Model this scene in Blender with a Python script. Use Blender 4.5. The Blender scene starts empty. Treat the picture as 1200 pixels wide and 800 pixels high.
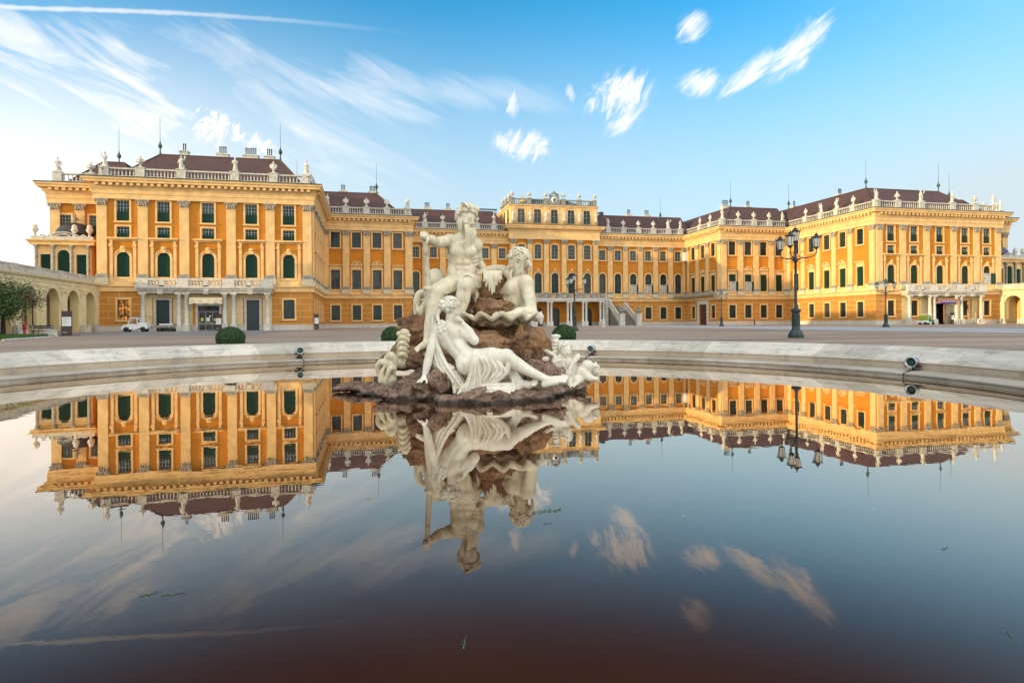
import bpy, bmesh, math, random
import numpy as np
from mathutils import Matrix, Vector
random.seed(7)
rng = np.random.default_rng(7)
PI = math.pi
R = math.radians
scene = bpy.context.scene
COL = scene.collection

# ------------------------------------------------------------------ camera, sky, sun, exposure
YAW = 0.2252          # the camera looks this far to the right of the facade normal
CAM_Z = 1.465          # above the water of the basin (water level is z = 0)
GZ = 0.57             # level of the courtyard
cam = bpy.data.cameras.new('camera')
cam.sensor_width = 36.0
cam.lens = 739.86 / 1200 * 36
cam.shift_y = -22.75 / 1200      # level camera with a dropped lens: verticals stay vertical
cam.clip_end = 3000
cam.clip_start = 0.05
camo = bpy.data.objects.new('camera', cam)
COL.objects.link(camo)
camo.matrix_world = Matrix.Translation((0, 0, CAM_Z)) @ Matrix.Rotation(-YAW, 4, 'Z') @ Matrix.Rotation(PI/2, 4, 'X') @ Matrix.Rotation(-0.0068, 4, 'Z')
scene.camera = camo

SUN_EL = R(7.5)
SUN_AZ = R(13)         # towards the viewer from due left
sun_dir = Vector((-math.cos(SUN_AZ)*math.cos(SUN_EL), -math.sin(SUN_AZ)*math.cos(SUN_EL), math.sin(SUN_EL)))

world = bpy.data.worlds.new('World')
scene.world = world
world.use_nodes = True

class NT:
    """small helper to wire node trees"""
    def __init__(s, nt):
        s.nt = nt; nt.nodes.clear()
    def n(s, typ, **kw):
        nd = s.nt.nodes.new(typ)
        for k, v in kw.items():
            if k == 'inp':
                for i, val in v.items(): s.set(nd.inputs[i], val)
            else: setattr(nd, k, v)
        return nd
    def set(s, sock, val):
        if isinstance(val, bpy.types.NodeSocket): s.nt.links.new(val, sock)
        elif isinstance(val, bpy.types.Node): s.nt.links.new(val.outputs[0], sock)
        else: sock.default_value = val
    def m(s, op, a, b=None, c=None, clamp=False):
        nd = s.nt.nodes.new('ShaderNodeMath'); nd.operation = op; nd.use_clamp = clamp
        s.set(nd.inputs[0], a)
        if b is not None: s.set(nd.inputs[1], b)
        if c is not None: s.set(nd.inputs[2], c)
        return nd.outputs[0]
    def mix(s, f, a, b, mode='MIX'):
        nd = s.nt.nodes.new('ShaderNodeMix'); nd.data_type = 'RGBA'; nd.blend_type = mode
        s.set(nd.inputs[0], f); s.set(nd.inputs[6], a); s.set(nd.inputs[7], b)
        return nd.outputs[2]
    def noise(s, vec, scale, detail=4, rough=0.55, dist=0.0, dim='3D'):
        nd = s.nt.nodes.new('ShaderNodeTexNoise'); nd.noise_dimensions = dim
        if vec is not None: s.set(nd.inputs['Vector'], vec)
        nd.inputs['Scale'].default_value = scale; nd.inputs['Detail'].default_value = detail
        nd.inputs['Roughness'].default_value = rough; nd.inputs['Distortion'].default_value = dist
        return nd.outputs[0]
    def ramp(s, f, stops):
        nd = s.nt.nodes.new('ShaderNodeValToRGB'); s.set(nd.inputs[0], f)
        e = nd.color_ramp.elements
        while len(e) < len(stops): e.new(0.5)
        for el, (p, c) in zip(e, stops):
            el.position = p; el.color = c if len(c) == 4 else (*c, 1)
        return nd.outputs[0]
    def rng(s, v, a, b, c=0.0, d=1.0, smooth=True):
        nd = s.nt.nodes.new('ShaderNodeMapRange'); nd.interpolation_type = 'SMOOTHSTEP' if smooth else 'LINEAR'
        s.set(nd.inputs[0], v)
        for i, x in enumerate((a, b, c, d)): s.set(nd.inputs[i+1], x)
        return nd.outputs[0]
    def mapping(s, vec, loc=(0,0,0), rot=(0,0,0), scale=(1,1,1)):
        nd = s.nt.nodes.new('ShaderNodeMapping'); s.set(nd.inputs[0], vec)
        nd.inputs[1].default_value = loc; nd.inputs[2].default_value = rot; nd.inputs[3].default_value = scale
        return nd.outputs[0]

SKY_STRENGTH = 0.15
def build_world():
    t = NT(world.node_tree)
    sky = t.n('ShaderNodeTexSky', sky_type='NISHITA', sun_disc=False)
    sky.sun_elevation = SUN_EL
    sky.sun_rotation = math.atan2(sun_dir.x, sun_dir.y)
    sky.altitude = 200; sky.air_density = 1.0; sky.dust_density = 0.6; sky.ozone_density = 2.2
    tc = t.n('ShaderNodeTexCoord')
    # direction turned so that +Y is a fixed compass bearing; u, v = tangent-plane coordinates of the sky in that bearing
    d = t.mapping(tc.outputs['Generated'], rot=(0, 0, YAW))
    sp = t.n('ShaderNodeSeparateXYZ', inp={0: d})
    yy = t.m('MAXIMUM', sp.outputs[1], 0.02)
    u = t.m('DIVIDE', sp.outputs[0], yy); v = t.m('DIVIDE', sp.outputs[2], yy)
    uv = t.n('ShaderNodeCombineXYZ', inp={0: u, 1: v, 2: 0.0}).outputs[0]
    front = t.rng(sp.outputs[1], 0.05, 0.2)
    def P(px, py): return ((px-600)/737.0, (377.5-py)/737.0)
    def wisps(ang, sx, sy, seed, scale, dist=0.6):
        m = t.mapping(uv, loc=(seed, seed*0.7, 0), rot=(0, 0, R(ang)), scale=(1, 1, 1))
        m2 = t.mapping(m, scale=(sx, sy, 1))
        return t.noise(m2, scale, 7, 0.62, dist)
    total = None
    def add(mask):
        nonlocal total
        total = mask if total is None else t.m('MAXIMUM', total, mask)
    def cloud(px, py, rx, ry, ang, ndetail, gain=1.0, thr=0.42, soft=0.3):
        cu, cv = P(px, py)
        m = t.mapping(uv, loc=(-cu, -cv, 0))
        m = t.mapping(m, rot=(0, 0, R(-ang)))
        m = t.mapping(m, scale=(737.0/rx, 737.0/ry, 1))
        ln = t.n('ShaderNodeVectorMath', operation='LENGTH'); t.set(ln.inputs[0], m)
        fall = t.rng(ln.outputs['Value'], 0.0, 1.0, 1.0, 0.0)
        e = t.m('ADD', t.m('MULTIPLY', fall, 0.55), t.m('MULTIPLY', t.m('SUBTRACT', ndetail, 0.5), 1.6))
        k = t.rng(e, thr-0.22, thr+soft)
        add(t.m('MULTIPLY', t.m('MULTIPLY', k, t.rng(fall, 0.0, 0.55)), gain))
    w1 = wisps(-42, 1.5, 5.5, 0.3, 7.0, 0.9)
    w2 = wisps(-62, 2.0, 5.0, 1.7, 7.5, 1.6)
    w3 = wisps(28, 1.0, 5.0, 3.1, 4.2, 0.7)
    cloud(728, 112, 62, 44, 25, w2, 1.0, 0.29, 0.42)
    cloud(738, 142, 48, 26, 35, w1, 0.9, 0.38, 0.5)
    cloud(614, 172, 56, 30, -8, w2, 1.0, 0.29, 0.42)
    cloud(824, 100, 46, 28, 15, w1, 1.0, 0.30, 0.42)
    cloud(935, 60, 92, 34, 40, w1, 1.0, 0.33, 0.45)
    cloud(880, 88, 80, 24, 38, w1, 0.8, 0.36)
    cloud(812, 30, 44, 30, 50, w1, 0.8, 0.36)
    cloud(602, 122, 14, 30, 0, w2, 0.6, 0.38)
    cloud(670, 110, 10, 26, 20, w2, 0.5, 0.40)
    cloud(255, 150, 60, 42, -30, w2, 1.0, 0.33)
    cloud(305, 170, 50, 26, -20, w2, 0.9, 0.36)
    cloud(120, 118, 100, 16, -62, w1, 0.5, 0.36)
    cloud(150, 110, 420, 130, -16, w3, 0.9, 0.30, 0.6)
    cloud(430, 112, 170, 76, -15, w3, 0.6, 0.36, 0.6)
    cloud(60, 80, 320, 120, -25, w3, 0.8, 0.26, 0.6)
    cloud(210, 120, 460, 170, -12, w3, 0.55, 0.10, 0.9)
    cloud(20, 230, 420, 140, 0, w3, 1.0, 0.10, 0.7)
    cloud(570, 112, 150, 40, -8, w3, 0.38, 0.36, 0.6)
    # vapour trail across the upper left
    cu, cv = P(0, 6)
    m = t.mapping(uv, loc=(-cu, -cv, 0))
    m = t.mapping(m, rot=(0, 0, R(2.2)))
    s2 = t.n('ShaderNodeSeparateXYZ', inp={0: m})
    bend = t.m('MULTIPLY', t.m('POWER', t.m('MAXIMUM', t.m('SUBTRACT', s2.outputs[0], 0.2), 0.0), 2.0), -0.10)
    off = t.m('ABSOLUTE', t.m('SUBTRACT', s2.outputs[1], bend))
    off = t.m('ADD', off, t.m('MULTIPLY', t.m('SUBTRACT', t.noise(uv, 40, 3), 0.5), 0.006))
    tr = t.m('MULTIPLY', t.rng(off, 0.0005, 0.007, 0.8, 0.0), t.rng(s2.outputs[0], 0.10, 0.72, 0.75, 0.0))
    add(tr)
    total = t.m('MULTIPLY', total, front)
    # wash of thin high haze to the left, and bright clouds added behind the viewer to fill the facades
    lf = t.m('MULTIPLY', t.rng(u, -0.90, -0.05, 1.0, 0.0), t.rng(v, 0.10, 0.62, 1.0, 0.0))
    hz = t.m('MULTIPLY', t.m('ADD', t.rng(v, 0.10, 0.54, 0.88, 0.0), t.rng(u, 0.25, 1.0, 0.0, 0.35), clamp=True), front)
    total = t.m('MAXIMUM', total, t.m('MULTIPLY', lf, front))
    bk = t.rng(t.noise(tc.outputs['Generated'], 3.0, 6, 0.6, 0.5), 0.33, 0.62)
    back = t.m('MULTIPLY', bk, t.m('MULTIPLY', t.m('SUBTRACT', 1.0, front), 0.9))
    hs = t.n('ShaderNodeHueSaturation', inp={'Hue': 0.487, 'Saturation': 1.12, 'Value': 1.0, 'Fac': 1.0, 'Color': sky.outputs[0]})
    skyc = t.mix(1.0, hs.outputs[0], (*SKY_TINT, 1), 'MULTIPLY')
    skyc = t.mix(hz, skyc, (*HAZE, 1))
    col = t.mix(total, skyc, (*CLOUD, 1))
    col = t.mix(back, col, (*BACK_FILL, 1))
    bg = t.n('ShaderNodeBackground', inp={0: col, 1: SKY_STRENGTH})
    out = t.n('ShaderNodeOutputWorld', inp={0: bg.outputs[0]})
SKY_TINT = (0.34, 1.08, 1.32)
CLOUD = (4.4, 4.15, 3.9)
HAZE = (2.35, 2.75, 2.98)
BACK_FILL = (10.5, 9.7, 8.6)  # bright cloud colour behind the viewer, added as fill light
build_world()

sun = bpy.data.lights.new('sun', 'SUN')
sun.energy = 2.8; sun.angle = R(0.5); sun.color = (1.0, 0.75, 0.37)
suno = bpy.data.objects.new('sun', sun)
COL.objects.link(suno)
suno.rotation_euler = sun_dir.to_track_quat('Z', 'Y').to_euler()

vs = scene.view_settings
vs.view_transform = 'Standard'
try: vs.look = 'None'
except Exception: pass
vs.exposure = 1.0; vs.gamma = 1.0; vs.use_curve_mapping = False
scene.render.engine = 'CYCLES'
scene.cycles.max_bounces = 6

# ------------------------------------------------------------------ helpers
def tag(o, label=None, cat=None, group=None, kind=None):
    if label: o['label'] = label
    if cat: o['category'] = cat
    if group: o['group'] = group
    if kind: o['kind'] = kind
    return o
def empty(name, loc=(0,0,0), rz=0.0, parent=None):
    o = bpy.data.objects.new(name, None); COL.objects.link(o)
    o.location = loc; o.rotation_euler = (0, 0, rz); o.empty_display_size = 0.3
    if parent: o.parent = parent
    return o
class MB:
    """mesh builder"""
    def __init__(s): s.v = []; s.f = []; s.m = []; s.uv = {}; s.sm = set()
    def vert(s, p): s.v.append(tuple(p)); return len(s.v)-1
    def face(s, pts, mi=0, uv=None, smooth=False):
        i0 = len(s.v); s.v.extend(tuple(p) for p in pts)
        s.f.append(tuple(range(i0, i0+len(pts)))); s.m.append(mi)
        if uv: s.uv[len(s.f)-1] = uv
        if smooth: s.sm.add(len(s.f)-1)
    def faces(s, V, F, mi=0, smooth=False):
        i0 = len(s.v); s.v.extend(tuple(map(float, p)) for p in V)
        for f in F:
            s.f.append(tuple(i0+i for i in f)); s.m.append(mi)
            if smooth: s.sm.add(len(s.f)-1)
    def box(s, x0, x1, y0, y1, z0, z1, mi=0):
        V = [(x0,y0,z0),(x1,y0,z0),(x1,y1,z0),(x0,y1,z0),(x0,y0,z1),(x1,y0,z1),(x1,y1,z1),(x0,y1,z1)]
        s.faces(V, [(0,3,2,1),(4,5,6,7),(0,1,5,4),(1,2,6,5),(2,3,7,6),(3,0,4,7)], mi)
    def taper(s, c, b, t, z0, z1, mi=0):
        cx, cy = c
        V = [(cx-b[0],cy-b[1],z0),(cx+b[0],cy-b[1],z0),(cx+b[0],cy+b[1],z0),(cx-b[0],cy+b[1],z0),
             (cx-t[0],cy-t[1],z1),(cx+t[0],cy-t[1],z1),(cx+t[0],cy+t[1],z1),(cx-t[0],cy+t[1],z1)]
        s.faces(V, [(0,3,2,1),(4,5,6,7),(0,1,5,4),(1,2,6,5),(2,3,7,6),(3,0,4,7)], mi)
    def lathe(s, prof, c=(0,0,0), n=12, mi=0, smooth=True, phase=0.0, sx=1.0, sy=1.0):
        V = []
        for r, z in prof:
            for k in range(n):
                a = 2*PI*k/n+phase
                V.append((c[0]+r*math.cos(a)*sx, c[1]+r*math.sin(a)*sy, c[2]+z))
        F = []
        for i in range(len(prof)-1):
            for k in range(n):
                k2 = (k+1) % n
                F.append((i*n+k, i*n+k2, (i+1)*n+k2, (i+1)*n+k))
        s.faces(V, F, mi, smooth)
        if prof[-1][0] > 1e-4: s.faces([V[(len(prof)-1)*n+k] for k in range(n)], [tuple(range(n))], mi)
        if prof[0][0] > 1e-4: s.faces([V[k] for k in range(n)], [tuple(range(n))[::-1]], mi)
    def tube(s, pts, rad, n=8, mi=0, smooth=True, cap=True):
        pts = [Vector(p) for p in pts]
        if not hasattr(rad, '__len__'): rad = [rad]*len(pts)
        V = []; up = None
        for i, p in enumerate(pts):
            t = (pts[min(i+1, len(pts)-1)]-pts[max(i-1, 0)]).normalized()
            if up is None:
                up = Vector((0,0,1)) if abs(t.z) < 0.9 else Vector((1,0,0))
            a = t.cross(up)
            if a.length < 1e-5: a = t.cross(Vector((1,0,0)))
            a.normalize(); b = a.cross(t); up = b
            for k in range(n):
                an = 2*PI*k/n
                V.append(p + (a*math.cos(an)+b*math.sin(an))*rad[i])
        F = []
        for i in range(len(pts)-1):
            for k in range(n):
                k2 = (k+1) % n
                F.append((i*n+k2, i*n+k, (i+1)*n+k, (i+1)*n+k2))
        s.faces(V, F, mi, smooth)
        if cap:
            s.faces([V[k] for k in range(n)], [tuple(range(n))], mi)
            s.faces([V[(len(pts)-1)*n+k] for k in range(n)], [tuple(range(n))[::-1]], mi)
    def ell(s, c, r, nu=12, nv=8, mi=0, M=None):
        V = []; F = []
        for j in range(nv+1):
            th = PI*j/nv
            for i in range(nu):
                ph = 2*PI*i/nu
                p = Vector((r[0]*math.sin(th)*math.cos(ph), r[1]*math.sin(th)*math.sin(ph), r[2]*math.cos(th)))
                if M: p = M @ p
                V.append((c[0]+p.x, c[1]+p.y, c[2]+p.z))
        for j in range(nv):
            for i in range(nu):
                i2 = (i+1) % nu
                F.append((j*nu+i, (j+1)*nu+i, (j+1)*nu+i2, j*nu+i2))
        s.faces(V, F, mi, True)
    def mesh(s, name, mats):
        me = bpy.data.meshes.new(name)
        me.from_pydata(s.v, [], s.f)
        for m in (mats if isinstance(mats, (list, tuple)) else [mats]): me.materials.append(m)
        me.polygons.foreach_set('material_index', s.m)
        me.polygons.foreach_set('use_smooth', [i in s.sm for i in range(len(s.f))])
        if s.uv:
            ul = me.uv_layers.new(name='uv')
            for fi, uvs in s.uv.items():
                p = me.polygons[fi]
                for k, li in enumerate(p.loop_indices): ul.data[li].uv = uvs[k]
        me.validate()
        return me
    def build(s, name, mats, parent=None, loc=(0,0,0), rz=0.0):
        return place(name, s.mesh(name, mats), parent, loc, rz)
def place(name, me, parent=None, loc=(0,0,0), rz=0.0):
    o = bpy.data.objects.new(name, me); COL.objects.link(o)
    o.location = loc; o.rotation_euler = (0, 0, rz)
    if parent: o.parent = parent
    return o
def kids(o): return [c for c in COL.objects if c.parent == o]
def copy_tree(o, parent=None):
    ch = list(o.children)
    c = o.copy(); COL.objects.link(c)
    if parent: c.parent = parent
    for k in ch: copy_tree(k, c)
    return c

# ------------------------------------------------------------------ materials
def mat(name, col, rough=0.7, var=0.12, scale=3.0, bump=0.0, bscale=30.0, metal=0.0, spec=0.5, col2=None, detail=5):
    m = bpy.data.materials.new(name); m.use_nodes = True
    t = NT(m.node_tree)
    tc = t.n('ShaderNodeTexCoord')
    n1 = t.noise(tc.outputs['Object'], scale, detail, 0.6)
    c2 = col2 if col2 else tuple(c*(1-2*var) for c in col)
    c1 = tuple(min(1, c*(1+var*0.5)) for c in col)
    c = t.mix(t.rng(n1, 0.3, 0.7), (*c2, 1), (*c1, 1))
    b = t.n('ShaderNodeBsdfPrincipled', inp={'Base Color': c, 'Roughness': rough, 'Metallic': metal})
    if 'Specular IOR Level' in b.inputs: b.inputs['Specular IOR Level'].default_value = spec
    if bump:
        bp = t.n('ShaderNodeBump', inp={'Strength': bump, 'Distance': 0.02, 'Height': t.noise(tc.outputs['Object'], bscale, 5, 0.6)})
        t.set(b.inputs['Normal'], bp.outputs[0])
    t.n('ShaderNodeOutputMaterial', inp={0: b.outputs[0]})
    return m
def uvmat(name, col, colj=None, bw=0, bh=0, mortar=0.03, rough=0.8, var=0.1, streak=0.25, bump=0.15):
    """painted render on walls: UV is metres along / up; optional raised joint pattern; weather streaks"""
    m = bpy.data.materials.new(name); m.use_nodes = True
    t = NT(m.node_tree)
    uvn = t.n('ShaderNodeUVMap', uv_map='uv').outputs[0]
    big = t.noise(uvn, 0.35, 5, 0.6)
    st = t.noise(t.mapping(uvn, scale=(2.2, 0.18, 1)), 1.0, 5, 0.65)
    fine = t.noise(uvn, 9.0, 4, 0.6)
    f = t.m('ADD', t.m('MULTIPLY', big, 0.5), t.m('ADD', t.m('MULTIPLY', st, streak*1.2), t.m('MULTIPLY', fine, 0.25)))
    dk = tuple(c*(1-2.2*var) for c in col); lt = tuple(min(1, c*(1+var)) for c in col)
    c = t.mix(t.rng(f, 0.3, 0.75), (*dk, 1), (*lt, 1))
    h = fine
    if colj:
        br = t.n('ShaderNodeTexBrick', inp={'Vector': uvn, 'Color1': (1,1,1,1), 'Color2': (0.9,0.9,0.9,1), 'Mortar': (0,0,0,1), 'Scale': 1.0,
                 'Mortar Size': mortar, 'Mortar Smooth': 0.0, 'Bias': 0.0, 'Brick Width': bw, 'Row Height': bh})
        tone = t.mix(1.0, c, br.outputs[0], 'MULTIPLY')
        c = t.mix(br.outputs['Fac'], tone, (*colj, 1))
    b = t.n('ShaderNodeBsdfPrincipled', inp={'Base Color': c, 'Roughness': rough, 'Specular IOR Level': 0.15})
    bp = t.n('ShaderNodeBump', inp={'Strength': bump, 'Distance': 0.02, 'Height': h})
    t.set(b.inputs['Normal'], bp.outputs[0])
    t.n('ShaderNodeOutputMaterial', inp={0: b.outputs[0]})
    return m
OCHRE = (0.50, 0.188, 0.022)
CREAM = (0.74, 0.48, 0.215)
M = {}
M['ochre'] = uvmat('ochre_render', OCHRE, (0.42, 0.165, 0.03), 60, 0.62, 0.02, var=0.11, streak=0.45)
M['rustic'] = uvmat('rusticated_render', (0.47, 0.205, 0.045), (0.60, 0.345, 0.12), 2.6, 0.88, 0.045, var=0.11, streak=0.45)
M['creamw'] = uvmat('cream_render', CREAM, var=0.09, streak=0.45)
M['porchw'] = uvmat('porch_render', (0.66, 0.50, 0.24), var=0.05)
M['plinth'] = uvmat('plinth_stone', (0.50, 0.47, 0.41), (0.36, 0.34, 0.30), 1.7, 0.8, 0.015, var=0.12, streak=0.5)
M['cream'] = mat('cream_trim', CREAM, 0.75, 0.10, 0.9, 0.1, 25, detail=7, spec=0.15)
M['capital'] = mat('weathered_capital', (0.42, 0.36, 0.28), 0.85, 0.28, 4.0, 0.4, 14)
M['stone'] = mat('pale_stone', (0.53, 0.495, 0.43), 0.8, 0.16, 2.5, 0.3, 18)
M['stonew'] = mat('white_stone', (0.60, 0.565, 0.50), 0.75, 0.14, 3.0, 0.25, 18)
M['greystone'] = mat('grey_stone', (0.30, 0.28, 0.25), 0.85, 0.25, 3.0, 0.3, 18)
M['lead'] = mat('lead_flashing', (0.018, 0.028, 0.026), 0.5, 0.2, 3)
M['dark'] = mat('dark_frame', (0.012, 0.02, 0.022), 0.4, 0.1, 3)
M['bar'] = mat('window_bar', (0.035, 0.055, 0.055), 0.5, 0.1, 3)
M['barw'] = mat('pale_window_bar', (0.34, 0.40, 0.38), 0.5, 0.1, 3)
M['green'] = mat('green_shutter', (0.006, 0.046, 0.028), 0.5, 0.2, 6, spec=0.2)
M['greend'] = mat('dark_green_door', (0.010, 0.030, 0.038), 0.35, 0.2, 6)
M['brown'] = mat('brown_door', (0.10, 0.032, 0.02), 0.45, 0.3, 4)
M['iron'] = mat('painted_iron', (0.018, 0.036, 0.036), 0.42, 0.2, 6, 0.2, 40)
M['black'] = mat('black_paint', (0.015, 0.013, 0.013), 0.5, 0.2, 6)
M['gold'] = mat('gilt', (0.75, 0.42, 0.08), 0.3, 0.1, 5, metal=1.0)
M['canvas'] = mat('canvas', (0.72, 0.60, 0.40), 0.9, 0.06, 3)
M['white'] = mat('white_paint', (0.72, 0.74, 0.76), 0.3, 0.04, 3)
M['paper'] = mat('paper_white', (0.75, 0.77, 0.78), 0.6, 0.04, 3)
M['copper'] = mat('green_copper', (0.06, 0.20, 0.16), 0.6, 0.2, 4)
def glassmat(name, base, rough=0.08):
    m = bpy.data.materials.new(name); m.use_nodes = True
    t = NT(m.node_tree)
    tc = t.n('ShaderNodeTexCoord'); oi = t.n('ShaderNodeObjectInfo')
    v = t.n('ShaderNodeVectorMath', operation='ADD'); t.set(v.inputs[0], tc.outputs['Object']); t.set(v.inputs[1], oi.outputs['Location'])
    nz = t.noise(v.outputs[0], 0.9, 3)
    c = t.mix(t.rng(nz, 0.35, 0.65), (*[x*0.5 for x in base], 1), (*[x*1.5 for x in base], 1))
    c = t.mix(t.m('MULTIPLY', t.m('POWER', oi.outputs['Random'], 4.0), 0.35), c, (0.20, 0.19, 0.16, 1))
    b = t.n('ShaderNodeBsdfPrincipled', inp={'Base Color': c, 'Roughness': rough, 'Specular IOR Level': 0.22})
    bp = t.n('ShaderNodeBump', inp={'Strength': 0.08, 'Distance': 0.02, 'Height': t.noise(v.outputs[0], 1.3, 2)})
    t.set(b.inputs['Normal'], bp.outputs[0])
    t.n('ShaderNodeOutputMaterial', inp={0: b.outputs[0]})
    return m
M['glass'] = glassmat('window_glass', (0.008, 0.026, 0.030))
M['blind'] = glassmat('curtained_glass', (0.045, 0.055, 0.058), 0.25)
M['glow'] = None
def glowmat():
    m = bpy.data.materials.new('lit_room_glass'); m.use_nodes = True
    t = NT(m.node_tree); tc = t.n('ShaderNodeTexCoord')
    nz = t.noise(tc.outputs['Object'], 2.2, 3)
    c = t.mix(t.rng(nz, 0.4, 0.6), (0.06, 0.02, 0.005, 1), (0.85, 0.30, 0.04, 1))
    b = t.n('ShaderNodeBsdfPrincipled', inp={'Base Color': (0.03, 0.02, 0.01, 1), 'Roughness': 0.15, 'Emission Color': c, 'Emission Strength': 0.55})
    t.n('ShaderNodeOutputMaterial', inp={0: b.outputs[0]})
    return m
M['glow'] = glowmat()
def roofmat():
    m = bpy.data.materials.new('roof_tiles'); m.use_nodes = True
    t = NT(m.node_tree); tc = t.n('ShaderNodeTexCoord')
    o = tc.outputs['Object']
    w = t.n('ShaderNodeTexWave', inp={'Vector': o, 'Scale': 4.2, 'Distortion': 0.6, 'Detail': 2.0}); w.bands_direction = 'Z'
    n1 = t.noise(o, 0.5, 5, 0.65); n2 = t.noise(o, 5.0, 3)
    f = t.m('ADD', t.m('MULTIPLY', n1, 0.6), t.m('MULTIPLY', n2, 0.4))
    c = t.mix(t.rng(f, 0.32, 0.68), (0.050, 0.023, 0.023, 1), (0.088, 0.041, 0.038, 1))
    c = t.mix(t.m('MULTIPLY', w.outputs[1], 0.3), c, (0.05, 0.025, 0.026, 1))
    b = t.n('ShaderNodeBsdfPrincipled', inp={'Base Color': c, 'Roughness': 0.8})
    bp = t.n('ShaderNodeBump', inp={'Strength': 0.4, 'Distance': 0.04, 'Height': w.outputs[1]})
    t.set(b.inputs['Normal'], bp.outputs[0])
    t.n('ShaderNodeOutputMaterial', inp={0: b.outputs[0]})
    return m
M['roof'] = roofmat()
# ------------------------------------------------------------------ palace
AX = 38.249                      # symmetry axis of the palace
PA, PB, PC, PD = 90.24, 113.25, 127.78, 126.52   # facade planes
HA, HB, HD, HO = 45.51, 30.53, 9.452, 71.84      # half widths
SB = 94.9                        # plane of the set-back end bays
HE = 79.0
palace = tag(empty('palace', (AX, PC, GZ)), 'long ochre baroque palace with cream pilasters behind the fountain', 'palace')
def pl(o):
    """parent to the palace keeping world placement"""
    o.parent = palace; o.matrix_parent_inverse = Matrix.Translation((-AX, -PC, -GZ)); return o

def arc_pts(w, h, n=12, seg=1.0):
    """opening outline, bottom-left up and over to bottom-right; seg=1 half round, smaller = segmental"""
    r = w/2; rise = r*seg
    pts = [(-r, 0), (-r, h-rise)]
    for k in range(1, n):
        a = PI - PI*k/n
        pts.append((r*math.cos(a), h-rise+rise*math.sin(a)))
    pts += [(r, h-rise), (r, 0)]
    return pts
def rect_pts(w, h): return [(-w/2, 0), (-w/2, h), (w/2, h), (w/2, 0)]
def ring(mb, inner, outer, proud, mi=0, back=0.0, closed=True):
    n = len(inner)
    rngk = range(n) if closed else range(n-1)
    for k in rngk:
        a, b = inner[k], inner[(k+1) % n]; c, d = outer[(k+1) % n], outer[k]
        mb.face([(a[0],-proud,a[1]), (d[0],-proud,d[1]), (c[0],-proud,c[1]), (b[0],-proud,b[1])], mi)
        mb.face([(d[0],-proud,d[1]), (d[0],back,d[1]), (c[0],back,c[1]), (c[0],-proud,c[1])], mi)
        mb.face([(a[0],back,a[1]), (a[0],-proud,a[1]), (b[0],-proud,b[1]), (b[0],back,b[1])], mi)
    if not closed:
        for a, d in ((inner[0], outer[0]), (inner[-1], outer[-1])):
            mb.face([(a[0],-proud,a[1]), (a[0],back,a[1]), (d[0],back,d[1]), (d[0],-proud,d[1])], mi)
def grow(pts, t, tb=None):
    """outline grown by t (sill side grown by tb)"""
    zs = [p[1] for p in pts]; h = max(zs); tb = t if tb is None else tb
    out = []
    n = len(pts)
    for i, p in enumerate(pts):
        if i == 0 or i == n-1: out.append((p[0]+math.copysign(t, p[0]), -tb))
        elif n == 4: out.append((p[0]+math.copysign(t, p[0]), p[1]+t))
        else:
            rr = max(abs(pts[0][0]), 1e-4); z0 = pts[1][1]
            if i == 1 or i == n-2: out.append((p[0]+math.copysign(t, p[0]), p[1]))
            else:
                out.append((p[0]*(rr+t)/rr, p[1] + t*max(0.0, (p[1]-z0))/max(1e-4, h-z0)))
    return out
WT = {}
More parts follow.
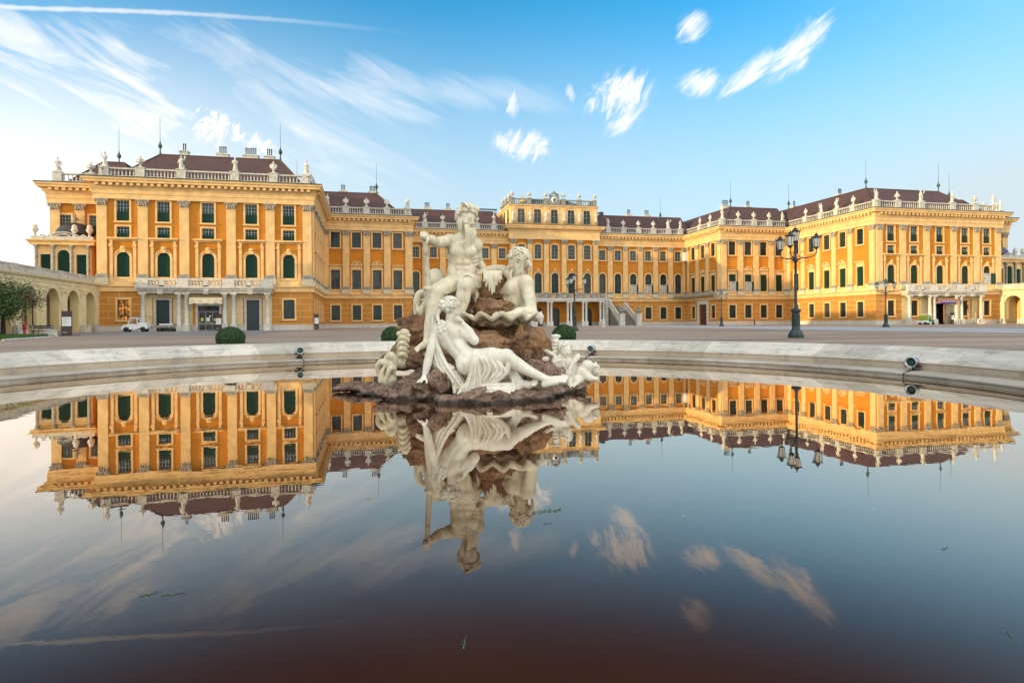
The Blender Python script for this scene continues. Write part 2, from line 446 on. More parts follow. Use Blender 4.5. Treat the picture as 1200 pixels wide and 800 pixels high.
def wtype(key, name, w, h, arch=0, sur=0.22, proud=0.07, cols=2, rows=3, hood=None, glass='glass', bar='bar', blind=0.0, sill=True, aed=False, barw=0.05, tall=None):
    pts = arc_pts(w, h, 12, arch) if arch else rect_pts(w, h)
    mb = MB()
    ring(mb, pts, grow(pts, sur), proud)
    if sill: mb.box(-w/2-sur-0.08, w/2+sur+0.08, -0.2, -proud-0.003 if proud < 0.2 else 0, -sur-0.02, -sur+0.12)
    if aed:
        # raised aedicule: strips, consoles, hood
        top = 11.86-7.03
        for sgn in (-1, 1):
            x0 = sgn*1.18; mb.box(min(x0, x0+sgn*0.36), max(x0, x0+sgn*0.36), -0.14, 0, -0.85, top-0.95)
            mb.box(min(x0, x0+sgn*0.42), max(x0, x0+sgn*0.42), -0.26, 0, top-0.94, top-0.62)
            mb.box(min(x0, x0+sgn*0.30), max(x0, x0+sgn*0.30), -0.20, 0, top-0.61, top-0.22)
        for k in range(9):     # carved spray over the arch
            a = PI*(0.12+0.76*k/8)
            mb.ell((1.02*math.cos(a), -0.08, h-0.75+1.06*math.sin(a)), (0.13, 0.09, 0.12), 6, 4)
        mb.box(-0.24, 0.24, -0.24, 0, h-0.06, h+0.52)
        mb.ell((0, -0.2, h+0.55), (0.3, 0.14, 0.22), 8, 5)
        mb.box(-1.72, 1.72, -0.16, 0, top-0.2, top)
        mb.box(-1.80, 1.80, -0.44, 0, top+0.003, top+0.13); mb.box(-1.72, 1.72, -0.34, 0, top+0.133, top+0.22)
    if hood in ('flat', 'curved'):
        z0 = h+sur+0.55
        mb.box(-w/2-sur, w/2+sur, -0.05, 0, h+sur+0.003, z0-0.003)
        mb.box(-w/2-sur-0.12, w/2+sur+0.12, -0.34, 0, z0, z0+0.16)
        if hood == 'curved':
            n = 10; x = w/2+0.1
            top = [(x*math.cos(PI-PI*k/n), z0+0.16+0.62*math.sin(PI*k/n)) for k in range(n+1)]
            inn = [(0.78*a, z0+0.163+(b-z0-0.16)*0.7) for a, b in top]
            ring(mb, inn, top, 0.3, closed=False)
            mb.ell((0, -0.12, z0+0.36), (0.34, 0.14, 0.24), 8, 5)
            for sgn in (-1, 1): mb.ell((sgn*0.45, -0.12, z0+0.28), (0.2, 0.1, 0.12), 6, 4)
    if hood == 'crest':
        for k in range(11):
            a = PI*(0.05+0.9*k/10)
            mb.ell((1.12*math.cos(a), -0.12, h-0.75+1.15*math.sin(a)), (0.17, 0.12, 0.13), 6, 4)
        mb.ell((0, -0.2, h+0.55), (0.28, 0.18, 0.32), 8, 6)
    sur_me = mb.mesh(name, M['cream'])
    # sash bars
    sb = MB(); r = w/2; fw = 0.07
    ring(sb, [(p[0]*(1-fw/r), max(fw, p[1]-fw) if i not in (0, len(pts)-1) else fw) for i, p in enumerate(pts)], pts, -0.20, back=0.27)
    def halfw(z):
        if not arch: return r
        z0 = h-r*arch
        if z <= z0: return r
        return r*math.sqrt(max(0, 1-((z-z0)/(r*arch))**2))
    gz0 = blind*h
    for c in range(1, cols):
        x = -r+w*c/cols
        ztop = h-0.04
        if arch:
            z0 = h-r*arch; ztop = z0+r*arch*math.sqrt(max(0, 1-(x/r)**2))-0.02
        bw = barw*1.7 if (cols % 2 == 0 and c == cols//2) else barw
        sb.box(x-bw/2, x+bw/2, 0.205, 0.265, 0.03+gz0, ztop)
    for k in range(1, rows):
        z = gz0+(h-gz0)*k/rows; hw = halfw(z)-0.03
        sb.box(-hw, hw, 0.213, 0.262, z-barw/2, z+barw/2)
    sash_me = sb.mesh('sash', M[bar])
    pb = MB()
    pp = [(p[0], 0.27, max(p[1], 0)) for p in pts]
    pb.face([pp[i] for i in range(len(pp))][::-1])
    pane_me = pb.mesh('pane', M[glass])
    sh_me = None
    if blind:
        s2 = MB(); hh = blind*h
        p2 = [(p[0]*0.985, min(p[1], hh)) for p in pts] if blind < 0.99 else [(p[0]*0.985, p[1]-0.02 if p[1] > 0 else 0.01) for p in pts]
        if blind < 0.99: p2 = rect_pts(w*0.97, hh)
        s2.face([(p[0], 0.165, p[1]) for p in p2][::-1])
        # louvre boards
        nb = int(hh/0.16)
        for k in range(nb):
            z = hh*(k+0.5)/nb; hw = halfw(z)-0.05
            if hw > 0.1: s2.box(-hw, hw, 0.135, 0.162, z-0.035, z+0.035)
        s2.box(-0.035, 0.035, 0.12, 0.16, 0, hh-0.02 if blind < 0.99 else h-0.04)
        sh_me = s2.mesh('shutter', M['green'])
    WT[key] = (name, sur_me, sash_me, pane_me, sh_me, w, h, arch)
wtype('upper', 'window', 1.5, 2.62, blind=0.47, bar='barw', rows=3, cols=4, barw=0.04)
wtype('small', 'small_window', 1.5, 1.45, bar='barw', rows=2, cols=4, blind=0.42, barw=0.04)
wtype('archL', 'arched_window', 1.5, 3.2, arch=1.0, aed=True, blind=1.0, sill=False, sur=0.3)
wtype('ground', 'barred_window', 1.42, 2.6, rows=6, cols=4, barw=0.045)
wtype('groundlit', 'barred_window', 1.42, 2.6, rows=6, cols=4, barw=0.045, glass='glow')
wtype('bmid', 'tall_window', 1.5, 3.37, hood='flat', rows=2, cols=2, glass='blind')
wtype('bmidc', 'tall_window', 1.5, 3.37, hood='curved', rows=2, cols=2, glass='blind')
wtype('bmidg', 'tall_window', 1.5, 3.37, hood='flat', rows=2, cols=2, blind=1.0)
wtype('bmidcg', 'tall_window', 1.5, 3.37, hood='curved', rows=2, cols=2, blind=1.0)
wtype('bup', 'window', 1.5, 2.68, rows=4, cols=4, barw=0.04)
wtype('archC', 'arched_window', 1.45, 4.34, arch=1.0, rows=4, cols=2, sur=0.28)
wtype('cup', 'window', 1.4, 2.15, rows=3, cols=4, bar='barw', barw=0.035)
wtype('archD', 'arched_window', 1.5, 4.25, arch=1.0, rows=4, cols=2, hood='crest', sur=0.24)
wtype('dup', 'window', 1.45, 3.0, arch=0.35, rows=4, cols=4, bar='barw', sur=0.26, barw=0.035)
wtype('attic', 'attic_window', 1.55, 2.9, rows=4, cols=2, bar='barw', sur=0.2, barw=0.04)
def window(key, F, s, z, parentfn=pl):
    name, a, b, c, d, w, h, ar = WT[key]
    x, y = F.at(s)
    o = place(name, a, None, (x, y, GZ+z), F.rz); parentfn(o)
    place('sash', b, o); place('pane', c, o)
    if d: place('shutter', d, o)
    F.holes.append((s, z, w, h, ar))
    return o
class Facade:
    def __init__(s, x0, y0, x1, y1):
        s.o = (x0, y0); s.L = math.hypot(x1-x0, y1-y0)
        s.d = ((x1-x0)/s.L, (y1-y0)/s.L); s.rz = math.atan2(s.d[1], s.d[0]); s.holes = []
    def at(s, t, out=0.0):
        return (s.o[0]+s.d[0]*t+s.d[1]*out, s.o[1]+s.d[1]*t-s.d[0]*out)
    def wall(s, H, zones, mats, z0=0.0, name='wall', depth=0.3):
        """zones: [(ztop, material index)], walls with true openings and reveals"""
        mb = MB()
        S = {0.0, s.L}; Z = {z0, H}
        for (c, z, w, h, ar) in s.holes:
            S |= {c-w/2, c+w/2}; Z |= {z, z+h}
        for zt, mi in zones: Z.add(zt)
        S = sorted(S); Z = sorted(z for z in Z if z0 <= z <= H)
        def mi_at(z):
            for zt, mi in zones:
                if z < zt: return mi
            return zones[-1][1]
        for i in range(len(S)-1):
            for k in range(len(Z)-1):
                a, b, c, d = S[i], S[i+1], Z[k], Z[k+1]
                if b-a < 1e-6 or d-c < 1e-6: continue
                sm, zm = (a+b)/2, (c+d)/2
                if any(abs(sm-hc) < hw/2 and hz < zm < hz+hh for hc, hz, hw, hh, ar in s.holes): continue
                mb.face([(a,0,c), (b,0,c), (b,0,d), (a,0,d)], mi_at(zm), [(a,c), (b,c), (b,d), (a,d)])
        for (hc, hz, hw, hh, ar) in s.holes:
            pts = [(hc+p[0], hz+p[1]) for p in (arc_pts(hw, hh, 12, ar) if ar else rect_pts(hw, hh))]
            mi = mi_at(hz+hh/2)
            if ar:
                n = len(pts)
                for side in (0, 1):
                    idx = list(range(1, n//2+1)) if side == 0 else list(range(n//2, n-1))
                    cx = hc-hw/2 if side == 0 else hc+hw/2
                    for q in range(len(idx)-1):
                        p0, p1 = pts[idx[q]], pts[idx[q+1]]
                        tri = [(cx, 0, hz+hh), (p0[0], 0, p0[1]), (p1[0], 0, p1[1])]
                        mb.face(tri[::-1], mi, [(v[0], v[2]) for v in tri][::-1])
            m = len(pts)
            for k in range(m):
                p0, p1 = pts[k], pts[(k+1) % m]
                mb.face([(p0[0],0,p0[1]), (p1[0],0,p1[1]), (p1[0],depth,p1[1]), (p0[0],depth,p0[1])], mi,
                        [(p0[0],p0[1]), (p1[0],p1[1]), (p1[0]+0.2,p1[1]), (p0[0]+0.2,p0[1])])
        o = mb.build(name, mats, None, (s.o[0], s.o[1], GZ), s.rz)
        return o
    def boxes(s, name, lst, mats):
        mb = MB()
        for b in lst: mb.box(*b)
        return mb.build(name, mats, None, (s.o[0], s.o[1], GZ), s.rz)
WMATS = [M['plinth'], M['rustic'], M['creamw'], M['ochre'], M['porchw']]
ZONES = [(0.72, 0), (5.16, 1), (7.0, 2), (17.0, 3), (30, 2)]

# pilaster with capital (two widths, two heights)
def capital_mesh(w, h, dep):
    mb = MB()
    mb.taper((0, -dep/2-0.02), (w*0.46, dep/2), (w*0.60, dep/2+0.1), 0.05, h-0.14)
    mb.box(-w*0.5, w*0.5, -dep-0.05, 0, 0, 0.07)
    for row, (z, m, r) in enumerate(((0.22, 4, 0.15), (0.45, 3, 0.16))):
        for k in range(m):
            x = (-0.5+(k+0.5)/m)*w*1.02
            mb.ell((x, -dep-0.09-0.03*row, z), (r*w*0.75, 0.10, 0.19), 6, 5)
            mb.ell((x, -dep-0.18-0.03*row, z+0.13), (r*w*0.6, 0.07, 0.06), 6, 4)
    for sg in (-1, 1):
        mb.tube([(sg*w*0.56+0.13*math.cos(a)*sg, -dep-0.10, h-0.28+0.13*math.sin(a)) for a in np.linspace(-2.5, 2.5, 9)], 0.055, 5)
        mb.ell((sg*w*0.56, -dep-0.12, h-0.28), (0.1, 0.08, 0.1), 6, 4)
    mb.ell((0, -dep-0.2, h-0.1), (0.12, 0.08, 0.1), 6, 4)
    mb.box(-w*0.68, w*0.68, -dep-0.18, 0, h-0.13, h)
    return mb.mesh('capital', M['capital'])
def pilaster_mesh(w, z0, zp, z1, dep=0.22, pw=0.18, ped='cream'):
    mb = MB()
    mb.box(-w/2-pw, w/2+pw, -dep-0.18, 0, z0, zp-0.40, 1)
    mb.box(-w/2-pw+0.04, w/2+pw-0.04, -dep-0.14, 0, zp-0.40, zp-0.12, 2)
    mb.box(-w/2-pw*0.5, w/2+pw*0.5, -dep-0.10, 0, zp-0.12, zp+0.08, 2)
    mb.box(-w/2, w/2, -dep, 0, zp+0.08, z1)
    mb.box(-w/2-0.04, w/2+0.04, -dep-0.04, 0, z1-0.12, z1-0.002)
    return mb.mesh('pilaster', [M['cream'], M['creamped'], M['greystone']])
M['creamped'] = mat('pedestal_stone', (0.62, 0.52, 0.34), 0.8, 0.08, 1.5, 0.15, 20)
PM = {'A': (pilaster_mesh(1.16, 5.963, 7.3, 16.1), capital_mesh(1.16, 0.9, 0.22), 16.1),
      'B': (pilaster_mesh(1.12, 5.963, 7.1, 16.1), capital_mesh(1.12, 0.9, 0.22), 16.1),
      'D': (pilaster_mesh(1.0, 5.963, 6.9, 17.05, dep=0.35), capital_mesh(1.0, 0.93, 0.35), 17.05),
      'H': (pilaster_mesh(0.62, 5.963, 7.1, 16.1, dep=0.2, pw=0.1), capital_mesh(0.62, 0.9, 0.2), 16.1)}
def pilaster(key, F, s):
    a, b, z1 = PM[key]
    x, y = F.at(s)
    o = pl(place('pilaster', a, None, (x, y, GZ), F.rz))
    place('capital', b, o, (0, 0, z1))
    return o

# swept mouldings along a polyline (points ordered so that the outside is on the right-hand side of travel)
def sweep(mb, path, prof, mi=None, closed_ends=True):
    pts = [Vector((p[0], p[1])) for p in path]; n = len(pts)
    dirs = [(pts[i+1]-pts[i]).normalized() for i in range(n-1)]
    nor = [Vector((d.y, -d.x)) for d in dirs]
    offs = []
    for i in range(n):
        if i == 0: offs.append(nor[0])
        elif i == n-1: offs.append(nor[-1])
        else:
            b = (nor[i-1]+nor[i]); b.normalize(); offs.append(b/max(0.2, b.dot(nor[i])))
    for i in range(n-1):
        for k in range(len(prof)-1):
            (t0, z0, m0), (t1, z1, _) = prof[k], prof[k+1]
            a = pts[i]+offs[i]*t0; b = pts[i+1]+offs[i+1]*t0; c = pts[i+1]+offs[i+1]*t1; d = pts[i]+offs[i]*t1
            mb.face([(a.x,a.y,z0), (b.x,b.y,z0), (c.x,c.y,z1), (d.x,d.y,z1)], m0)
    if closed_ends:
        for i in (0, n-1):
            mb.face([((pts[i]+offs[i]*t).x, (pts[i]+offs[i]*t).y, z) for t, z, _ in prof], prof[0][2])
CORN = [(0.0,17.0,0),(0.30,17.003,0),(0.30,17.62,0),(0.37,17.64,0),(0.37,18.16,0),(0.43,18.2,0),(0.50,18.42,0),(0.56,18.60,0),(0.56,18.97,0),(1.16,18.98,0),(1.16,19.22,0),(1.30,19.32,0),(1.34,19.54,0),(1.38,19.56,1),(1.38,19.70,1),(0.0,19.88,1)]
def dentils(mb, path, t0, t1, z0, z1, sp=0.72, w=0.34, mi=0):
    for i in range(len(path)-1):
        a = Vector(path[i][:2]); b = Vector(path[i+1][:2]); d = (b-a); L = d.length; d.normalize(); nrm = Vector((d.y, -d.x))
        n = max(1, int(L/sp))
        for k in range(n):
            c = a+d*(L*(k+0.5)/n)
            p = [c-d*w/2+nrm*t0, c+d*w/2+nrm*t0, c+d*w/2+nrm*t1, c-d*w/2+nrm*t1]
            V = [(q.x,q.y,z0) for q in p]+[(q.x,q.y,z1) for q in p]
            mb.faces(V, [(0,1,2,3),(4,7,6,5),(0,4,5,1),(1,5,6,2),(2,6,7,3),(3,7,4,0)], mi)
BAL = [(0.085,0),(0.085,0.05),(0.05,0.08),(0.105,0.26),(0.095,0.36),(0.045,0.60),(0.05,0.66),(0.085,0.70),(0.085,0.75)]
def balustrade_run(mb, a, b, z, ped_s, pedw=1.1, inset=0.35, h=1.25, sp=0.40, ends=True):
    """stone balustrade from a to b set back from the wall plane; ped_s = pedestal positions along the run"""
    a = Vector(a); b = Vector(b); d = b-a; L = d.length; d.normalize(); n = Vector((d.y, -d.x))
    def bx(s0, s1, t0, t1, z0, z1):
        p = [a+d*s0+n*t0, a+d*s1+n*t0, a+d*s1+n*t1, a+d*s0+n*t1]
        V = [(q.x,q.y,z0) for q in p]+[(q.x,q.y,z1) for q in p]
        mb.faces(V, [(0,1,2,3),(4,7,6,5),(0,4,5,1),(1,5,6,2),(2,6,7,3),(3,7,4,0)])
    peds = sorted(ped_s)
    for p in peds:
        bx(p-pedw/2, p+pedw/2, -inset-0.5, -inset+0.08, z, z+h+0.02); bx(p-pedw/2-0.07, p+pedw/2+0.07, -inset-0.57, -inset+0.14, z+h+0.022, z+h+0.14)
    edges = [0.0]+[e for p in peds for e in (p-pedw/2, p+pedw/2)]+[L]
    for i in range(0, len(edges), 2):
        s0, s1 = edges[i], edges[i+1]
        if s1-s0 < 0.3: continue
        bx(s0, s1, -inset-0.40, -inset-0.02, z, z+0.24)
        bx(s0, s1, -inset-0.42, -inset, z+h-0.2, z+h)
        m = int((s1-s0)/sp)
        for k in range(m):
            q = a+d*(s0+(s1-s0)*(k+0.5)/m)+n*(-inset-0.21)
            mb.lathe([(r, zz*(h-0.44)/0.75) for r, zz in BAL], (q.x, q.y, z+0.24), 6)

BALZ = 19.90
figures = []          # (x, y, z, kind, block, facing) roof-line sculpture, built later
def figure_spots(F, lst, block, inset=0.6):
    for s, kind in lst:
        x, y = F.at(s, -inset); figures.append((x, y, GZ+BALZ+1.39, kind, block, F.rz))

def side(sg):
    """one half of the court: sg=-1 left, +1 right (mirror image)"""
    def X(h): return AX+sg*h
    def FF(h0, y0, h1, y1):
        # h measured from the axis; make the facade run left to right as seen from the court
        if sg < 0: return Facade(X(h0), y0, X(h1), y1)
        return Facade(X(h1), y1, X(h0), y0)
    right = sg > 0
    fEnd = FF(HE, SB, HO, SB); fA = FF(HO, PA, HA, PA); fAs = FF(HA, PA, HA, PB)
    fB = FF(HA, PB, HB, PB); fBs = FF(HB, PB, HB, PC); fC = FF(HB, PC, HD, PC); fAo = FF(HO, SB, HO, PA)
    def S(F, t): return t if sg < 0 else F.L-t      # t from the outer / near end
    # --- front block A
    cA = HO-58.675
    for k, off in enumerate((-10.1, -5.35, 0, 5.35, 10.1)):
        s = S(fA, cA+off)
        window('upper', fA, s, 14.23); window('small', fA, s, 12.05); window('archL', fA, s, 7.03)
    for off in (-12.5, -7.75, -2.85, 2.85, 7.75, 12.5): pilaster('A', fA, S(fA, cA+off))
    window('groundlit' if not right else 'ground', fA, S(fA, cA-10.1), 1.51); window('ground', fA, S(fA, cA+10.1), 1.51)
    if right:
        for off in (-5.3, 5.3): window('ground', fA, S(fA, cA+off), 1.51)
    # --- inner flank of A: five bays
    bays = [3.4, 7.55, 11.6, 15.8, 20.2]
    for k, t in enumerate(bays):
        s = S(fAs, t)
        window('bup', fAs, s, 14.0); window(('bmidg', 'bmidcg', 'bmidcg', 'bmidcg', 'bmidg')[k], fAs, s, 6.75); window('ground', fAs, s, 1.4)
    for t in (0.62, 5.6, 9.65, 13.8, 18.1, 22.38): pilaster('B' , fAs, S(fAs, t))
    # --- middle block B
    for k, t in enumerate((1.95, 5.5, 9.0, 12.55)):
        s = S(fB, t)
        window('bup', fB, s, 14.0)
        key = ('bmid', 'bmidc', 'bmidc', 'bmid')[k]
        if right: key = {'bmid': 'bmidg', 'bmidc': 'bmidcg'}[key]
        window(key, fB, s, 6.75); window('ground', fB, s, 1.4)
    for t in (3.72, 7.24, 10.76, 14.45): pilaster('B', fB, S(fB, t))
    pilaster('H', fB, S(fB, 0.33+0.2))
    # --- flank of B: three bays, doorway in the middle
    for k, t in enumerate((3.05, 7.15, 11.1)):
        s = S(fBs, t)
        window('bup', fBs, s, 14.0); window(('bmidg', 'bmidcg', 'bmidg')[k], fBs, s, 6.75)
        if k != 1: window('ground', fBs, s, 1.4)
    for t in (0.62, 5.1, 9.2): pilaster('B', fBs, S(fBs, t))
    pilaster('H', fBs, S(fBs, 13.1))
    # --- link C: six bays of arched windows
    for k in range(6):
        h = 10.98+3.55*k
        s = S(fC, HB-h)
        window('cup', fC, s, 14.0); window('archC', fC, s, 6.82)
        if k >= 3: window('ground', fC, s, 1.32)
    for h in (12.72, 16.25, 19.75, 23.3, 26.88): pilaster('B', fC, S(fC, HB-h))
    pilaster('H', fC, S(fC, 0.45))
    # --- set-back end bays
    for t in (1.7, 5.35): 
        window('upper', fEnd, S(fEnd, t), 14.0-1.1); window('bup', fEnd, S(fEnd, t), 7.0); window('ground', fEnd, S(fEnd, t), 1.5)
    for t in (0.62, 3.55): pilaster('A', fEnd, S(fEnd, t))
    # doors in A (porch) and flank of B
    doors = []
    def door(F, s, w, h, m, nm='door', leaf=2, sur=0.3, surm='stone'):
        mb = MB(); pts = rect_pts(w, h); ring(mb, pts, grow(pts, sur, 0.0), 0.1)
        x, y = F.at(s); o = pl(mb.build('door_surround', M[surm], None, (x, y, GZ+0.004), F.rz))
        d = MB(); d.box(-w/2, w/2, 0.22, 0.3, 0, h)
        for q in range(leaf):
            for (za, zb) in ((0.12, 0.3), (0.36, 0.62), (0.68, 0.95)):
                xa = -w/2+w*q/leaf+0.1; xb = -w/2+w*(q+1)/leaf-0.1
                d.box(xa, xb, 0.185, 0.217, za*h, zb*h)
        d.ell((0.08, 0.17, h*0.34), (0.04, 0.05, 0.04), 6, 4)
        d.build(nm, M[m], o)
        F.holes.append((s, 0.0, w, h, 0)); return o
    if not right:
        door(fA, S(fA, cA-5.5), 1.6, 4.05, 'greend'); door(fA, S(fA, cA+5.5), 1.6, 4.05, 'greend')
    door(fBs, S(fBs, 7.1), 3.0, 4.3, 'brown', sur=0.75, surm='stonew')
    # central entrance of the porch: glazed doors left, open dark doorway right
    sC = S(fA, cA)
    x, y = fA.at(sC)
    if not right:
        w, h = 2.6, 3.3; mb = MB(); pts = rect_pts(w, h); ring(mb, pts, grow(pts, 0.3, 0.0), 0.1)
        o = pl(mb.build('glazed_entrance', M['stonew'], None, (x, y, GZ+0.004), fA.rz)); fA.holes.append((sC, 0, w, h, 0))
        g = MB(); g.box(-w/2, w/2, 0.26, 0.3, 0, h); g.build('pane', M['blind'], o)
        b = MB()
        for q in range(4): b.box(-w/2+(w-0.12)*q/3, -w/2+(w-0.12)*q/3+0.12, 0.16, 0.255, 0, 2.45)
        b.box(-w/2, w/2, 0.15, 0.257, 2.45, 2.6); b.box(-w/2, w/2, 0.17, 0.253, 0, 0.12); b.box(-w/2, w/2, 0.17, 0.253, 0.8, 1.12)
        b.build('sash', M['greystone'], o)
        for xx, zz, ww, hh, mi in ((-0.85, 1.3, 0.3, 0.4, 1), (-0.15, 1.25, 0.5, 0.5, 0), (0.75, 1.3, 0.35, 0.35, 1), (0.1, 1.8, 0.2, 0.25, 0)):
            p = MB(); p.box(xx-ww/2, xx+ww/2, 0.235, 0.258, zz, zz+hh, 0)
            p.build('notice', M['yellowpaper' if mi else 'paper'], o)
    else:
        w, h = 2.1, 3.6; mb = MB(); pts = rect_pts(w, h); ring(mb, pts, grow(pts, 0.3, 0.0), 0.1)
        o = pl(mb.build('open_doorway', M['stonew'], None, (x, y, GZ+0.004), fA.rz)); fA.holes.append((sC, 0, w, h, 0))
        g = MB(); g.box(-w/2, w/2, 1.2, 1.24, 0, h); g.box(-w/2, -w/2+0.02, 0.31, 1.2, 0, h); g.box(w/2-0.02, w/2, 0.31, 1.2, 0, h); g.box(-w/2, w/2, 0.31, 1.2, h-0.02, h); g.build('pane', M['black'], o)  # black lining painted in for the dark interior of the open doorway
        d = MB(); d.box(w/2+0.02, w/2+1.55, -0.16, -0.11, 0, 3.4); d.box(w/2+0.2, w/2+1.4, -0.185, -0.163, 0.3, 1.5); d.box(w/2+0.2, w/2+1.4, -0.185, -0.163, 1.7, 3.2); d.build('door', M['paleDoor'], o)
    # --- walls
    fw = {}
    for F, nm in ((fEnd, 'wall'), (fA, 'wall'), (fAs, 'wall'), (fB, 'wall'), (fBs, 'wall'), (fC, 'wall'), (fAo, 'wall')):
        o = pl(F.wall(17.0, ZONES, WMATS))
    # string courses, cornice
    path = [(HE, SB+22), (HE, SB), (HO, SB), (HO, PA), (HA, PA), (HA, PB), (HB, PB), (HB, PC), (HD, PC)]
    P = [(X(h), y) for h, y in path]
    if right: P = P[::-1]
    mb = MB(); sweep(mb, P, CORN); dentils(mb, P, 0.55, 1.04, 18.62, 18.962, 0.78, 0.40)
    pl(place('cornice', mb.mesh('cornice', [M['cream'], M['lead']]), None, (0, 0, GZ)))
    mb = MB(); sweep(mb, P, [(0.0,5.15,0),(0.16,5.153,0),(0.16,5.42,0),(0.12,5.45,0),(0.12,5.72,0),(0.26,5.78,0),(0.26,5.95,0),(0.0,5.965,0)])
    pl(place('string_course', mb.mesh('string_course', M['cream']), None, (0, 0, GZ)))
    # outer wall of the end bay
    fx = Facade(X(HE), SB+22, X(HE), SB) if not right else Facade(X(HE), SB, X(HE), SB+22)
    pl(fx.wall(17.0, ZONES, WMATS))
    # balustrade
    mb = MB()
    peds = {fA: [0.75, 4.95, 9.85, 16.4, 21.3, fA.L-0.75], fAs: [5.6, 9.65, 13.8, 18.1], fB: [3.72, 7.24, 10.76, fB.L-0.6], fBs: [5.1, 9.2], fC: [0.9, 3.78, 7.36, 10.91, 14.41, 17.94], fEnd: [0.7, 4.6]}
    runs = {}
    for F in (fEnd, fA, fAs, fB, fBs, fC):
        pp = peds[F] if not right else [F.L-q for q in peds[F]]
        ins = 0.35
        a = F.at(0); b = F.at(F.L)
        balustrade_run(mb, a, b, BALZ, pp, inset=0.35)
    a = fAo.at(0); b = fAo.at(fAo.L); balustrade_run(mb, a, b, BALZ, [], inset=0.35)
    pl(place('balustrade', mb.mesh('balustrade', M['stone']), None, (0, 0, GZ)))
    def sp(F, lst, block): figure_spots(F, [(q if not right else F.L-q, k) for q, k in lst], block)
    sd = 'right' if right else 'left'
    sp(fEnd, [(0.7, 'figure'), (4.6, 'urn')], f'set-back {sd} end bay')
    sp(fA, [(0.75, 'figure'), (4.95, 'urn'), (9.85, 'figure'), (16.4, 'figure'), (21.3, 'urn' if right else 'trophy'), (fA.L-0.75, 'figure')], f'front of the {sd} wing')
    sp(fAs, [(5.6, 'trophy'), (9.65, 'figure'), (13.8, 'figure'), (18.1, 'trophy')], f'flank of the {sd} wing')
    sp(fB, [(0.6, 'figure'), (3.72, 'trophy'), (7.24, 'trophy'), (10.76, 'trophy'), (fB.L-0.6, 'figure')], f'{sd} middle block')
    sp(fBs, [(5.1, 'trophy'), (9.2, 'trophy')], f'flank of the {sd} middle block')
    sp(fC, [(0.9, 'figure'), (3.78, 'figure'), (7.36, 'trophy'), (10.91, 'trophy'), (14.41, 'trophy'), (17.94, 'figure')], f'{sd} link beside the centre')
    # roofs
    def roof(h0, h1, y0, y1, in0, in1, inf, ztop, back=True):
        """hipped roof with a flat crown; h0 outer, h1 inner half-distance"""
        x0, x1 = sorted((X(h0), X(h1))); i0, i1 = (in0, in1) if not right else (in1, in0)
        zb = GZ+19.7
        b = [(x0,y0,zb), (x1,y0,zb), (x1,y1,zb), (x0,y1,zb)]
        t = [(x0+i0,y0+inf,GZ+ztop), (x1-i1,y0+inf,GZ+ztop), (x1-i1,y1-inf,GZ+ztop), (x0+i0,y1-inf,GZ+ztop)]
        m = MB(); m.faces(b+t, [(0,1,5,4),(1,2,6,5),(2,3,7,6),(3,0,4,7),(4,5,6,7)])
        c = [t[0], t[1], t[2], t[3], t[0]]
        for q in range(4): m.tube([c[q], c[q+1]], 0.12, 6); m.tube([b[q], t[q]], 0.11, 6)
        return pl(m.build('roof', M['roof']))
    rA = roof(HO-1.0, HA+1.0, PA+1.0, 150, 4.3, 4.0, 6.5, 24.80)
    roof(HE-1.0, HO-3, SB+1.0, 130, 3.5, 3.0, 4.0, 23.9)
    roof(HA+2.0, HB+1.0, PB+1.0, 150, 0.0, 4.9, 5.0, 24.74)
    roof(HB+2.0, HD-1.5, PC+1.0, 150, 0.0, 4.0, 5.0, 24.66)
    # lightning rods on the hips
    rods = [(HO-5.3, PA+7.5), (HA+5.0, PA+7.5), (HB+5.9, PB+6.0), (HA+4.9, PB+6), (HE-6, SB+6.5)]
    if right: rods.append((HB-3, PC+6))
    for q, (h, y) in enumerate(rods):
        m = MB(); z = GZ+24.7 if q < 4 else GZ+23.9
        m.lathe([(0.16,0),(0.10,0.5),(0.08,0.9),(0.24,1.1),(0.30,1.35),(0.15,1.6),(0.06,1.9),(0.032,2.2),(0.022,5.4),(0.0,5.5)], (X(h), y, z), 10)
        ro = m.build('lightning_rod', M['copperdk'] if (q in (0,4)) or (right and q == 1) else M['iron'], rA); ro.matrix_parent_inverse = Matrix.Identity(4)
    # chimneys on the crown
    ch = [(HO-8.2, PA+8.5, 2), (HO-13.2, PA+9, 4), (HA+9.3, PA+9, 6), (HA+6.7, PA+9, 3)] if not right else [(HA+7.5, PA+17, 3), (HA+7, PA+30, 2), (HO-9, PB+5, 3)]
    ch += [(HA-3, PB+9, 3), (HA-8.5, PB+9, 5), (HB-5, PC+9, 4), (HB-9.5, PC+9, 3)]
    for h, y, n in ch:
        m = MB(); z = GZ+24.7; w = 0.28+0.13*n
        m.box(X(h)-w, X(h)+w, y-0.45, y+0.45, z, z+0.80); m.box(X(h)-w-0.1, X(h)+w+0.1, y-0.55, y+0.55, z+0.803, z+0.97)
        for k in range(n):
            xx = X(h)+(k-(n-1)/2)*0.27
            m.lathe([(0.08,0),(0.08,0.9),(0.11,0.95),(0.1,1.1)], (xx, y, z+0.97), 6, 1)
        pl(m.build('chimney', [M['stonew'], M['dark']]))
    return dict(fA=fA, fB=fB, fBs=fBs, fC=fC, fAs=fAs, S=S, cA=cA, X=X)
M['yellowpaper'] = mat('yellow_notice', (0.75, 0.62, 0.05), 0.6, 0.05, 3)
M['paleDoor'] = mat('pale_door', (0.50, 0.42, 0.30), 0.5, 0.1, 3)
M['copperdk'] = mat('dark_green_copper', (0.03, 0.085, 0.07), 0.6, 0.2, 4)
left = side(-1); rightd = side(1)

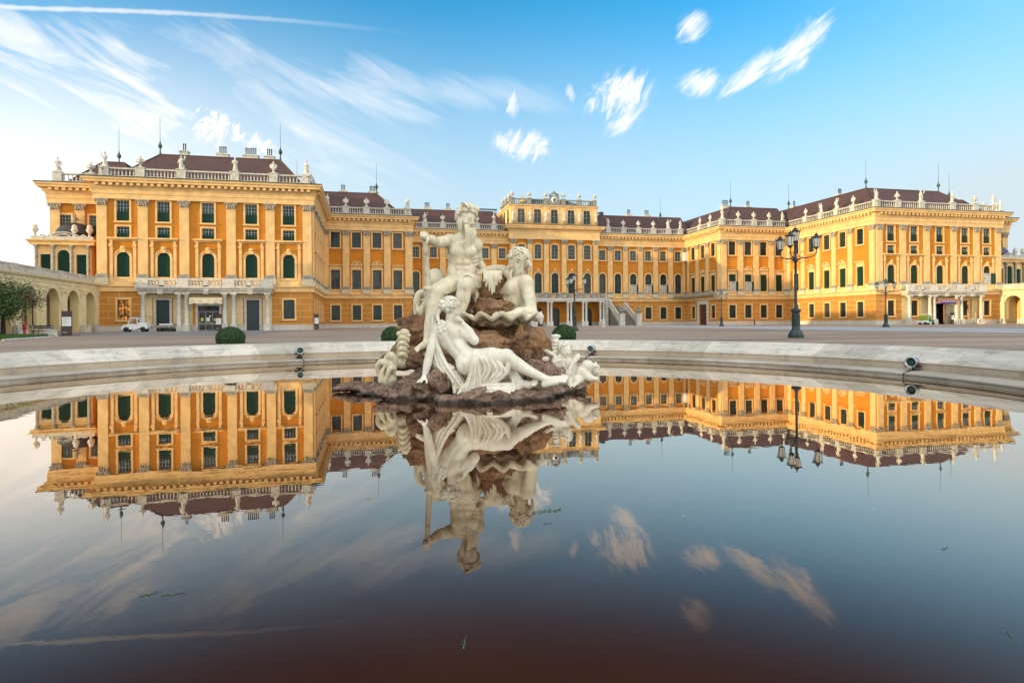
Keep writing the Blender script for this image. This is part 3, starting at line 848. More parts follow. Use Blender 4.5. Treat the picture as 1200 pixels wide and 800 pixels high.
# ---- central block D
fD = Facade(AX-HD, PD, AX+HD, PD)
for k in range(5):
    s = HD+(-7.15, -3.64, 0, 3.64, 7.15)[k]
    window('archD', fD, s, 6.83); window('dup', fD, s, 13.96)
    window('attic', fD, s, 21.35)
for off in (-8.93, -5.40, -1.9, 1.94, 5.43, 8.93): pilaster('D', fD, HD+off)
for off in (-7.15, -3.64, 0, 3.64, 7.15):
    w, h = 1.9, 3.9
    fD.holes.append((HD+off, 0.0, w, h, 1.0))
    x, y = fD.at(HD+off)
    mb = MB(); pts = arc_pts(w, h, 12, 1.0); mb.face([(p[0], 0.29, p[1]) for p in pts][::-1]); mb.box(-0.04, 0.04, 0.24, 0.288, 0, h-0.05)
    for zz in (0.9, 1.9, 2.9): mb.box(-w/2+0.1, w/2-0.1, 0.25, 0.286, zz, zz+0.07)
    pl(mb.build('door', M['dark'], None, (x, y, GZ), fD.rz))
ZD = [(0.72, 0), (5.16, 3), (7.0, 2), (18.0, 3), (20.6, 2), (40, 2)]
pl(fD.wall(25.0, ZD, WMATS))
def simple_wall(x0, y0, x1, y1, z0, z1, name='wall', zones=None):
    F = Facade(x0, y0, x1, y1); return pl(F.wall(z1, zones or [(60, 2)], WMATS, z0))
simple_wall(AX-HD, PD+11.3, AX-HD, PD, 19.9, 25.0); simple_wall(AX+HD, PD, AX+HD, PD+11.3, 19.9, 25.0)
for sg in (-1, 1):      # returns of the projecting centre
    if sg < 0: simple_wall(AX-HD, PC, AX-HD, PD, 0, 20.0)
    else: simple_wall(AX+HD, PD, AX+HD, PC, 0, 20.0)
# flank windows of the attic
for sg, F in ((-1, Facade(AX-HD, PD+11.3, AX-HD, PD)), (1, Facade(AX+HD, PD, AX+HD, PD+11.3))):
    for t in (2.0, 5.6, 9.2):
        x, y = F.at(t if sg > 0 else F.L-t, 0.31)
        nm, a, b, c, d, w, h, ar = WT['attic']
        mb = MB(); pts = rect_pts(w, h); ring(mb, pts, grow(pts, 0.2), 0.07-0.31+0.0, back=0.31)
        o = pl(mb.build('attic_window', M['cream'], None, (x, y, GZ+21.35), F.rz))
        p = MB(); p.face([(-w/2, 0.29, 0), (w/2, 0.29, 0), (w/2, 0.29, h), (-w/2, 0.29, h)]); p.build('pane', M['glass'], o)
mb = MB()
PDp = [(AX-HD, PC+2.5), (AX-HD, PD), (AX+HD, PD), (AX+HD, PC+2.5)]
sweep(mb, PDp, [(0.0,17.98,0),(0.42,17.983,0),(0.42,18.2,0),(0.38,18.22,0),(0.38,19.55,0),(0.5,19.7,0),(0.55,19.85,0),(1.05,20.15,0),(1.15,20.2,0),(1.15,20.45,0),(1.3,20.55,0),(1.34,20.8,0),(1.36,20.82,1),(1.34,20.9,1),(0.0,21.0,1)])
PDa = [(AX-HD, PD+11.3), (AX-HD, PD), (AX+HD, PD), (AX+HD, PD+11.3)]
sweep(mb, PDa, [(0.0,24.55,0),(0.12,24.553,0),(0.12,24.75,0),(0.3,24.9,0),(0.34,25.1,0),(0.36,25.12,1),(0.0,25.2,1)])
pl(place('cornice', mb.mesh('cornice', [M['cream'], M['lead']]), None, (0, 0, GZ)))
mb = MB(); sweep(mb, [(AX-HD, PC), (AX-HD, PD), (AX+HD, PD), (AX+HD, PC)], [(0.0,5.15,0),(0.16,5.153,0),(0.16,5.72,0),(0.26,5.78,0),(0.26,5.95,0),(0.0,5.965,0)])
pl(place('string_course', mb.mesh('string_course', M['cream']), None, (0, 0, GZ)))
# attic pilaster strips with little figures, iron railing on the cornice
for off in (-8.93, -5.40, -1.9, 1.94, 5.43, 8.93):
    mb = MB(); mb.box(-0.42, 0.42, -0.12, 0, 21.02, 24.5); mb.box(-0.5, 0.5, -0.17, 0, 24.2, 24.54); mb.box(-0.36, 0.36, -0.7, -0.13, 21.02, 21.7)
    x, y = fD.at(HD+off); o = pl(mb.build('attic_pilaster', M['cream'], None, (x, y, GZ), 0))
    figures.append((x, y-0.42, GZ+21.71, 'niche', 'attic of the central block', 0))
mb = MB()
for zz in (21.1, 21.45, 21.85): mb.box(AX-HD-0.9, AX+HD+0.9, PD-1.03, PD-0.99, zz, zz+0.035)
for k in range(96):
    xx = AX-HD-0.9+(2*HD+1.8)*k/95; mb.box(xx-0.014, xx+0.014, PD-1.02, PD-1.0, 20.95, 21.86)
pl(place('railing', mb.mesh('railing', M['iron']), None, (0, 0, GZ)))
# attic balustrade, clock
mb = MB()
balustrade_run(mb, (AX-HD, PD), (AX+HD, PD), 25.2, [0.45, 4.1, 7.6, 11.5, 15.0, 2*HD-0.45], 0.8, 0.2, 1.25)
balustrade_run(mb, (AX-HD, PD+11.3), (AX-HD, PD), 25.2, [3, 6.5, 9.4], 0.7, 0.2, 1.25)
balustrade_run(mb, (AX+HD, PD), (AX+HD, PD+11.3), 25.2, [3, 6.5, 9.4], 0.7, 0.2, 1.25)
pl(place('balustrade', mb.mesh('balustrade', M['greystone']), None, (0, 0, GZ)))
for s in (0.45, 4.1, 7.6, 11.5, 15.0, 2*HD-0.45):
    x, y = fD.at(s, -0.41); figures.append((x, y, GZ+26.6, 'smallurn', 'attic of the central block', 0))
for t in (3, 6.5, 9.4): figures.append((AX-HD+0.41, PD+t, GZ+26.6, 'smallurn', 'left flank of the central attic', 0))
mb = MB()
mb.box(-1.0, 1.0, 0.0, 0.5, 25.22, 26.3)
mb.taper((0, 0.25), (1.0, 0.25), (0.72, 0.22), 26.303, 27.3)
n = 14; top = [(1.0*math.cos(PI-PI*k/n)*1.05, 27.25+0.62*math.sin(PI*k/n)) for k in range(n+1)]; inn = [(a*0.72, 27.25+(b-27.25)*0.62) for a, b in top]
ring(mb, inn, top, 0.1, back=0.5, closed=False)
for sgn in (-1, 1): mb.ell((sgn*1.1, 0.2, 25.9), (0.4, 0.22, 0.5), 8, 6); mb.ell((sgn*0.95, 0.15, 26.9), (0.22, 0.2, 0.35), 8, 6)
mb.ell((0, 0.2, 28.0), (0.3, 0.25, 0.3), 8, 6)
x, y = fD.at(HD)
ck = pl(mb.build('clock_housing', M['greystone'], None, (x, y+0.15, GZ)))
d = MB(); d.lathe([(0.62, 0), (0.62, 0.05), (0.0, 0.055)], n=24); dial = d.build('clock_face', M['white'], ck, (0, -0.02, 26.35)); dial.rotation_euler = (PI/2, 0, 0)
d = MB(); d.lathe([(0.3, 0.06), (0.3, 0.075), (0.0, 0.08)], n=20); d.box(-0.03, 0.03, 0, 0.52, 0.085, 0.1); d.box(0, 0.36, -0.035, 0.035, 0.102, 0.115)
for k in range(12):
    a = PI*k/6; d.ell((0.5*math.cos(a), 0.5*math.sin(a), 0.07), (0.045, 0.045, 0.01), 6, 4)
hd = d.build('clock_hands', M['dark'], ck, (0, -0.02, 26.35)); hd.rotation_euler = (PI/2, 0, 0)
mb = MB(); mb.ell((AX-4.6, PD+9, 27.5), (0.75, 0.75, 0.75), 14, 10); mb.lathe([(0.3,0),(0.2,0.4),(0.05,0.8),(0.03,1.6),(0,1.7)], (AX-4.6, PD+9, 28.1), 8); mb.lathe([(0.6,-1.6),(0.4,-0.9),(0.3,-0.5)], (AX-4.6, PD+9, 27.5), 8)
pl(place('gilt_ball', mb.mesh('gilt_ball', M['gold']), None, (0, 0, GZ)))
# low roof over the attic, garden-side upper storey behind it
mb = MB(); b = [(AX-HD+1, PD+1, 25.15), (AX+HD-1, PD+1, 25.15), (AX+HD-1, PD+11.3, 25.15), (AX-HD+1, PD+11.3, 25.15)]; mb.faces(b+[(AX-4, PD+5, 27.2), (AX+4, PD+5, 27.2)], [(0,1,5,4),(1,2,5),(2,3,4,5),(3,0,4)])
pl(place('roof', mb.mesh('roof', M['lead']), None, (0, 0, GZ)))
simple_wall(AX-15.5, PD+12.0, AX+15.5, PD+12.0, 19, 25.0, zones=[(24.0, 3), (60, 2)])
simple_wall(AX-15.5, PD+24, AX-15.5, PD+12, 19, 25.0); simple_wall(AX+15.5, PD+12, AX+15.5, PD+24, 19, 25.0)
mb = MB()
balustrade_run(mb, (AX-15.5, PD+12), (AX-HD-0.3, PD+12), 25.02, [0.5], 0.8, 0.2, 1.2); balustrade_run(mb, (AX+HD+0.3, PD+12), (AX+15.5, PD+12), 25.02, [5.4], 0.8, 0.2, 1.2)
mb.box(AX-15.6, AX+15.6, PD+12.9, PD+24, 25.0, 25.1)
pl(place('balustrade', mb.mesh('balustrade', M['lead']), None, (0, 0, GZ)))
# back of the palace (closes the volume)
simple_wall(AX+HE, 150, AX-HE, 150, 0, 20)

# ---- entrance porches of the wings
def porch(d, right):
    F = d['fA']; S = d['S']; c = S(F, d['cA']); x, y = F.at(c)
    root = pl(empty('porch', (x, y, GZ)))
    D = 1.55; W = 8.3
    m = MB()
    m.box(-W+0.25, W-0.25, -D+0.25, -0.02, 4.92, 5.25); m.box(-W, W, -D-0.1, -0.02, 5.50, 5.76); m.box(-W+0.15, W-0.15, -D+0.05, -0.022, 5.253, 5.497)
    for xx in (-5.4, 0, 5.4): m.box(xx-0.32, xx+0.32, -D-0.02, -0.4, 4.80, 5.49)
    for xx in (-7.5, -2.75, 2.75, 7.5): m.box(xx-0.75, xx+0.75, -D-0.13, -D+0.6, 5.51, 5.762)
    m.build('porch_slab', M['stone'], root)
    b = MB()
    def bx(x0, x1, z0, z1, t=0.0): b.box(x0, x1, -D-0.02-t, -D+0.3+t, z0, z1)
    for xx in (-7.5, -2.75, 2.75, 7.5): bx(xx-0.72, xx+0.72, 5.765, 6.78, 0.05)
    for xx in (-5.2, 0, 5.2): bx(xx-0.3, xx+0.3, 5.765, 6.55)
    bx(-W, W, 6.555, 6.76, 0.02); bx(-W, W, 5.766, 5.9)
    for a0, a1 in ((-6.7, -5.55), (-4.85, -3.5), (-2.0, -0.35), (0.35, 2.0), (3.5, 4.85), (5.55, 6.7)):
        n = max(2, int((a1-a0)/0.34))
        for k in range(n):
            xx = a0+(a1-a0)*(k+0.5)/n; b.ell((xx, -D+0.14, 6.22), (0.13, 0.10, 0.33), 8, 6); b.ell((xx+0.1, -D+0.14, 6.02), (0.08, 0.08, 0.09), 6, 4); b.ell((xx-0.1, -D+0.14, 6.42), (0.08, 0.08, 0.09), 6, 4)
    b.build('balcony_balustrade', M['stonew'], root)
    for xx in (-7.5, -3.3, -2.4, 2.2, 3.3, 7.5):
        k = MB(); k.box(xx-0.42, xx+0.42, -D+0.02, -D+0.86, 0, 0.75); k.box(xx-0.36, xx+0.36, -D+0.08, -D+0.8, 0.753, 0.92)
        k.lathe([(0.30,0.92),(0.30,1.0),(0.26,1.05),(0.265,2.4),(0.225,4.45),(0.28,4.5),(0.24,4.56),(0.33,4.72)], (xx, -D+0.44, 0), 14); k.box(xx-0.38, xx+0.38, -D+0.06, -D+0.82, 4.722, 4.918)
        k.build('column', M['stonew'], root)
    w = MB()        # wall panels behind the columns
    for a0, a1 in ((-7.9, -6.75), (-4.25, -1.95), (1.95, 4.25), (6.75, 7.9)): w.box(a0, a1, -0.06, -0.004, 0.75, 4.9)
    w.box(-7.9, 7.9, -0.065, -0.062+0.055, 4.45, 4.905)
    w.build('wall_panel', M['porchp'], root)
    if not right:
        a = MB(); n = 16; Wd = 2.0
        for k in range(n):
            x0 = -Wd+2*Wd*k/n; x1 = -Wd+2*Wd*(k+1)/n
            f = lambda xx: 3.55+0.05*math.cos(xx*5)
            g = lambda xx: -D-0.05+0.05*math.sin(xx*7)
            a.face([(x0, g(x0), f(x0)), (x1, g(x1), f(x1)), (x1, -D+0.15, 4.35), (x0, -D+0.15, 4.35)])
            a.face([(x0, -D+0.153, 4.35), (x1, -D+0.153, 4.35), (x1, g(x1)+0.02, f(x1)), (x0, g(x0)+0.02, f(x0))])
        for k in range(3):
            zc = 4.2-0.16*k
            a.tube([(-Wd+2*Wd*q/12, -D+0.08-0.05*k, zc-0.28*math.sin(PI*q/12)) for q in range(13)], 0.028, 5)
        a.build('awning', M['canvas'], root)
    else:
        a = MB(); a.box(-2.1, 2.1, -D-0.02, -D+0.03, 3.55, 4.35, 0)
        a.box(-2.1, 2.1, -D-0.03, -D-0.022, 4.17, 4.36, 1)
        for sgn, xx in ((-1, -1.8), (1, 1.8)): a.box(xx-0.22, xx+0.22, -D-0.034, -D-0.024, 3.62, 4.1, 1); 
        for k in range(26):
            if k in (4, 9, 15, 20): continue
            xx = -1.3+2.6*k/25; hh = 0.12 if k % 3 else 0.18
            a.box(xx-0.033, xx+0.033, -D-0.03, -D-0.022, 3.86, 3.86+hh, 2)
        a.build('banner', [M['purple'], M['orange'], M['paper']], root)
M['porchp'] = mat('porch_wall', (0.66, 0.52, 0.28), 0.8, 0.07, 1.0, 0.1, 20)
M['purple'] = mat('purple_banner', (0.06, 0.03, 0.22), 0.6, 0.1, 2)
M['orange'] = mat('orange_strip', (0.60, 0.22, 0.10), 0.6, 0.1, 2)
porch(left, False); porch(rightd, True)

# ---- terrace with double stairs in front of the centre
def terrace():
    root = pl(empty('terrace', (AX, PD, GZ)))
    D = 3.4; W = 9.6
    m = MB(); m.box(-W, W, -D-0.12, -0.3, 5.30, 5.66); m.box(-W+0.12, W-0.12, -D, -0.302, 5.0, 5.297)
    m.build('terrace_slab', M['stonew'], root)
    b = MB()
    peds = (-9.2, -5.4, -2.1, 2.1, 5.4, 9.2)
    for xx in peds: b.box(xx-0.42, xx+0.42, -D-0.06, -D+0.4, 5.663, 6.68)
    for xx in (-7.3, -3.75, 0, 3.75, 7.3): b.box(xx-0.7, xx+0.7, -D-0.02, -D+0.02+0.3, 5.664, 6.4)
    b.box(-W, W, -D-0.03, -D+0.36, 6.42, 6.62)
    for k in range(60):
        xx = -W+2*W*(k+0.5)/60; b.lathe([(0.05,0),(0.09,0.25),(0.04,0.6),(0.06,0.75)], (xx, -D+0.15, 5.664), 6)
    b.build('terrace_balustrade', M['greystone'], root)
    for c in peds:
        for sx in (-0.36, 0.36):
            k = MB(); xx = c+sx
            k.box(xx-0.33, xx+0.33, -D-0.02, -D+0.64, 0, 0.95); k.lathe([(0.26,0.95),(0.27,1.05),(0.22,1.12),(0.22,4.5),(0.28,4.6),(0.25,4.7),(0.3,4.85)], (xx, -D+0.31, 0), 12); k.box(xx-0.32, xx+0.32, -D+0.0, -D+0.62, 4.852, 4.997)
            k.build('column', M['stonew'], root)
    for sg in (-1, 1):
        st = MB()
        # upper flight along the facade, z 5.66 -> 3.55
        n = 13
        for k in range(n):
            x0 = W+0.02+k*0.34; z = 5.62-(k+1)*0.16
            st.box(min(sg*x0, sg*(x0+0.34)), max(sg*x0, sg*(x0+0.34)), -D+0.45, -0.4, 0.0, z)
        # lower flight towards the court
        xa, xb = W+1.2, W+4.4
        n = 21
        for k in range(n):
            y0 = -D+0.40-k*0.33; z = 3.53-k*0.166
            st.box(min(sg*xa, sg*xb), max(sg*xa, sg*xb), y0-0.33, y0-0.001, 0, z)
        st.build('stair_flight', M['stairstone'], root)
        ck = MB()
        # raking parapets: solid string + rail
        def rake(p0, p1, t=0.14, h0=0.18, h1=0.85):
            p0 = Vector(p0); p1 = Vector(p1); d = (p1-p0); hd = Vector((d.x, d.y, 0)).normalized(); nn = Vector((-hd.y, hd.x, 0))*t
            for a, bb in ((0.0-0.55, h0), (h1, h1+0.16)):
                V = [p0-nn+Vector((0,0,a)), p0+nn+Vector((0,0,a)), p0+nn+Vector((0,0,bb)), p0-nn+Vector((0,0,bb)), p1-nn+Vector((0,0,a)), p1+nn+Vector((0,0,a)), p1+nn+Vector((0,0,bb)), p1-nn+Vector((0,0,bb))]
                ck.faces(V, [(0,1,2,3),(7,6,5,4),(0,4,5,1),(1,5,6,2),(2,6,7,3),(3,7,4,0)])
            L = d.length; m_ = int(L/0.34)
            for q in range(m_):
                pt = p0+d*((q+0.5)/m_); ck.lathe([(0.05,0),(0.08,0.2),(0.04,0.5),(0.06,0.67)], (pt.x, pt.y, pt.z+h0), 6)
        rake((sg*W, -D+0.2, 5.66), (sg*(W+1.0), -D+0.2, 5.0))
        rake((sg*(W+1.0), -D+0.2, 5.0), (sg*(xb-0.1), -D+0.2, 3.6)) if False else None
        rake((sg*(xa-0.2), -D+0.1, 4.6), (sg*(xa-0.2), -D-6.4, 0.55)); rake((sg*(xb+0.2), -D+0.1, 3.8), (sg*(xb+0.2), -D-6.4, 0.55))
        for xx in (xa-0.2, xb+0.2):
            ck.box(sg*xx-0.5, sg*xx+0.5, -D-7.2, -D-6.2, 0, 2.2); ck.box(sg*xx-0.58, sg*xx+0.58, -D-7.28, -D-6.12, 2.203, 2.4)
        ck.box(sg*(W+0.55)-0.3, sg*(W+0.55)+0.3, -D-0.05, -D+0.45, 0, 5.9)
        ck.box(sg*(xb+0.2)-0.45, sg*(xb+0.2)+0.45, -D-0.4, -D+0.5, 0, 4.7); ck.box(sg*(xa-0.2)-0.3, sg*(xa-0.2)+0.3, -D-0.3, -D+0.3, 3.9, 5.2)
        ck.build('stair_parapet', M['stone'], root)
M['stairstone'] = mat('stair_stone', (0.20, 0.175, 0.14), 0.85, 0.15, 2, 0.2, 20)
terrace()
# balcony round the inner corners of B and C
for sg in (-1, 1):
    X = lambda h: AX+sg*h
    P = [(X(HB), PB+1.5), (X(HB), PC), (X(HB-3.4), PC)]
    mb = MB()
    Q = P if sg < 0 else P[::-1]
    sweep(mb, Q, [(0.0,5.98,0),(0.9,5.99,0),(1.0,6.15,0),(0.0,6.17,0)])
    pl(place('balcony_slab', mb.mesh('balcony_slab', M['stone']), None, (0, 0, GZ)))
    mb = MB()
    for (a, b) in ((Vector((X(HB-0.9), PB+1.5)), Vector((X(HB-0.9), PC-0.9))), (Vector((X(HB-0.9), PC-0.9)), Vector((X(HB-3.4), PC-0.9)))):
        d = b-a; n = int(d.length/0.28)
        for k in range(n+1):
            p = a+d*k/n
            mb.tube([(p.x+0.05*math.sin(q*1.6), p.y+0.03*math.sin(q*2), 6.17+0.2*q) for q in range(5)], 0.03, 4, smooth=False)
        for zz in (6.2, 6.95): mb.tube([(a.x, a.y, zz), (b.x, b.y, zz)], 0.04, 4)
    pl(place('balcony_railing', mb.mesh('balcony_railing', M['greystone']), None, (0, 0, GZ)))
# ------------------------------------------------------------------ ground, basin, water
BC = (1.466, 13.154); RW = 11.63
def groundmat():
    m = bpy.data.materials.new('court_gravel'); m.use_nodes = True
    t = NT(m.node_tree); tc = t.n('ShaderNodeTexCoord'); o = tc.outputs['Object']
    sp = t.n('ShaderNodeSeparateXYZ', inp={0: o})
    fine = t.noise(o, 9.0, 6, 0.7); big = t.noise(o, 0.07, 5, 0.6)
    st = t.noise(t.mapping(o, rot=(0,0,R(8)), scale=(0.05, 0.55, 1)), 1.0, 5, 0.6)
    f = t.m('ADD', t.m('MULTIPLY', st, 0.5), t.m('ADD', t.m('MULTIPLY', big, 0.35), t.m('MULTIPLY', fine, 0.3)))
    c = t.mix(t.rng(f, 0.42, 0.72), (0.165, 0.106, 0.070, 1), (0.385, 0.275, 0.19, 1))
    # wheel tracks and raked bands
    w = t.n('ShaderNodeTexWave', inp={'Vector': t.mapping(o, rot=(0,0,R(5))), 'Scale': 0.045, 'Distortion': 3.0, 'Detail': 3.0, 'Detail Scale': 0.6}); w.bands_direction = 'Y'
    c = t.mix(t.m('MULTIPLY', t.rng(w.outputs[1], 0.6, 0.95), 0.30), c, (0.36, 0.30, 0.25, 1))
    b = t.n('ShaderNodeBsdfPrincipled', inp={'Base Color': c, 'Roughness': 0.95})
    bp = t.n('ShaderNodeBump', inp={'Strength': 0.5, 'Distance': 0.03, 'Height': fine}); t.set(b.inputs['Normal'], bp.outputs[0])
    t.n('ShaderNodeOutputMaterial', inp={0: b.outputs[0]}); return m
M['gravel'] = groundmat()
M['asphalt'] = mat('pale_asphalt', (0.34, 0.345, 0.36), 0.9, 0.10, 0.5, 0.2, 20)
M['asphaltd'] = mat('grey_asphalt', (0.19, 0.185, 0.185), 0.9, 0.14, 0.4, 0.2, 20)
def sheet(name, pts, z, m):
    mb = MB(); mb.face([(x, y, z) for x, y in pts]); o = mb.build(name, m); tag(o, kind='structure'); return o
mb = MB(); n = 96; RO = 13.5
radii = [RO, 16, 22, 40, 80, 160, 400, 1200]
V = []; F = []
for r in radii:
    for k in range(n):
        a = 2*PI*k/n; V.append((BC[0]+r*math.cos(a), BC[1]+r*math.sin(a), GZ))
for i in range(len(radii)-1):
    for k in range(n):
        k2 = (k+1) % n; F.append((i*n+k, i*n+k2, (i+1)*n+k2, (i+1)*n+k))
mb.faces(V, [f[::-1] for f in F] if False else F)
ground = mb.build('ground', M['gravel']); tag(ground, kind='structure')
o = sheet('path', [(AX+1.5, 30), (AX+19.5, 34), (AX+22, PB+9), (AX+1.5, PC-1)], GZ+0.004, M['asphalt'])
o = sheet('pavement', [(AX-HB+1, PC-9), (AX+1.2, PC-9), (AX+1.2, PC), (AX-HB+1, PC)], GZ+0.004, M['asphalt'])
o = sheet('road', [(-30, 62), (-9, 52), (-8, PB-4), (12, PB-2), (12, PB+12), (-7, PB+12), (-33.5, PB+1)], GZ+0.004, M['asphaltd'])
o = sheet('pavement', [(AX+20.5, 40), (AX+73, 50), (AX+73, PA-5.5), (AX+HA+2, PA-5.5)], GZ+0.008, M['pinkgravel']) if 'pinkgravel' in M else None
def basinmat():
    m = bpy.data.materials.new('basin_limestone'); m.use_nodes = True
    t = NT(m.node_tree); uvn = t.n('ShaderNodeUVMap', uv_map='uv').outputs[0]; tc = t.n('ShaderNodeTexCoord'); o = tc.outputs['Object']
    sp = t.n('ShaderNodeSeparateXYZ', inp={0: uvn})
    blk = t.m('FLOOR', t.m('DIVIDE', sp.outputs[0], 1.93))
    wn = t.n('ShaderNodeTexWhiteNoise', noise_dimensions='1D'); t.set(wn.inputs['W'], blk)
    n1 = t.noise(t.mapping(uvn, rot=(0,0,R(52)), scale=(0.6, 3.5, 1)), 1.2, 7, 0.7, 0.6); n2 = t.noise(o, 14, 5, 0.7); n3 = t.noise(o, 0.8, 5, 0.6)
    f = t.m('ADD', t.m('MULTIPLY', n1, 0.5), t.m('ADD', t.m('MULTIPLY', n3, 0.35), t.m('MULTIPLY', wn.outputs[0], 0.16)))
    c = t.mix(t.rng(f, 0.28, 0.72), (0.34, 0.305, 0.25, 1), (0.74, 0.675, 0.575, 1))
    # lichen specks and dark weathering streaks
    c = t.mix(t.m('MULTIPLY', t.rng(n2, 0.58, 0.72), 0.5), c, (0.16, 0.15, 0.125, 1))
    low = t.rng(sp.outputs[1], 1.28, 0.9)
    c = t.mix(t.m('MULTIPLY', t.m('MULTIPLY', low, t.rng(n1, 0.35, 0.62)), 0.65), c, (0.30, 0.205, 0.12, 1))
    c = t.mix(t.m('MULTIPLY', t.m('MULTIPLY', t.rng(sp.outputs[1], 0.98, 1.0), t.rng(sp.outputs[1], 1.3, 1.24)), 0.55), c, (0.36, 0.26, 0.155, 1))
    c = t.mix(t.m('MULTIPLY', t.rng(t.noise(o, 2.3, 6, 0.7, 0.4), 0.52, 0.66), 0.45), c, (0.20, 0.19, 0.165, 1))
    fr = t.m('FRACT', t.m('DIVIDE', sp.outputs[0], 1.93))
    j = t.m('LESS_THAN', t.m('ABSOLUTE', t.m('SUBTRACT', fr, 0.5)), 0.004)
    c = t.mix(t.m('MULTIPLY', j, 0.5), c, (0.10, 0.085, 0.07, 1))
    b = t.n('ShaderNodeBsdfPrincipled', inp={'Base Color': c, 'Roughness': 0.75})
    h = t.m('ADD', n2, t.m('MULTIPLY', j, -2.0))
    bp = t.n('ShaderNodeBump', inp={'Strength': 0.35, 'Distance': 0.015, 'Height': h}); t.set(b.inputs['Normal'], bp.outputs[0])
    t.n('ShaderNodeOutputMaterial', inp={0: b.outputs[0]}); return m
M['basin'] = basinmat()
mb = MB(); n = 180
prof = [(RW+0.02,-0.45),(RW+0.02,0.075),(RW-0.03,0.085),(RW-0.03,0.118),(RW+0.02,0.128),(RW+0.92,0.135),(RW+0.93,0.31),(RW+0.90,0.325),(RW+0.94,0.345),(RW+1.52,0.66),(RW+1.62,0.70),(RW+1.75,0.715),(RW+1.95,0.70),(RW+2.02,0.66),(RW+2.02,0.40)]
ln = [0]
for (a, b), (c, d) in zip(prof, prof[1:]): ln.append(ln[-1]+math.hypot(c-a, d-b))
base = ln[5]
for k in range(n):
    a0, a1 = 2*PI*k/n, 2*PI*(k+1)/n
    for i in range(len(prof)-1):
        (r0, z0), (r1, z1) = prof[i], prof[i+1]
        P = [(BC[0]+r*math.cos(a), BC[1]+r*math.sin(a), z) for a, r, z in ((a0,r0,z0),(a1,r0,z0),(a1,r1,z1),(a0,r1,z1))]
        u0, u1 = a0*12.5, a1*12.5
        v0, v1 = ln[i]-base+1.0, ln[i+1]-base+1.0
        mb.face(P[::-1], 0, [(u0,v0),(u1,v0),(u1,v1),(u0,v1)][::-1])
basin = tag(mb.build('basin_rim', M['basin']), 'weathered pale limestone rim ring around the fountain pool', 'basin rim')
def watermat():
    m = bpy.data.materials.new('pool_water'); m.use_nodes = True
    t = NT(m.node_tree); tc = t.n('ShaderNodeTexCoord'); o = tc.outputs['Object']
    h = t.m('ADD', t.noise(t.mapping(o, scale=(1, 1, 1)), 1.3, 3, 0.5, 0.3), t.m('MULTIPLY', t.noise(o, 9.0, 2, 0.5), 0.10))
    bp = t.n('ShaderNodeBump', inp={'Strength': 0.05, 'Distance': 0.02, 'Height': h})
    lw = t.n('ShaderNodeLayerWeight', inp={'Blend': 0.5, 'Normal': bp.outputs[0]})
    fac = t.m('ADD', 0.006, t.m('MULTIPLY', t.rng(lw.outputs['Facing'], 0.51, 1.0), 0.95))
    murk = t.mix(t.rng(t.noise(o, 0.25, 4), 0.35, 0.65), (0.036, 0.013, 0.007, 1), (0.048, 0.019, 0.011, 1))
    df = t.n('ShaderNodeBsdfDiffuse', inp={'Color': murk, 'Normal': bp.outputs[0]})
    gl = t.n('ShaderNodeBsdfGlossy', inp={'Color': (1.0, 0.92, 0.82, 1), 'Roughness': 0.0, 'Normal': bp.outputs[0]})
    mx = t.n('ShaderNodeMixShader', inp={0: fac, 1: df.outputs[0], 2: gl.outputs[0]})
    t.n('ShaderNodeOutputMaterial', inp={0: mx.outputs[0]}); return m
M['water'] = watermat()
mb = MB(); mb.face([(BC[0]+(RW+0.05)*math.cos(2*PI*k/128), BC[1]+(RW+0.05)*math.sin(2*PI*k/128), 0.0) for k in range(128)])
water = tag(mb.build('water', M['water']), kind='structure')

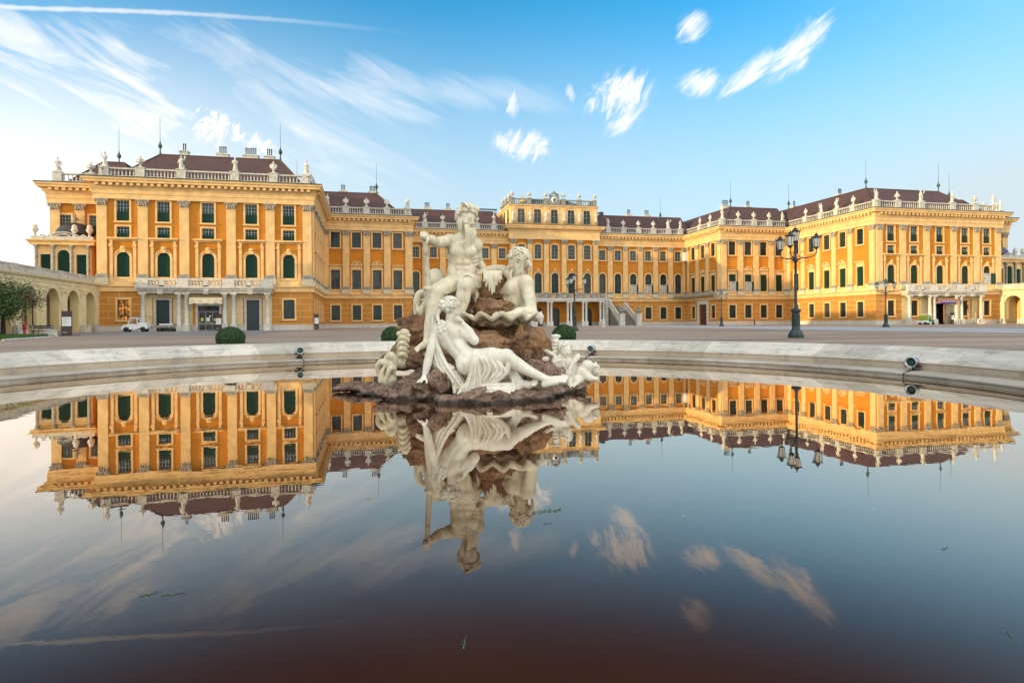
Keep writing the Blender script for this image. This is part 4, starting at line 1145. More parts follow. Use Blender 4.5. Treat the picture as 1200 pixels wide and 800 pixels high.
# ------------------------------------------------------------------ arcade wings and domed pavilions
M['arcw'] = uvmat('arcade_render', (0.72, 0.575, 0.29), var=0.06)
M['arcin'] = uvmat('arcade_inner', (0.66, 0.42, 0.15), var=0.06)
M['arctrim'] = mat('arcade_trim', (0.72, 0.60, 0.36), 0.8, 0.08, 1.0, 0.15, 20)
def arcade(sg):
    X = AX+sg*HO; y0, y1 = -42.0, PA-0.02; sd = 'left' if sg < 0 else 'right'
    root = tag(empty('arcade_wing', (X, y1, GZ)), f'cream one-storey arcade running forward from the {sd} front corner of the palace', 'arcade')
    F = Facade(X, y0, X, y1) if sg < 0 else Facade(X, y1, X, y0)
    def par(o): o.parent = root; o.matrix_parent_inverse = Matrix.Translation((-X, -y1, -GZ)); return o
    piers = [90.0, 85.95, 80.95]+[76.1-4.9*k for k in range(24)]
    t_of = lambda y: (y-y0) if sg < 0 else (y1-y)
    for a, b in zip(piers, piers[1:]):
        F.holes.append((t_of((a+b)/2), 0.0, 3.1, 4.95, 1.0))
    par(F.wall(5.3, [(60, 0)], [M['arcw']], depth=0.9))
    # entablature + parapet
    mb = MB(); Pth = [F.at(0), F.at(F.L)]
    sweep(mb, Pth, [(0.0,5.1,0),(0.12,5.103,0),(0.12,5.4,0),(0.18,5.45,0),(0.18,5.75,0),(0.45,5.95,0),(0.5,6.12,0),(-0.1,6.16,0)])
    par(place('cornice', mb.mesh('cornice', M['arctrim']), None, (0, 0, GZ)))
    mb = MB(); a = Vector(F.at(0)); b = Vector(F.at(F.L))
    ped = [t_of(p) for p in piers]
    sweep(mb, Pth, [(-0.12,6.15,0),(-0.12,6.35,0),(-0.18,6.36,0),(-0.18,6.85,0),(-0.08,6.86,0),(-0.08,7.0,0),(-0.6,7.0,0)])
    for p in ped:
        q = F.at(p, -0.3); w = 0.7
        mb.box(q[0]-0.24, q[0]+0.24, q[1]-w, q[1]+w, 6.17, 7.03)
    par(place('parapet', mb.mesh('parapet', M['stone']), None, (0, 0, GZ)))
    for p in piers:
        s = t_of(p); x, y = F.at(s)
        mb = MB(); mb.box(-0.55, 0.55, -0.26, -0.003, 0.9, 4.9); mb.box(-0.66, 0.66, -0.34, -0.002, 4.55, 4.95); mb.box(-0.72, 0.72, -0.42, -0.002, 4.953, 5.098)
        mb.box(-0.7, 0.7, -0.40, -0.004, 0, 0.88, 1)
        mb.taper((-0.75, -0.45), (0.22, 0.22), (0.12, 0.12), 0, 0.8, 1); mb.taper((0.75, -0.45), (0.22, 0.22), (0.12, 0.12), 0, 0.8, 1)
        par(mb.build('pier', [M['arctrim'], M['stone']], None, (x, y, GZ), F.rz))
    # archivolts
    for (c, z, w, h, ar) in F.holes:
        mb = MB(); pts = arc_pts(w, h, 14, 1.0)[1:-1]; ring(mb, pts, [(p[0]*(1.28), h-w/2+(p[1]-(h-w/2))*1.28) for p in pts], 0.10, closed=False)
        mb.box(-0.16, 0.16, -0.2, -0.004, h-0.05, h+0.5)
        x, y = F.at(c); par(mb.build('archivolt', M['arctrim'], None, (x, y, GZ), F.rz))
    # gallery behind: back wall with doors, ceiling, roof
    D = 3.4
    G = Facade(*F.at(0, -D), *F.at(F.L, -D))
    for k, (c, z, w, h, ar) in enumerate(list(F.holes)):
        G.holes.append((c, 0.0, 1.1, 2.7, 0))
        x, y = G.at(c); mb = MB(); mb.box(-0.55, 0.55, 0.2, 0.27, 0, 2.7); mb.box(-0.03, 0.03, 0.16, 0.197, 0, 2.7); mb.box(-0.5, 0.5, 0.17, 0.198, 1.2, 1.3)
        par(mb.build('door', M['black'], None, (x, y, GZ), F.rz))
        mb = MB(); pts = arc_pts(2.2, 4.5, 12, 1.0); ring(mb, pts, grow(pts, 0.22, 0.0), 0.12); par(mb.build('niche_frame', M['arctrim'], None, (x, y, GZ), F.rz))
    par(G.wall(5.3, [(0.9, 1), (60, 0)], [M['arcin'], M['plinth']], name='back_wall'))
    mb = MB()
    p = [F.at(0, -0.12), F.at(F.L, -0.12), F.at(F.L, -6.5), F.at(0, -6.5)]
    mb.face([(q[0], q[1], 6.15) for q in p]); mb.face([(q[0], q[1], 5.28) for q in p])
    for i, j in ((1, 2), (2, 3), (3, 0)): mb.face([(p[i][0],p[i][1],0), (p[j][0],p[j][1],0), (p[j][0],p[j][1],6.15), (p[i][0],p[i][1],6.15)])
    par(place('roof', mb.mesh('roof', M['arctrim']), None, (0, 0, GZ)))
    # cross walls between the bays
    for pr in piers[1:]:
        mb = MB(); q0 = F.at(t_of(pr), -0.9); q1 = F.at(t_of(pr), -D)
        xa, xb = sorted((q0[0], q1[0]))
        mb.box(xa, xb, pr-0.3, pr+0.3, 3.6, 5.27); mb.box(xa, xa+0.5, pr-0.35, pr+0.35, 0, 3.598); mb.box(xb-0.5, xb, pr-0.35, pr+0.35, 0, 3.598)
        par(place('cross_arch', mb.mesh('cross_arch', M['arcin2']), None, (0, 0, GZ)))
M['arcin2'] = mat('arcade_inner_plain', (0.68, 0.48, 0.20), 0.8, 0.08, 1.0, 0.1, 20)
arcade(-1); arcade(1)

# unseen two-storey range added behind the left arcade to keep the low sun off the court
def added_shade_range():
    root = tag(empty('added_shade_range', (AX-HO-16, 20, GZ)), 'unseen two-storey cream range with red-brown roof, added behind the left arcade to block the low sun', 'added building')
    x1, x0, y0, y1, H = AX-HO-15.0, AX-HO-27.0, -44.0, 78.0, 15.5
    def par(o): o.parent = root; o.matrix_parent_inverse = Matrix.Translation((-(AX-HO-16), -20, -GZ)); return o
    for a, b in (((x1, y0), (x1, y1)), ((x1, y1), (x0, y1)), ((x0, y1), (x0, y0)), ((x0, y0), (x1, y0))):
        F = Facade(*a, *b); par(F.wall(H, [(0.9, 0), (60, 2)], WMATS))
    mb = MB(); Pth = [(x0, y0), (x1, y0), (x1, y1), (x0, y1), (x0, y0)]
    sweep(mb, Pth, [(0.0,H-0.9,0),(0.2,H-0.88,0),(0.2,H-0.3,0),(0.7,H-0.1,0),(0.75,H+0.1,0),(0,H+0.15,0)]); par(place('cornice', mb.mesh('cornice', M['cream']), None, (0, 0, GZ)))
    mb = MB(); mb.faces([(x0-0.5,y0-0.5,H+0.1),(x1+0.5,y0-0.5,H+0.1),(x1+0.5,y1+0.5,H+0.1),(x0-0.5,y1+0.5,H+0.1),((x0+x1)/2,y0+5,H+5.5),((x0+x1)/2,y1-5,H+5.5)], [(0,1,4),(1,2,5,4),(2,3,5),(3,0,4,5)])
    par(place('roof', mb.mesh('roof', M['roof']), None, (0, 0, GZ)))
    wm = None
    for k in range(24):
        for z in (2.0, 8.6):
            mb = MB(); pts = rect_pts(1.5, 3.0); ring(mb, pts, grow(pts, 0.25), 0.08); mb.face([(p[0], -0.01, p[1]) for p in pts][::-1], 1); mb.box(-0.04, 0.04, -0.05, -0.012, 0, 3.0, 2); mb.box(-0.73, 0.73, -0.045, -0.013, 1.8, 1.87, 2)
            if wm is None: wm = mb.mesh('window', [M['cream'], M['glass'], M['barw']])
            par(place('window', wm, None, (x1, y0+4+k*5.0, GZ+z), PI/2))
added_shade_range()
def pavilion(sg):
    xo, xi = AX+sg*79.6, AX+sg*73.2; y = 92.3; sd = 'left' if sg < 0 else 'right'
    x0, x1 = sorted((xo, xi))
    root = tag(empty('domed_pavilion', ((x0+x1)/2, y, GZ)), f'small pavilion with dark dome in the corner of the {sd} wing, above the arcade', 'pavilion')
    def par(o): o.parent = root; o.matrix_parent_inverse = Matrix.Translation((-(x0+x1)/2, -y, -GZ)); return o
    F = Facade(x0, y, x1, y); L = F.L; c = L/2
    WT2 = [('rect', c-2.05, 7.0, 1.2, 3.0, 0), ('arch', c, 7.0, 1.45, 3.6, 1.0), ('rect', c+2.05, 7.0, 1.2, 3.0, 0)]
    for _, s, z, w, h, ar in WT2:
        F.holes.append((s, z, w, h, ar)); xx, yy = F.at(s)
        pts = arc_pts(w, h, 12, 1.0) if ar else rect_pts(w, h)
        mb = MB(); ring(mb, pts, grow(pts, 0.16), 0.06); o = par(mb.build('arched_window' if ar else 'window', M['arctrim'], None, (xx, yy, GZ+z), 0))
        p = MB(); p.face([(q[0], 0.24, q[1]) for q in pts][::-1]); 
        for k in range(int(h/0.2)):
            hw = w/2-0.04 if (not ar or k*0.2 < h-w/2) else max(0.05, math.sqrt(max(0, (w/2)**2-(k*0.2-(h-w/2))**2))-0.05)
            p.box(-hw, hw, 0.2, 0.237, k*0.2+0.03, k*0.2+0.13)
        p.box(-0.03, 0.03, 0.18, 0.236, 0, h-0.03)
        p.build('shutter', M['green'], o)
    par(F.wall(11.2, [(6.2, 0), (60, 0)], [WMATS[2]]))
    G = Facade(x1, y, x1, SB) if sg < 0 else Facade(x0, SB, x0, y); par(G.wall(11.2, [(60, 0)], [WMATS[2]]))
    H = Facade(x0, SB, x0, y) if sg < 0 else Facade(x1, y, x1, SB); par(H.wall(11.2, [(60, 0)], [WMATS[2]]))
    for s in (0.22, c-1.05, c+1.05, L-0.22):
        mb = MB(); mb.box(-0.26, 0.26, -0.45, -0.004, 6.0, 6.9); mb.lathe([(0.22,6.9),(0.19,7.05),(0.19,10.4),(0.16,10.6),(0.25,10.75),(0.2,10.8),(0.27,11.0)], (0, -0.24, 0), 10); mb.box(-0.27, 0.27, -0.5, -0.003, 11.002, 11.19)
        xx, yy = F.at(s); par(mb.build('column', M['greystone'], None, (xx, yy, GZ)))
    mb = MB(); sweep(mb, [(x0, SB), (x0, y), (x1, y), (x1, SB)], [(0.0,11.19,0),(0.5,11.2,0),(0.5,11.45,0),(0.75,11.7,0),(0.78,11.82,0),(0.3,11.85,0)])
    par(place('cornice', mb.mesh('cornice', M['cream']), None, (0, 0, GZ)))
    mb = MB(); mb.box(x0-0.35, x1+0.35, y-0.35, SB, 11.853, 12.3)
    for k in range(15):      # carved scrolls of the pediment
        a = PI*k/14; mb.ell(((x0+x1)/2+1.3*math.cos(a), y-0.1, 12.3+0.55*math.sin(a)), (0.17, 0.14, 0.12), 6, 5)
        b = PI*k/14; mb.ell(((x0+x1)/2+0.8*math.cos(b), y-0.14, 12.3+0.28*math.sin(b)), (0.14, 0.12, 0.11), 6, 5)
    mb.tube([((x0+x1)/2+sgn*(1.3+0.12*q), y-0.1, 12.38+0.12*math.sin(q*0.9)) for sgn in (1,) for q in range(12)], 0.12, 6)
    mb.tube([((x0+x1)/2-(1.3+0.12*q), y-0.1, 12.38+0.12*math.sin(q*0.9)) for q in range(12)], 0.10, 6)
    par(place('attic_ornament', mb.mesh('attic_ornament', M['stone']), None, (0, 0, GZ)))
    for xx in (x0, (x0+x1)/2+1.3, x1-0.15):
        mb = MB(); mb.lathe([(0.2,0),(0.24,0.1),(0.1,0.25),(0.16,0.4),(0.4,0.75),(0.42,0.95),(0.28,1.05),(0.34,1.3),(0.2,1.5),(0.0,1.6)], (xx, y-0.05, 12.3), 10); par(place('vase', mb.mesh('vase', M['stonew']), None, (0, 0, GZ)))
    mb = MB(); cx = (x0+x1)/2+0.5*(-sg)
    mb.lathe([(2.25,12.3),(2.25,12.7),(2.35,12.75),(2.3,12.95),(2.05,13.5),(1.6,13.95),(1.0,14.25),(0.3,14.4),(0.0,14.42)], (cx, 94.4, 0), 24, sy=0.75)
    d = par(place('dome', mb.mesh('dome', M['domed'] if sg < 0 else M['domeb']), None, (0, 0, GZ)))
    mb = MB(); mb.lathe([(0.2,14.4),(0.1,14.6),(0.3,14.9),(0.26,15.1),(0.1,15.2),(0.16,15.4),(0.0,15.7)], (cx, 94.4, 0), 10); par(place('finial', mb.mesh('finial', M['greystone']), None, (0, 0, GZ)))
M['domed'] = mat('dark_dome', (0.022, 0.02, 0.022), 0.5, 0.2, 1.0); M['domeb'] = mat('blue_grey_dome', (0.04, 0.055, 0.09), 0.45, 0.2, 1.0)
pavilion(-1); pavilion(1)

# ------------------------------------------------------------------ roof-line sculpture
def figure_mesh(v):
    """robed standing stone figure, 2.2 m"""
    r = random.Random(v); mb = MB()
    mb.box(-0.42, 0.42, -0.36, 0.36, 0, 0.18)
    lean = 0.06*(1 if v % 2 else -1)
    prof = [(0.36,0.18),(0.34,0.4),(0.30,0.8),(0.29,1.1),(0.31,1.35),(0.33,1.6),(0.30,1.8),(0.14,1.9),(0.11,2.0)]
    n = 14; V = []
    for i, (rad, z) in enumerate(prof):
        for k in range(n):
            a = 2*PI*k/n; fold = 1+0.13*math.sin(a*4+z*2.2+v)*max(0, 1-z/1.9)+0.04*math.sin(a*7+z*5)
            V.append((lean*math.sin(z*1.6)*1.5+rad*fold*math.cos(a)*1.05, rad*fold*math.sin(a)*0.8, z))
    F = [(i*n+k, i*n+(k+1) % n, (i+1)*n+(k+1) % n, (i+1)*n+k) for i in range(len(prof)-1) for k in range(n)]
    mb.faces(V, F, 0, True)
    hx = lean*1.2
    mb.ell((hx, -0.03, 2.16), (0.15, 0.17, 0.2), 10, 8); mb.ell((hx, 0.04, 2.22), (0.18, 0.18, 0.17), 8, 6)
    if v == 0: arms = [[(-0.33,0,1.72),(-0.5,-0.1,1.4),(-0.28,-0.34,1.3)], [(0.33,0,1.72),(0.46,-0.05,1.35),(0.42,-0.2,1.0)]]
    elif v == 1: arms = [[(-0.33,0,1.72),(-0.52,-0.1,1.85),(-0.5,-0.15,2.3)], [(0.33,0,1.72),(0.5,0.0,1.4),(0.3,-0.3,1.25)]]
    elif v == 2: arms = [[(-0.33,0,1.72),(-0.48,-0.05,1.35),(-0.52,-0.2,1.05)], [(0.33,0,1.72),(0.55,-0.1,1.6),(0.62,-0.25,1.95)]]
    else: arms = [[(-0.33,0,1.72),(-0.4,-0.2,1.4),(-0.05,-0.38,1.5)], [(0.33,0,1.72),(0.42,-0.15,1.4),(0.1,-0.38,1.35)]]
    for a in arms: mb.tube(a, [0.12, 0.10, 0.08], 7); mb.ell(a[-1], (0.09, 0.09, 0.1), 6, 5)
    if v == 1: mb.tube([(-0.5,-0.15,0.2),(-0.5,-0.15,2.55)], 0.035, 5)
    if v == 2: mb.ell((0.62,-0.25,2.1), (0.17, 0.1, 0.2), 8, 6)
    mb.tube([(-0.3,-0.18,1.7),(-0.1,-0.34,1.3),(0.2,-0.32,0.9),(0.36,-0.1,0.6)], [0.07,0.09,0.09,0.06], 6)
    mb.ell((0.33, 0.1, 0.45), (0.18, 0.2, 0.35), 8, 6)
    return mb.mesh('roof_statue', M['stonew'])
def urn_mesh(s=1.0):
    mb = MB(); mb.box(-0.36*s, 0.36*s, -0.36*s, 0.36*s, 0, 0.14*s)
    mb.lathe([(x*s, z*s) for x, z in [(0.3,0.14),(0.2,0.24),(0.12,0.42),(0.2,0.52),(0.46,0.82),(0.56,1.1),(0.42,1.18),(0.4,1.26),(0.5,1.32),(0.26,1.5),(0.12,1.6),(0.2,1.75),(0.1,1.95),(0,2.05)]], n=14)
    for sg in (-1, 1): mb.tube([(sg*(0.50+0.18*math.sin(PI*q/6))*s, 0, (0.85+0.45*q/6)*s) for q in range(7)], 0.05*s, 5)
    for k in range(8):
        a = 2*PI*k/8; mb.ell((0.5*s*math.cos(a), 0.5*s*math.sin(a), 0.95*s), (0.1*s, 0.1*s, 0.14*s), 6, 4)
    return mb.mesh('roof_urn', M['stone'])
def trophy_mesh():
    mb = MB(); mb.box(-0.36, 0.36, -0.32, 0.32, 0, 0.16)
    mb.lathe([(0.28,0.16),(0.16,0.34),(0.14,0.6),(0.3,0.8),(0.34,1.2),(0.26,1.55),(0.1,1.7)], n=12, sy=0.7)
    mb.ell((0, -0.02, 1.85), (0.17, 0.17, 0.2), 8, 6); mb.ell((0, 0, 2.05), (0.08, 0.2, 0.12), 6, 5)
    for sg in (-1, 1):
        mb.ell((sg*0.42, 0, 1.25), (0.26, 0.14, 0.3), 8, 6); mb.ell((sg*0.36, -0.1, 0.95), (0.16, 0.12, 0.2), 8, 5)
        mb.tube([(sg*0.1, 0.05, 0.5), (sg*0.62, 0.05, 1.7)], [0.05, 0.04], 5); mb.ell((sg*0.3, -0.05, 1.55), (0.14, 0.12, 0.16), 6, 5)
    return mb.mesh('roof_trophy', M['stonew'])
FM = [figure_mesh(v) for v in range(4)]; UM = urn_mesh(0.78); TM = trophy_mesh(); SM = urn_mesh(0.72)
ORD = ['first', 'second', 'third', 'fourth', 'fifth', 'sixth', 'seventh', 'eighth']
from collections import defaultdict
byb = defaultdict(list)
for f in figures: byb[(f[4], {'figure': 'figure', 'niche': 'niche', 'urn': 'urn', 'trophy': 'trophy', 'smallurn': 'urn'}[f[3]])].append(f)
VAR = ['hand on hip', 'raised arm with staff', 'arm lifted to the side', 'arms folded to the chest']
q = 0
for (block, kind), lst in byb.items():
    ks = sorted(lst, key=lambda f: math.atan2(f[0], f[1]))
    for i, (x, y, z, k, b, rz) in enumerate(ks):
        place_ = f'{ORD[i]} from left' if len(ks) > 1 else 'the only one'
        if kind == 'figure':
            v = q % 4; q += 1
            o = place('roof_statue', FM[v], None, (x, y, z), rz+0.2*math.sin(q*2.1)); s_ = 0.76+0.04*math.sin(q*1.7); o.scale = (s_, s_, s_*1.05)
            tag(o, f'robed roof statue, {block}, {place_}', 'statue', 'robed statues along the roof balustrade')
        elif kind == 'niche':
            v = (i*3) % 4; o = place('attic_statue', FM[v], None, (x, y, z), rz); o.scale = (0.85, 0.8, 0.95)
            tag(o, f'small statue between the central attic windows, {place_}', 'statue', 'statues between the attic windows')
        elif kind == 'urn':
            o = place('roof_urn', UM if k == 'urn' else SM, None, (x, y, z), rz)
            tag(o, f'roof urn, {block}, {place_}', 'urn', 'stone urns along the roof balustrade')
        else:
            o = place('roof_trophy', TM, None, (x, y, z), rz); o.scale = (0.74, 0.74, 0.76)
            tag(o, f'carved roof trophy, {block}, {place_}', 'ornament', 'stone trophies along the roof balustrade')
# ------------------------------------------------------------------ fountain sculpture, carved as blended solids
def marblemat(name, c0, c1, stain, amt):
    m = bpy.data.materials.new(name); m.use_nodes = True
    t = NT(m.node_tree); tc = t.n('ShaderNodeTexCoord'); o = tc.outputs['Object']
    n1 = t.noise(o, 2.2, 6, 0.65, 0.4); n2 = t.noise(t.mapping(o, scale=(6, 6, 1.3)), 1.0, 6, 0.7); n3 = t.noise(o, 22, 4, 0.7)
    c = t.mix(t.rng(n1, 0.3, 0.7), (*c0, 1), (*c1, 1))
    c = t.mix(t.m('MULTIPLY', t.rng(n2, 0.52, 0.75), amt), c, (*stain, 1))
    c = t.mix(t.m('MULTIPLY', t.rng(n3, 0.62, 0.75), amt*0.8), c, (stain[0]*0.6, stain[1]*0.55, stain[2]*0.5, 1))
    n4 = t.noise(t.mapping(o, loc=(3, 1, 2), scale=(9, 9, 0.9)), 1.0, 5, 0.7, 0.3)
    c = t.mix(t.m('MULTIPLY', t.rng(n4, 0.54, 0.70), amt*1.15), c, (0.30, 0.29, 0.25, 1))
    n5 = t.noise(o, 5.5, 7, 0.75)
    c = t.mix(t.m('MULTIPLY', t.rng(n5, 0.55, 0.66), amt*0.8), c, (stain[0]*0.8, stain[1]*0.7, stain[2]*0.55, 1))
    b = t.n('ShaderNodeBsdfPrincipled', inp={'Base Color': c, 'Roughness': 0.62})
    bp = t.n('ShaderNodeBump', inp={'Strength': 0.45, 'Distance': 0.012, 'Height': t.m('ADD', t.noise(o, 30, 5, 0.65), t.m('MULTIPLY', n5, 1.5))}); t.set(b.inputs['Normal'], bp.outputs[0])
    t.n('ShaderNodeOutputMaterial', inp={0: b.outputs[0]}); return m
M['marble'] = marblemat('aged_marble', (0.62, 0.54, 0.36), (0.78, 0.715, 0.555), (0.33, 0.22, 0.10), 0.5)
M['marblew'] = marblemat('white_marble', (0.67, 0.62, 0.50), (0.80, 0.77, 0.67), (0.40, 0.30, 0.17), 0.4)
M['marbled'] = marblemat('stained_marble', (0.48, 0.40, 0.26), (0.64, 0.57, 0.44), (0.20, 0.12, 0.06), 0.85)
M['shellunder'] = marblemat('dark_brown_marble', (0.22, 0.16, 0.09), (0.50, 0.42, 0.29), (0.07, 0.05, 0.025), 1.0)  # darker, browner mix for the underside of the shell
def rockmat():
    m = bpy.data.materials.new('brown_rock'); m.use_nodes = True
    t = NT(m.node_tree); tc = t.n('ShaderNodeTexCoord'); o = tc.outputs['Object']; sp = t.n('ShaderNodeSeparateXYZ', inp={0: o})
    n1 = t.noise(o, 1.4, 6, 0.7, 0.6); n2 = t.noise(o, 6, 6, 0.7); n3 = t.noise(o, 24, 4, 0.7)
    c = t.ramp(t.m('ADD', t.m('MULTIPLY', n1, 0.65), t.m('MULTIPLY', n2, 0.35)), [(0.33, (0.045, 0.026, 0.016)), (0.43, (0.19, 0.10, 0.05)), (0.53, (0.40, 0.205, 0.085)), (0.61, (0.30, 0.19, 0.12)), (0.72, (0.48, 0.35, 0.23))])
    # iron-brown above, purplish wet crust by the water
    low = t.rng(t.m('ADD', sp.outputs[2], t.m('MULTIPLY', t.m('SUBTRACT', n1, 0.5), 0.5)), 0.75, 0.15)
    c = t.mix(t.m('MULTIPLY', low, 0.8), c, t.ramp(n2, [(0.36, (0.05, 0.032, 0.025)), (0.47, (0.20, 0.122, 0.088)), (0.57, (0.32, 0.215, 0.165)), (0.70, (0.46, 0.39, 0.33))]))
    geo = t.n('ShaderNodeNewGeometry'); wz = t.n('ShaderNodeSeparateXYZ', inp={0: geo.outputs['Position']}).outputs[2]
    wet = t.rng(t.m('ADD', wz, t.m('MULTIPLY', t.m('SUBTRACT', n2, 0.5), 0.10)), 0.11, 0.04)
    lime = t.m('MULTIPLY', t.rng(n3, 0.50, 0.66), t.m('MULTIPLY', t.rng(n1, 0.42, 0.60), 0.55))
    c = t.mix(lime, c, (0.46, 0.40, 0.33, 1))
    c = t.mix(t.m('MULTIPLY', wet, 0.85), c, (0.018, 0.015, 0.010, 1))
    b = t.n('ShaderNodeBsdfPrincipled', inp={'Base Color': c, 'Roughness': t.m('SUBTRACT', 0.75, t.m('MULTIPLY', wet, 0.5))})
    vor = t.n('ShaderNodeTexVoronoi', feature='DISTANCE_TO_EDGE', inp={'Vector': t.n('ShaderNodeVectorMath', operation='ADD', inp={0: o, 1: t.n('ShaderNodeCombineXYZ', inp={0: t.m('MULTIPLY', n2, 0.35), 1: t.m('MULTIPLY', n1, 0.4), 2: t.m('MULTIPLY', n2, 0.3)}).outputs[0]}).outputs[0], 'Scale': 3.2})
    ck = t.rng(vor.outputs[0], 0.0, 0.06)
    bp = t.n('ShaderNodeBump', inp={'Strength': 1.0, 'Distance': 0.06, 'Height': t.m('ADD', t.m('ADD', n2, t.m('MULTIPLY', n3, 0.6)), t.m('MULTIPLY', ck, 0.35))}); t.set(b.inputs['Normal'], bp.outputs[0])
    t.n('ShaderNodeOutputMaterial', inp={0: b.outputs[0]}); return m
M['rock'] = rockmat()

FOC = 739.86; SHIFT = 22.75; ROLL = -0.0068
def S(px, py, d):
    """point seen in direction (px, py) of the photograph at true distance d: x to the right, y ahead, z above the water"""
    x, y = px-600, py-400
    u = x*math.cos(ROLL)+y*math.sin(ROLL); v = -x*math.sin(ROLL)+y*math.cos(ROLL)
    fw = FOC; up = -(v+SHIFT)
    k = d/fw
    return np.array((u*k, d, up*k+CAM_Z))

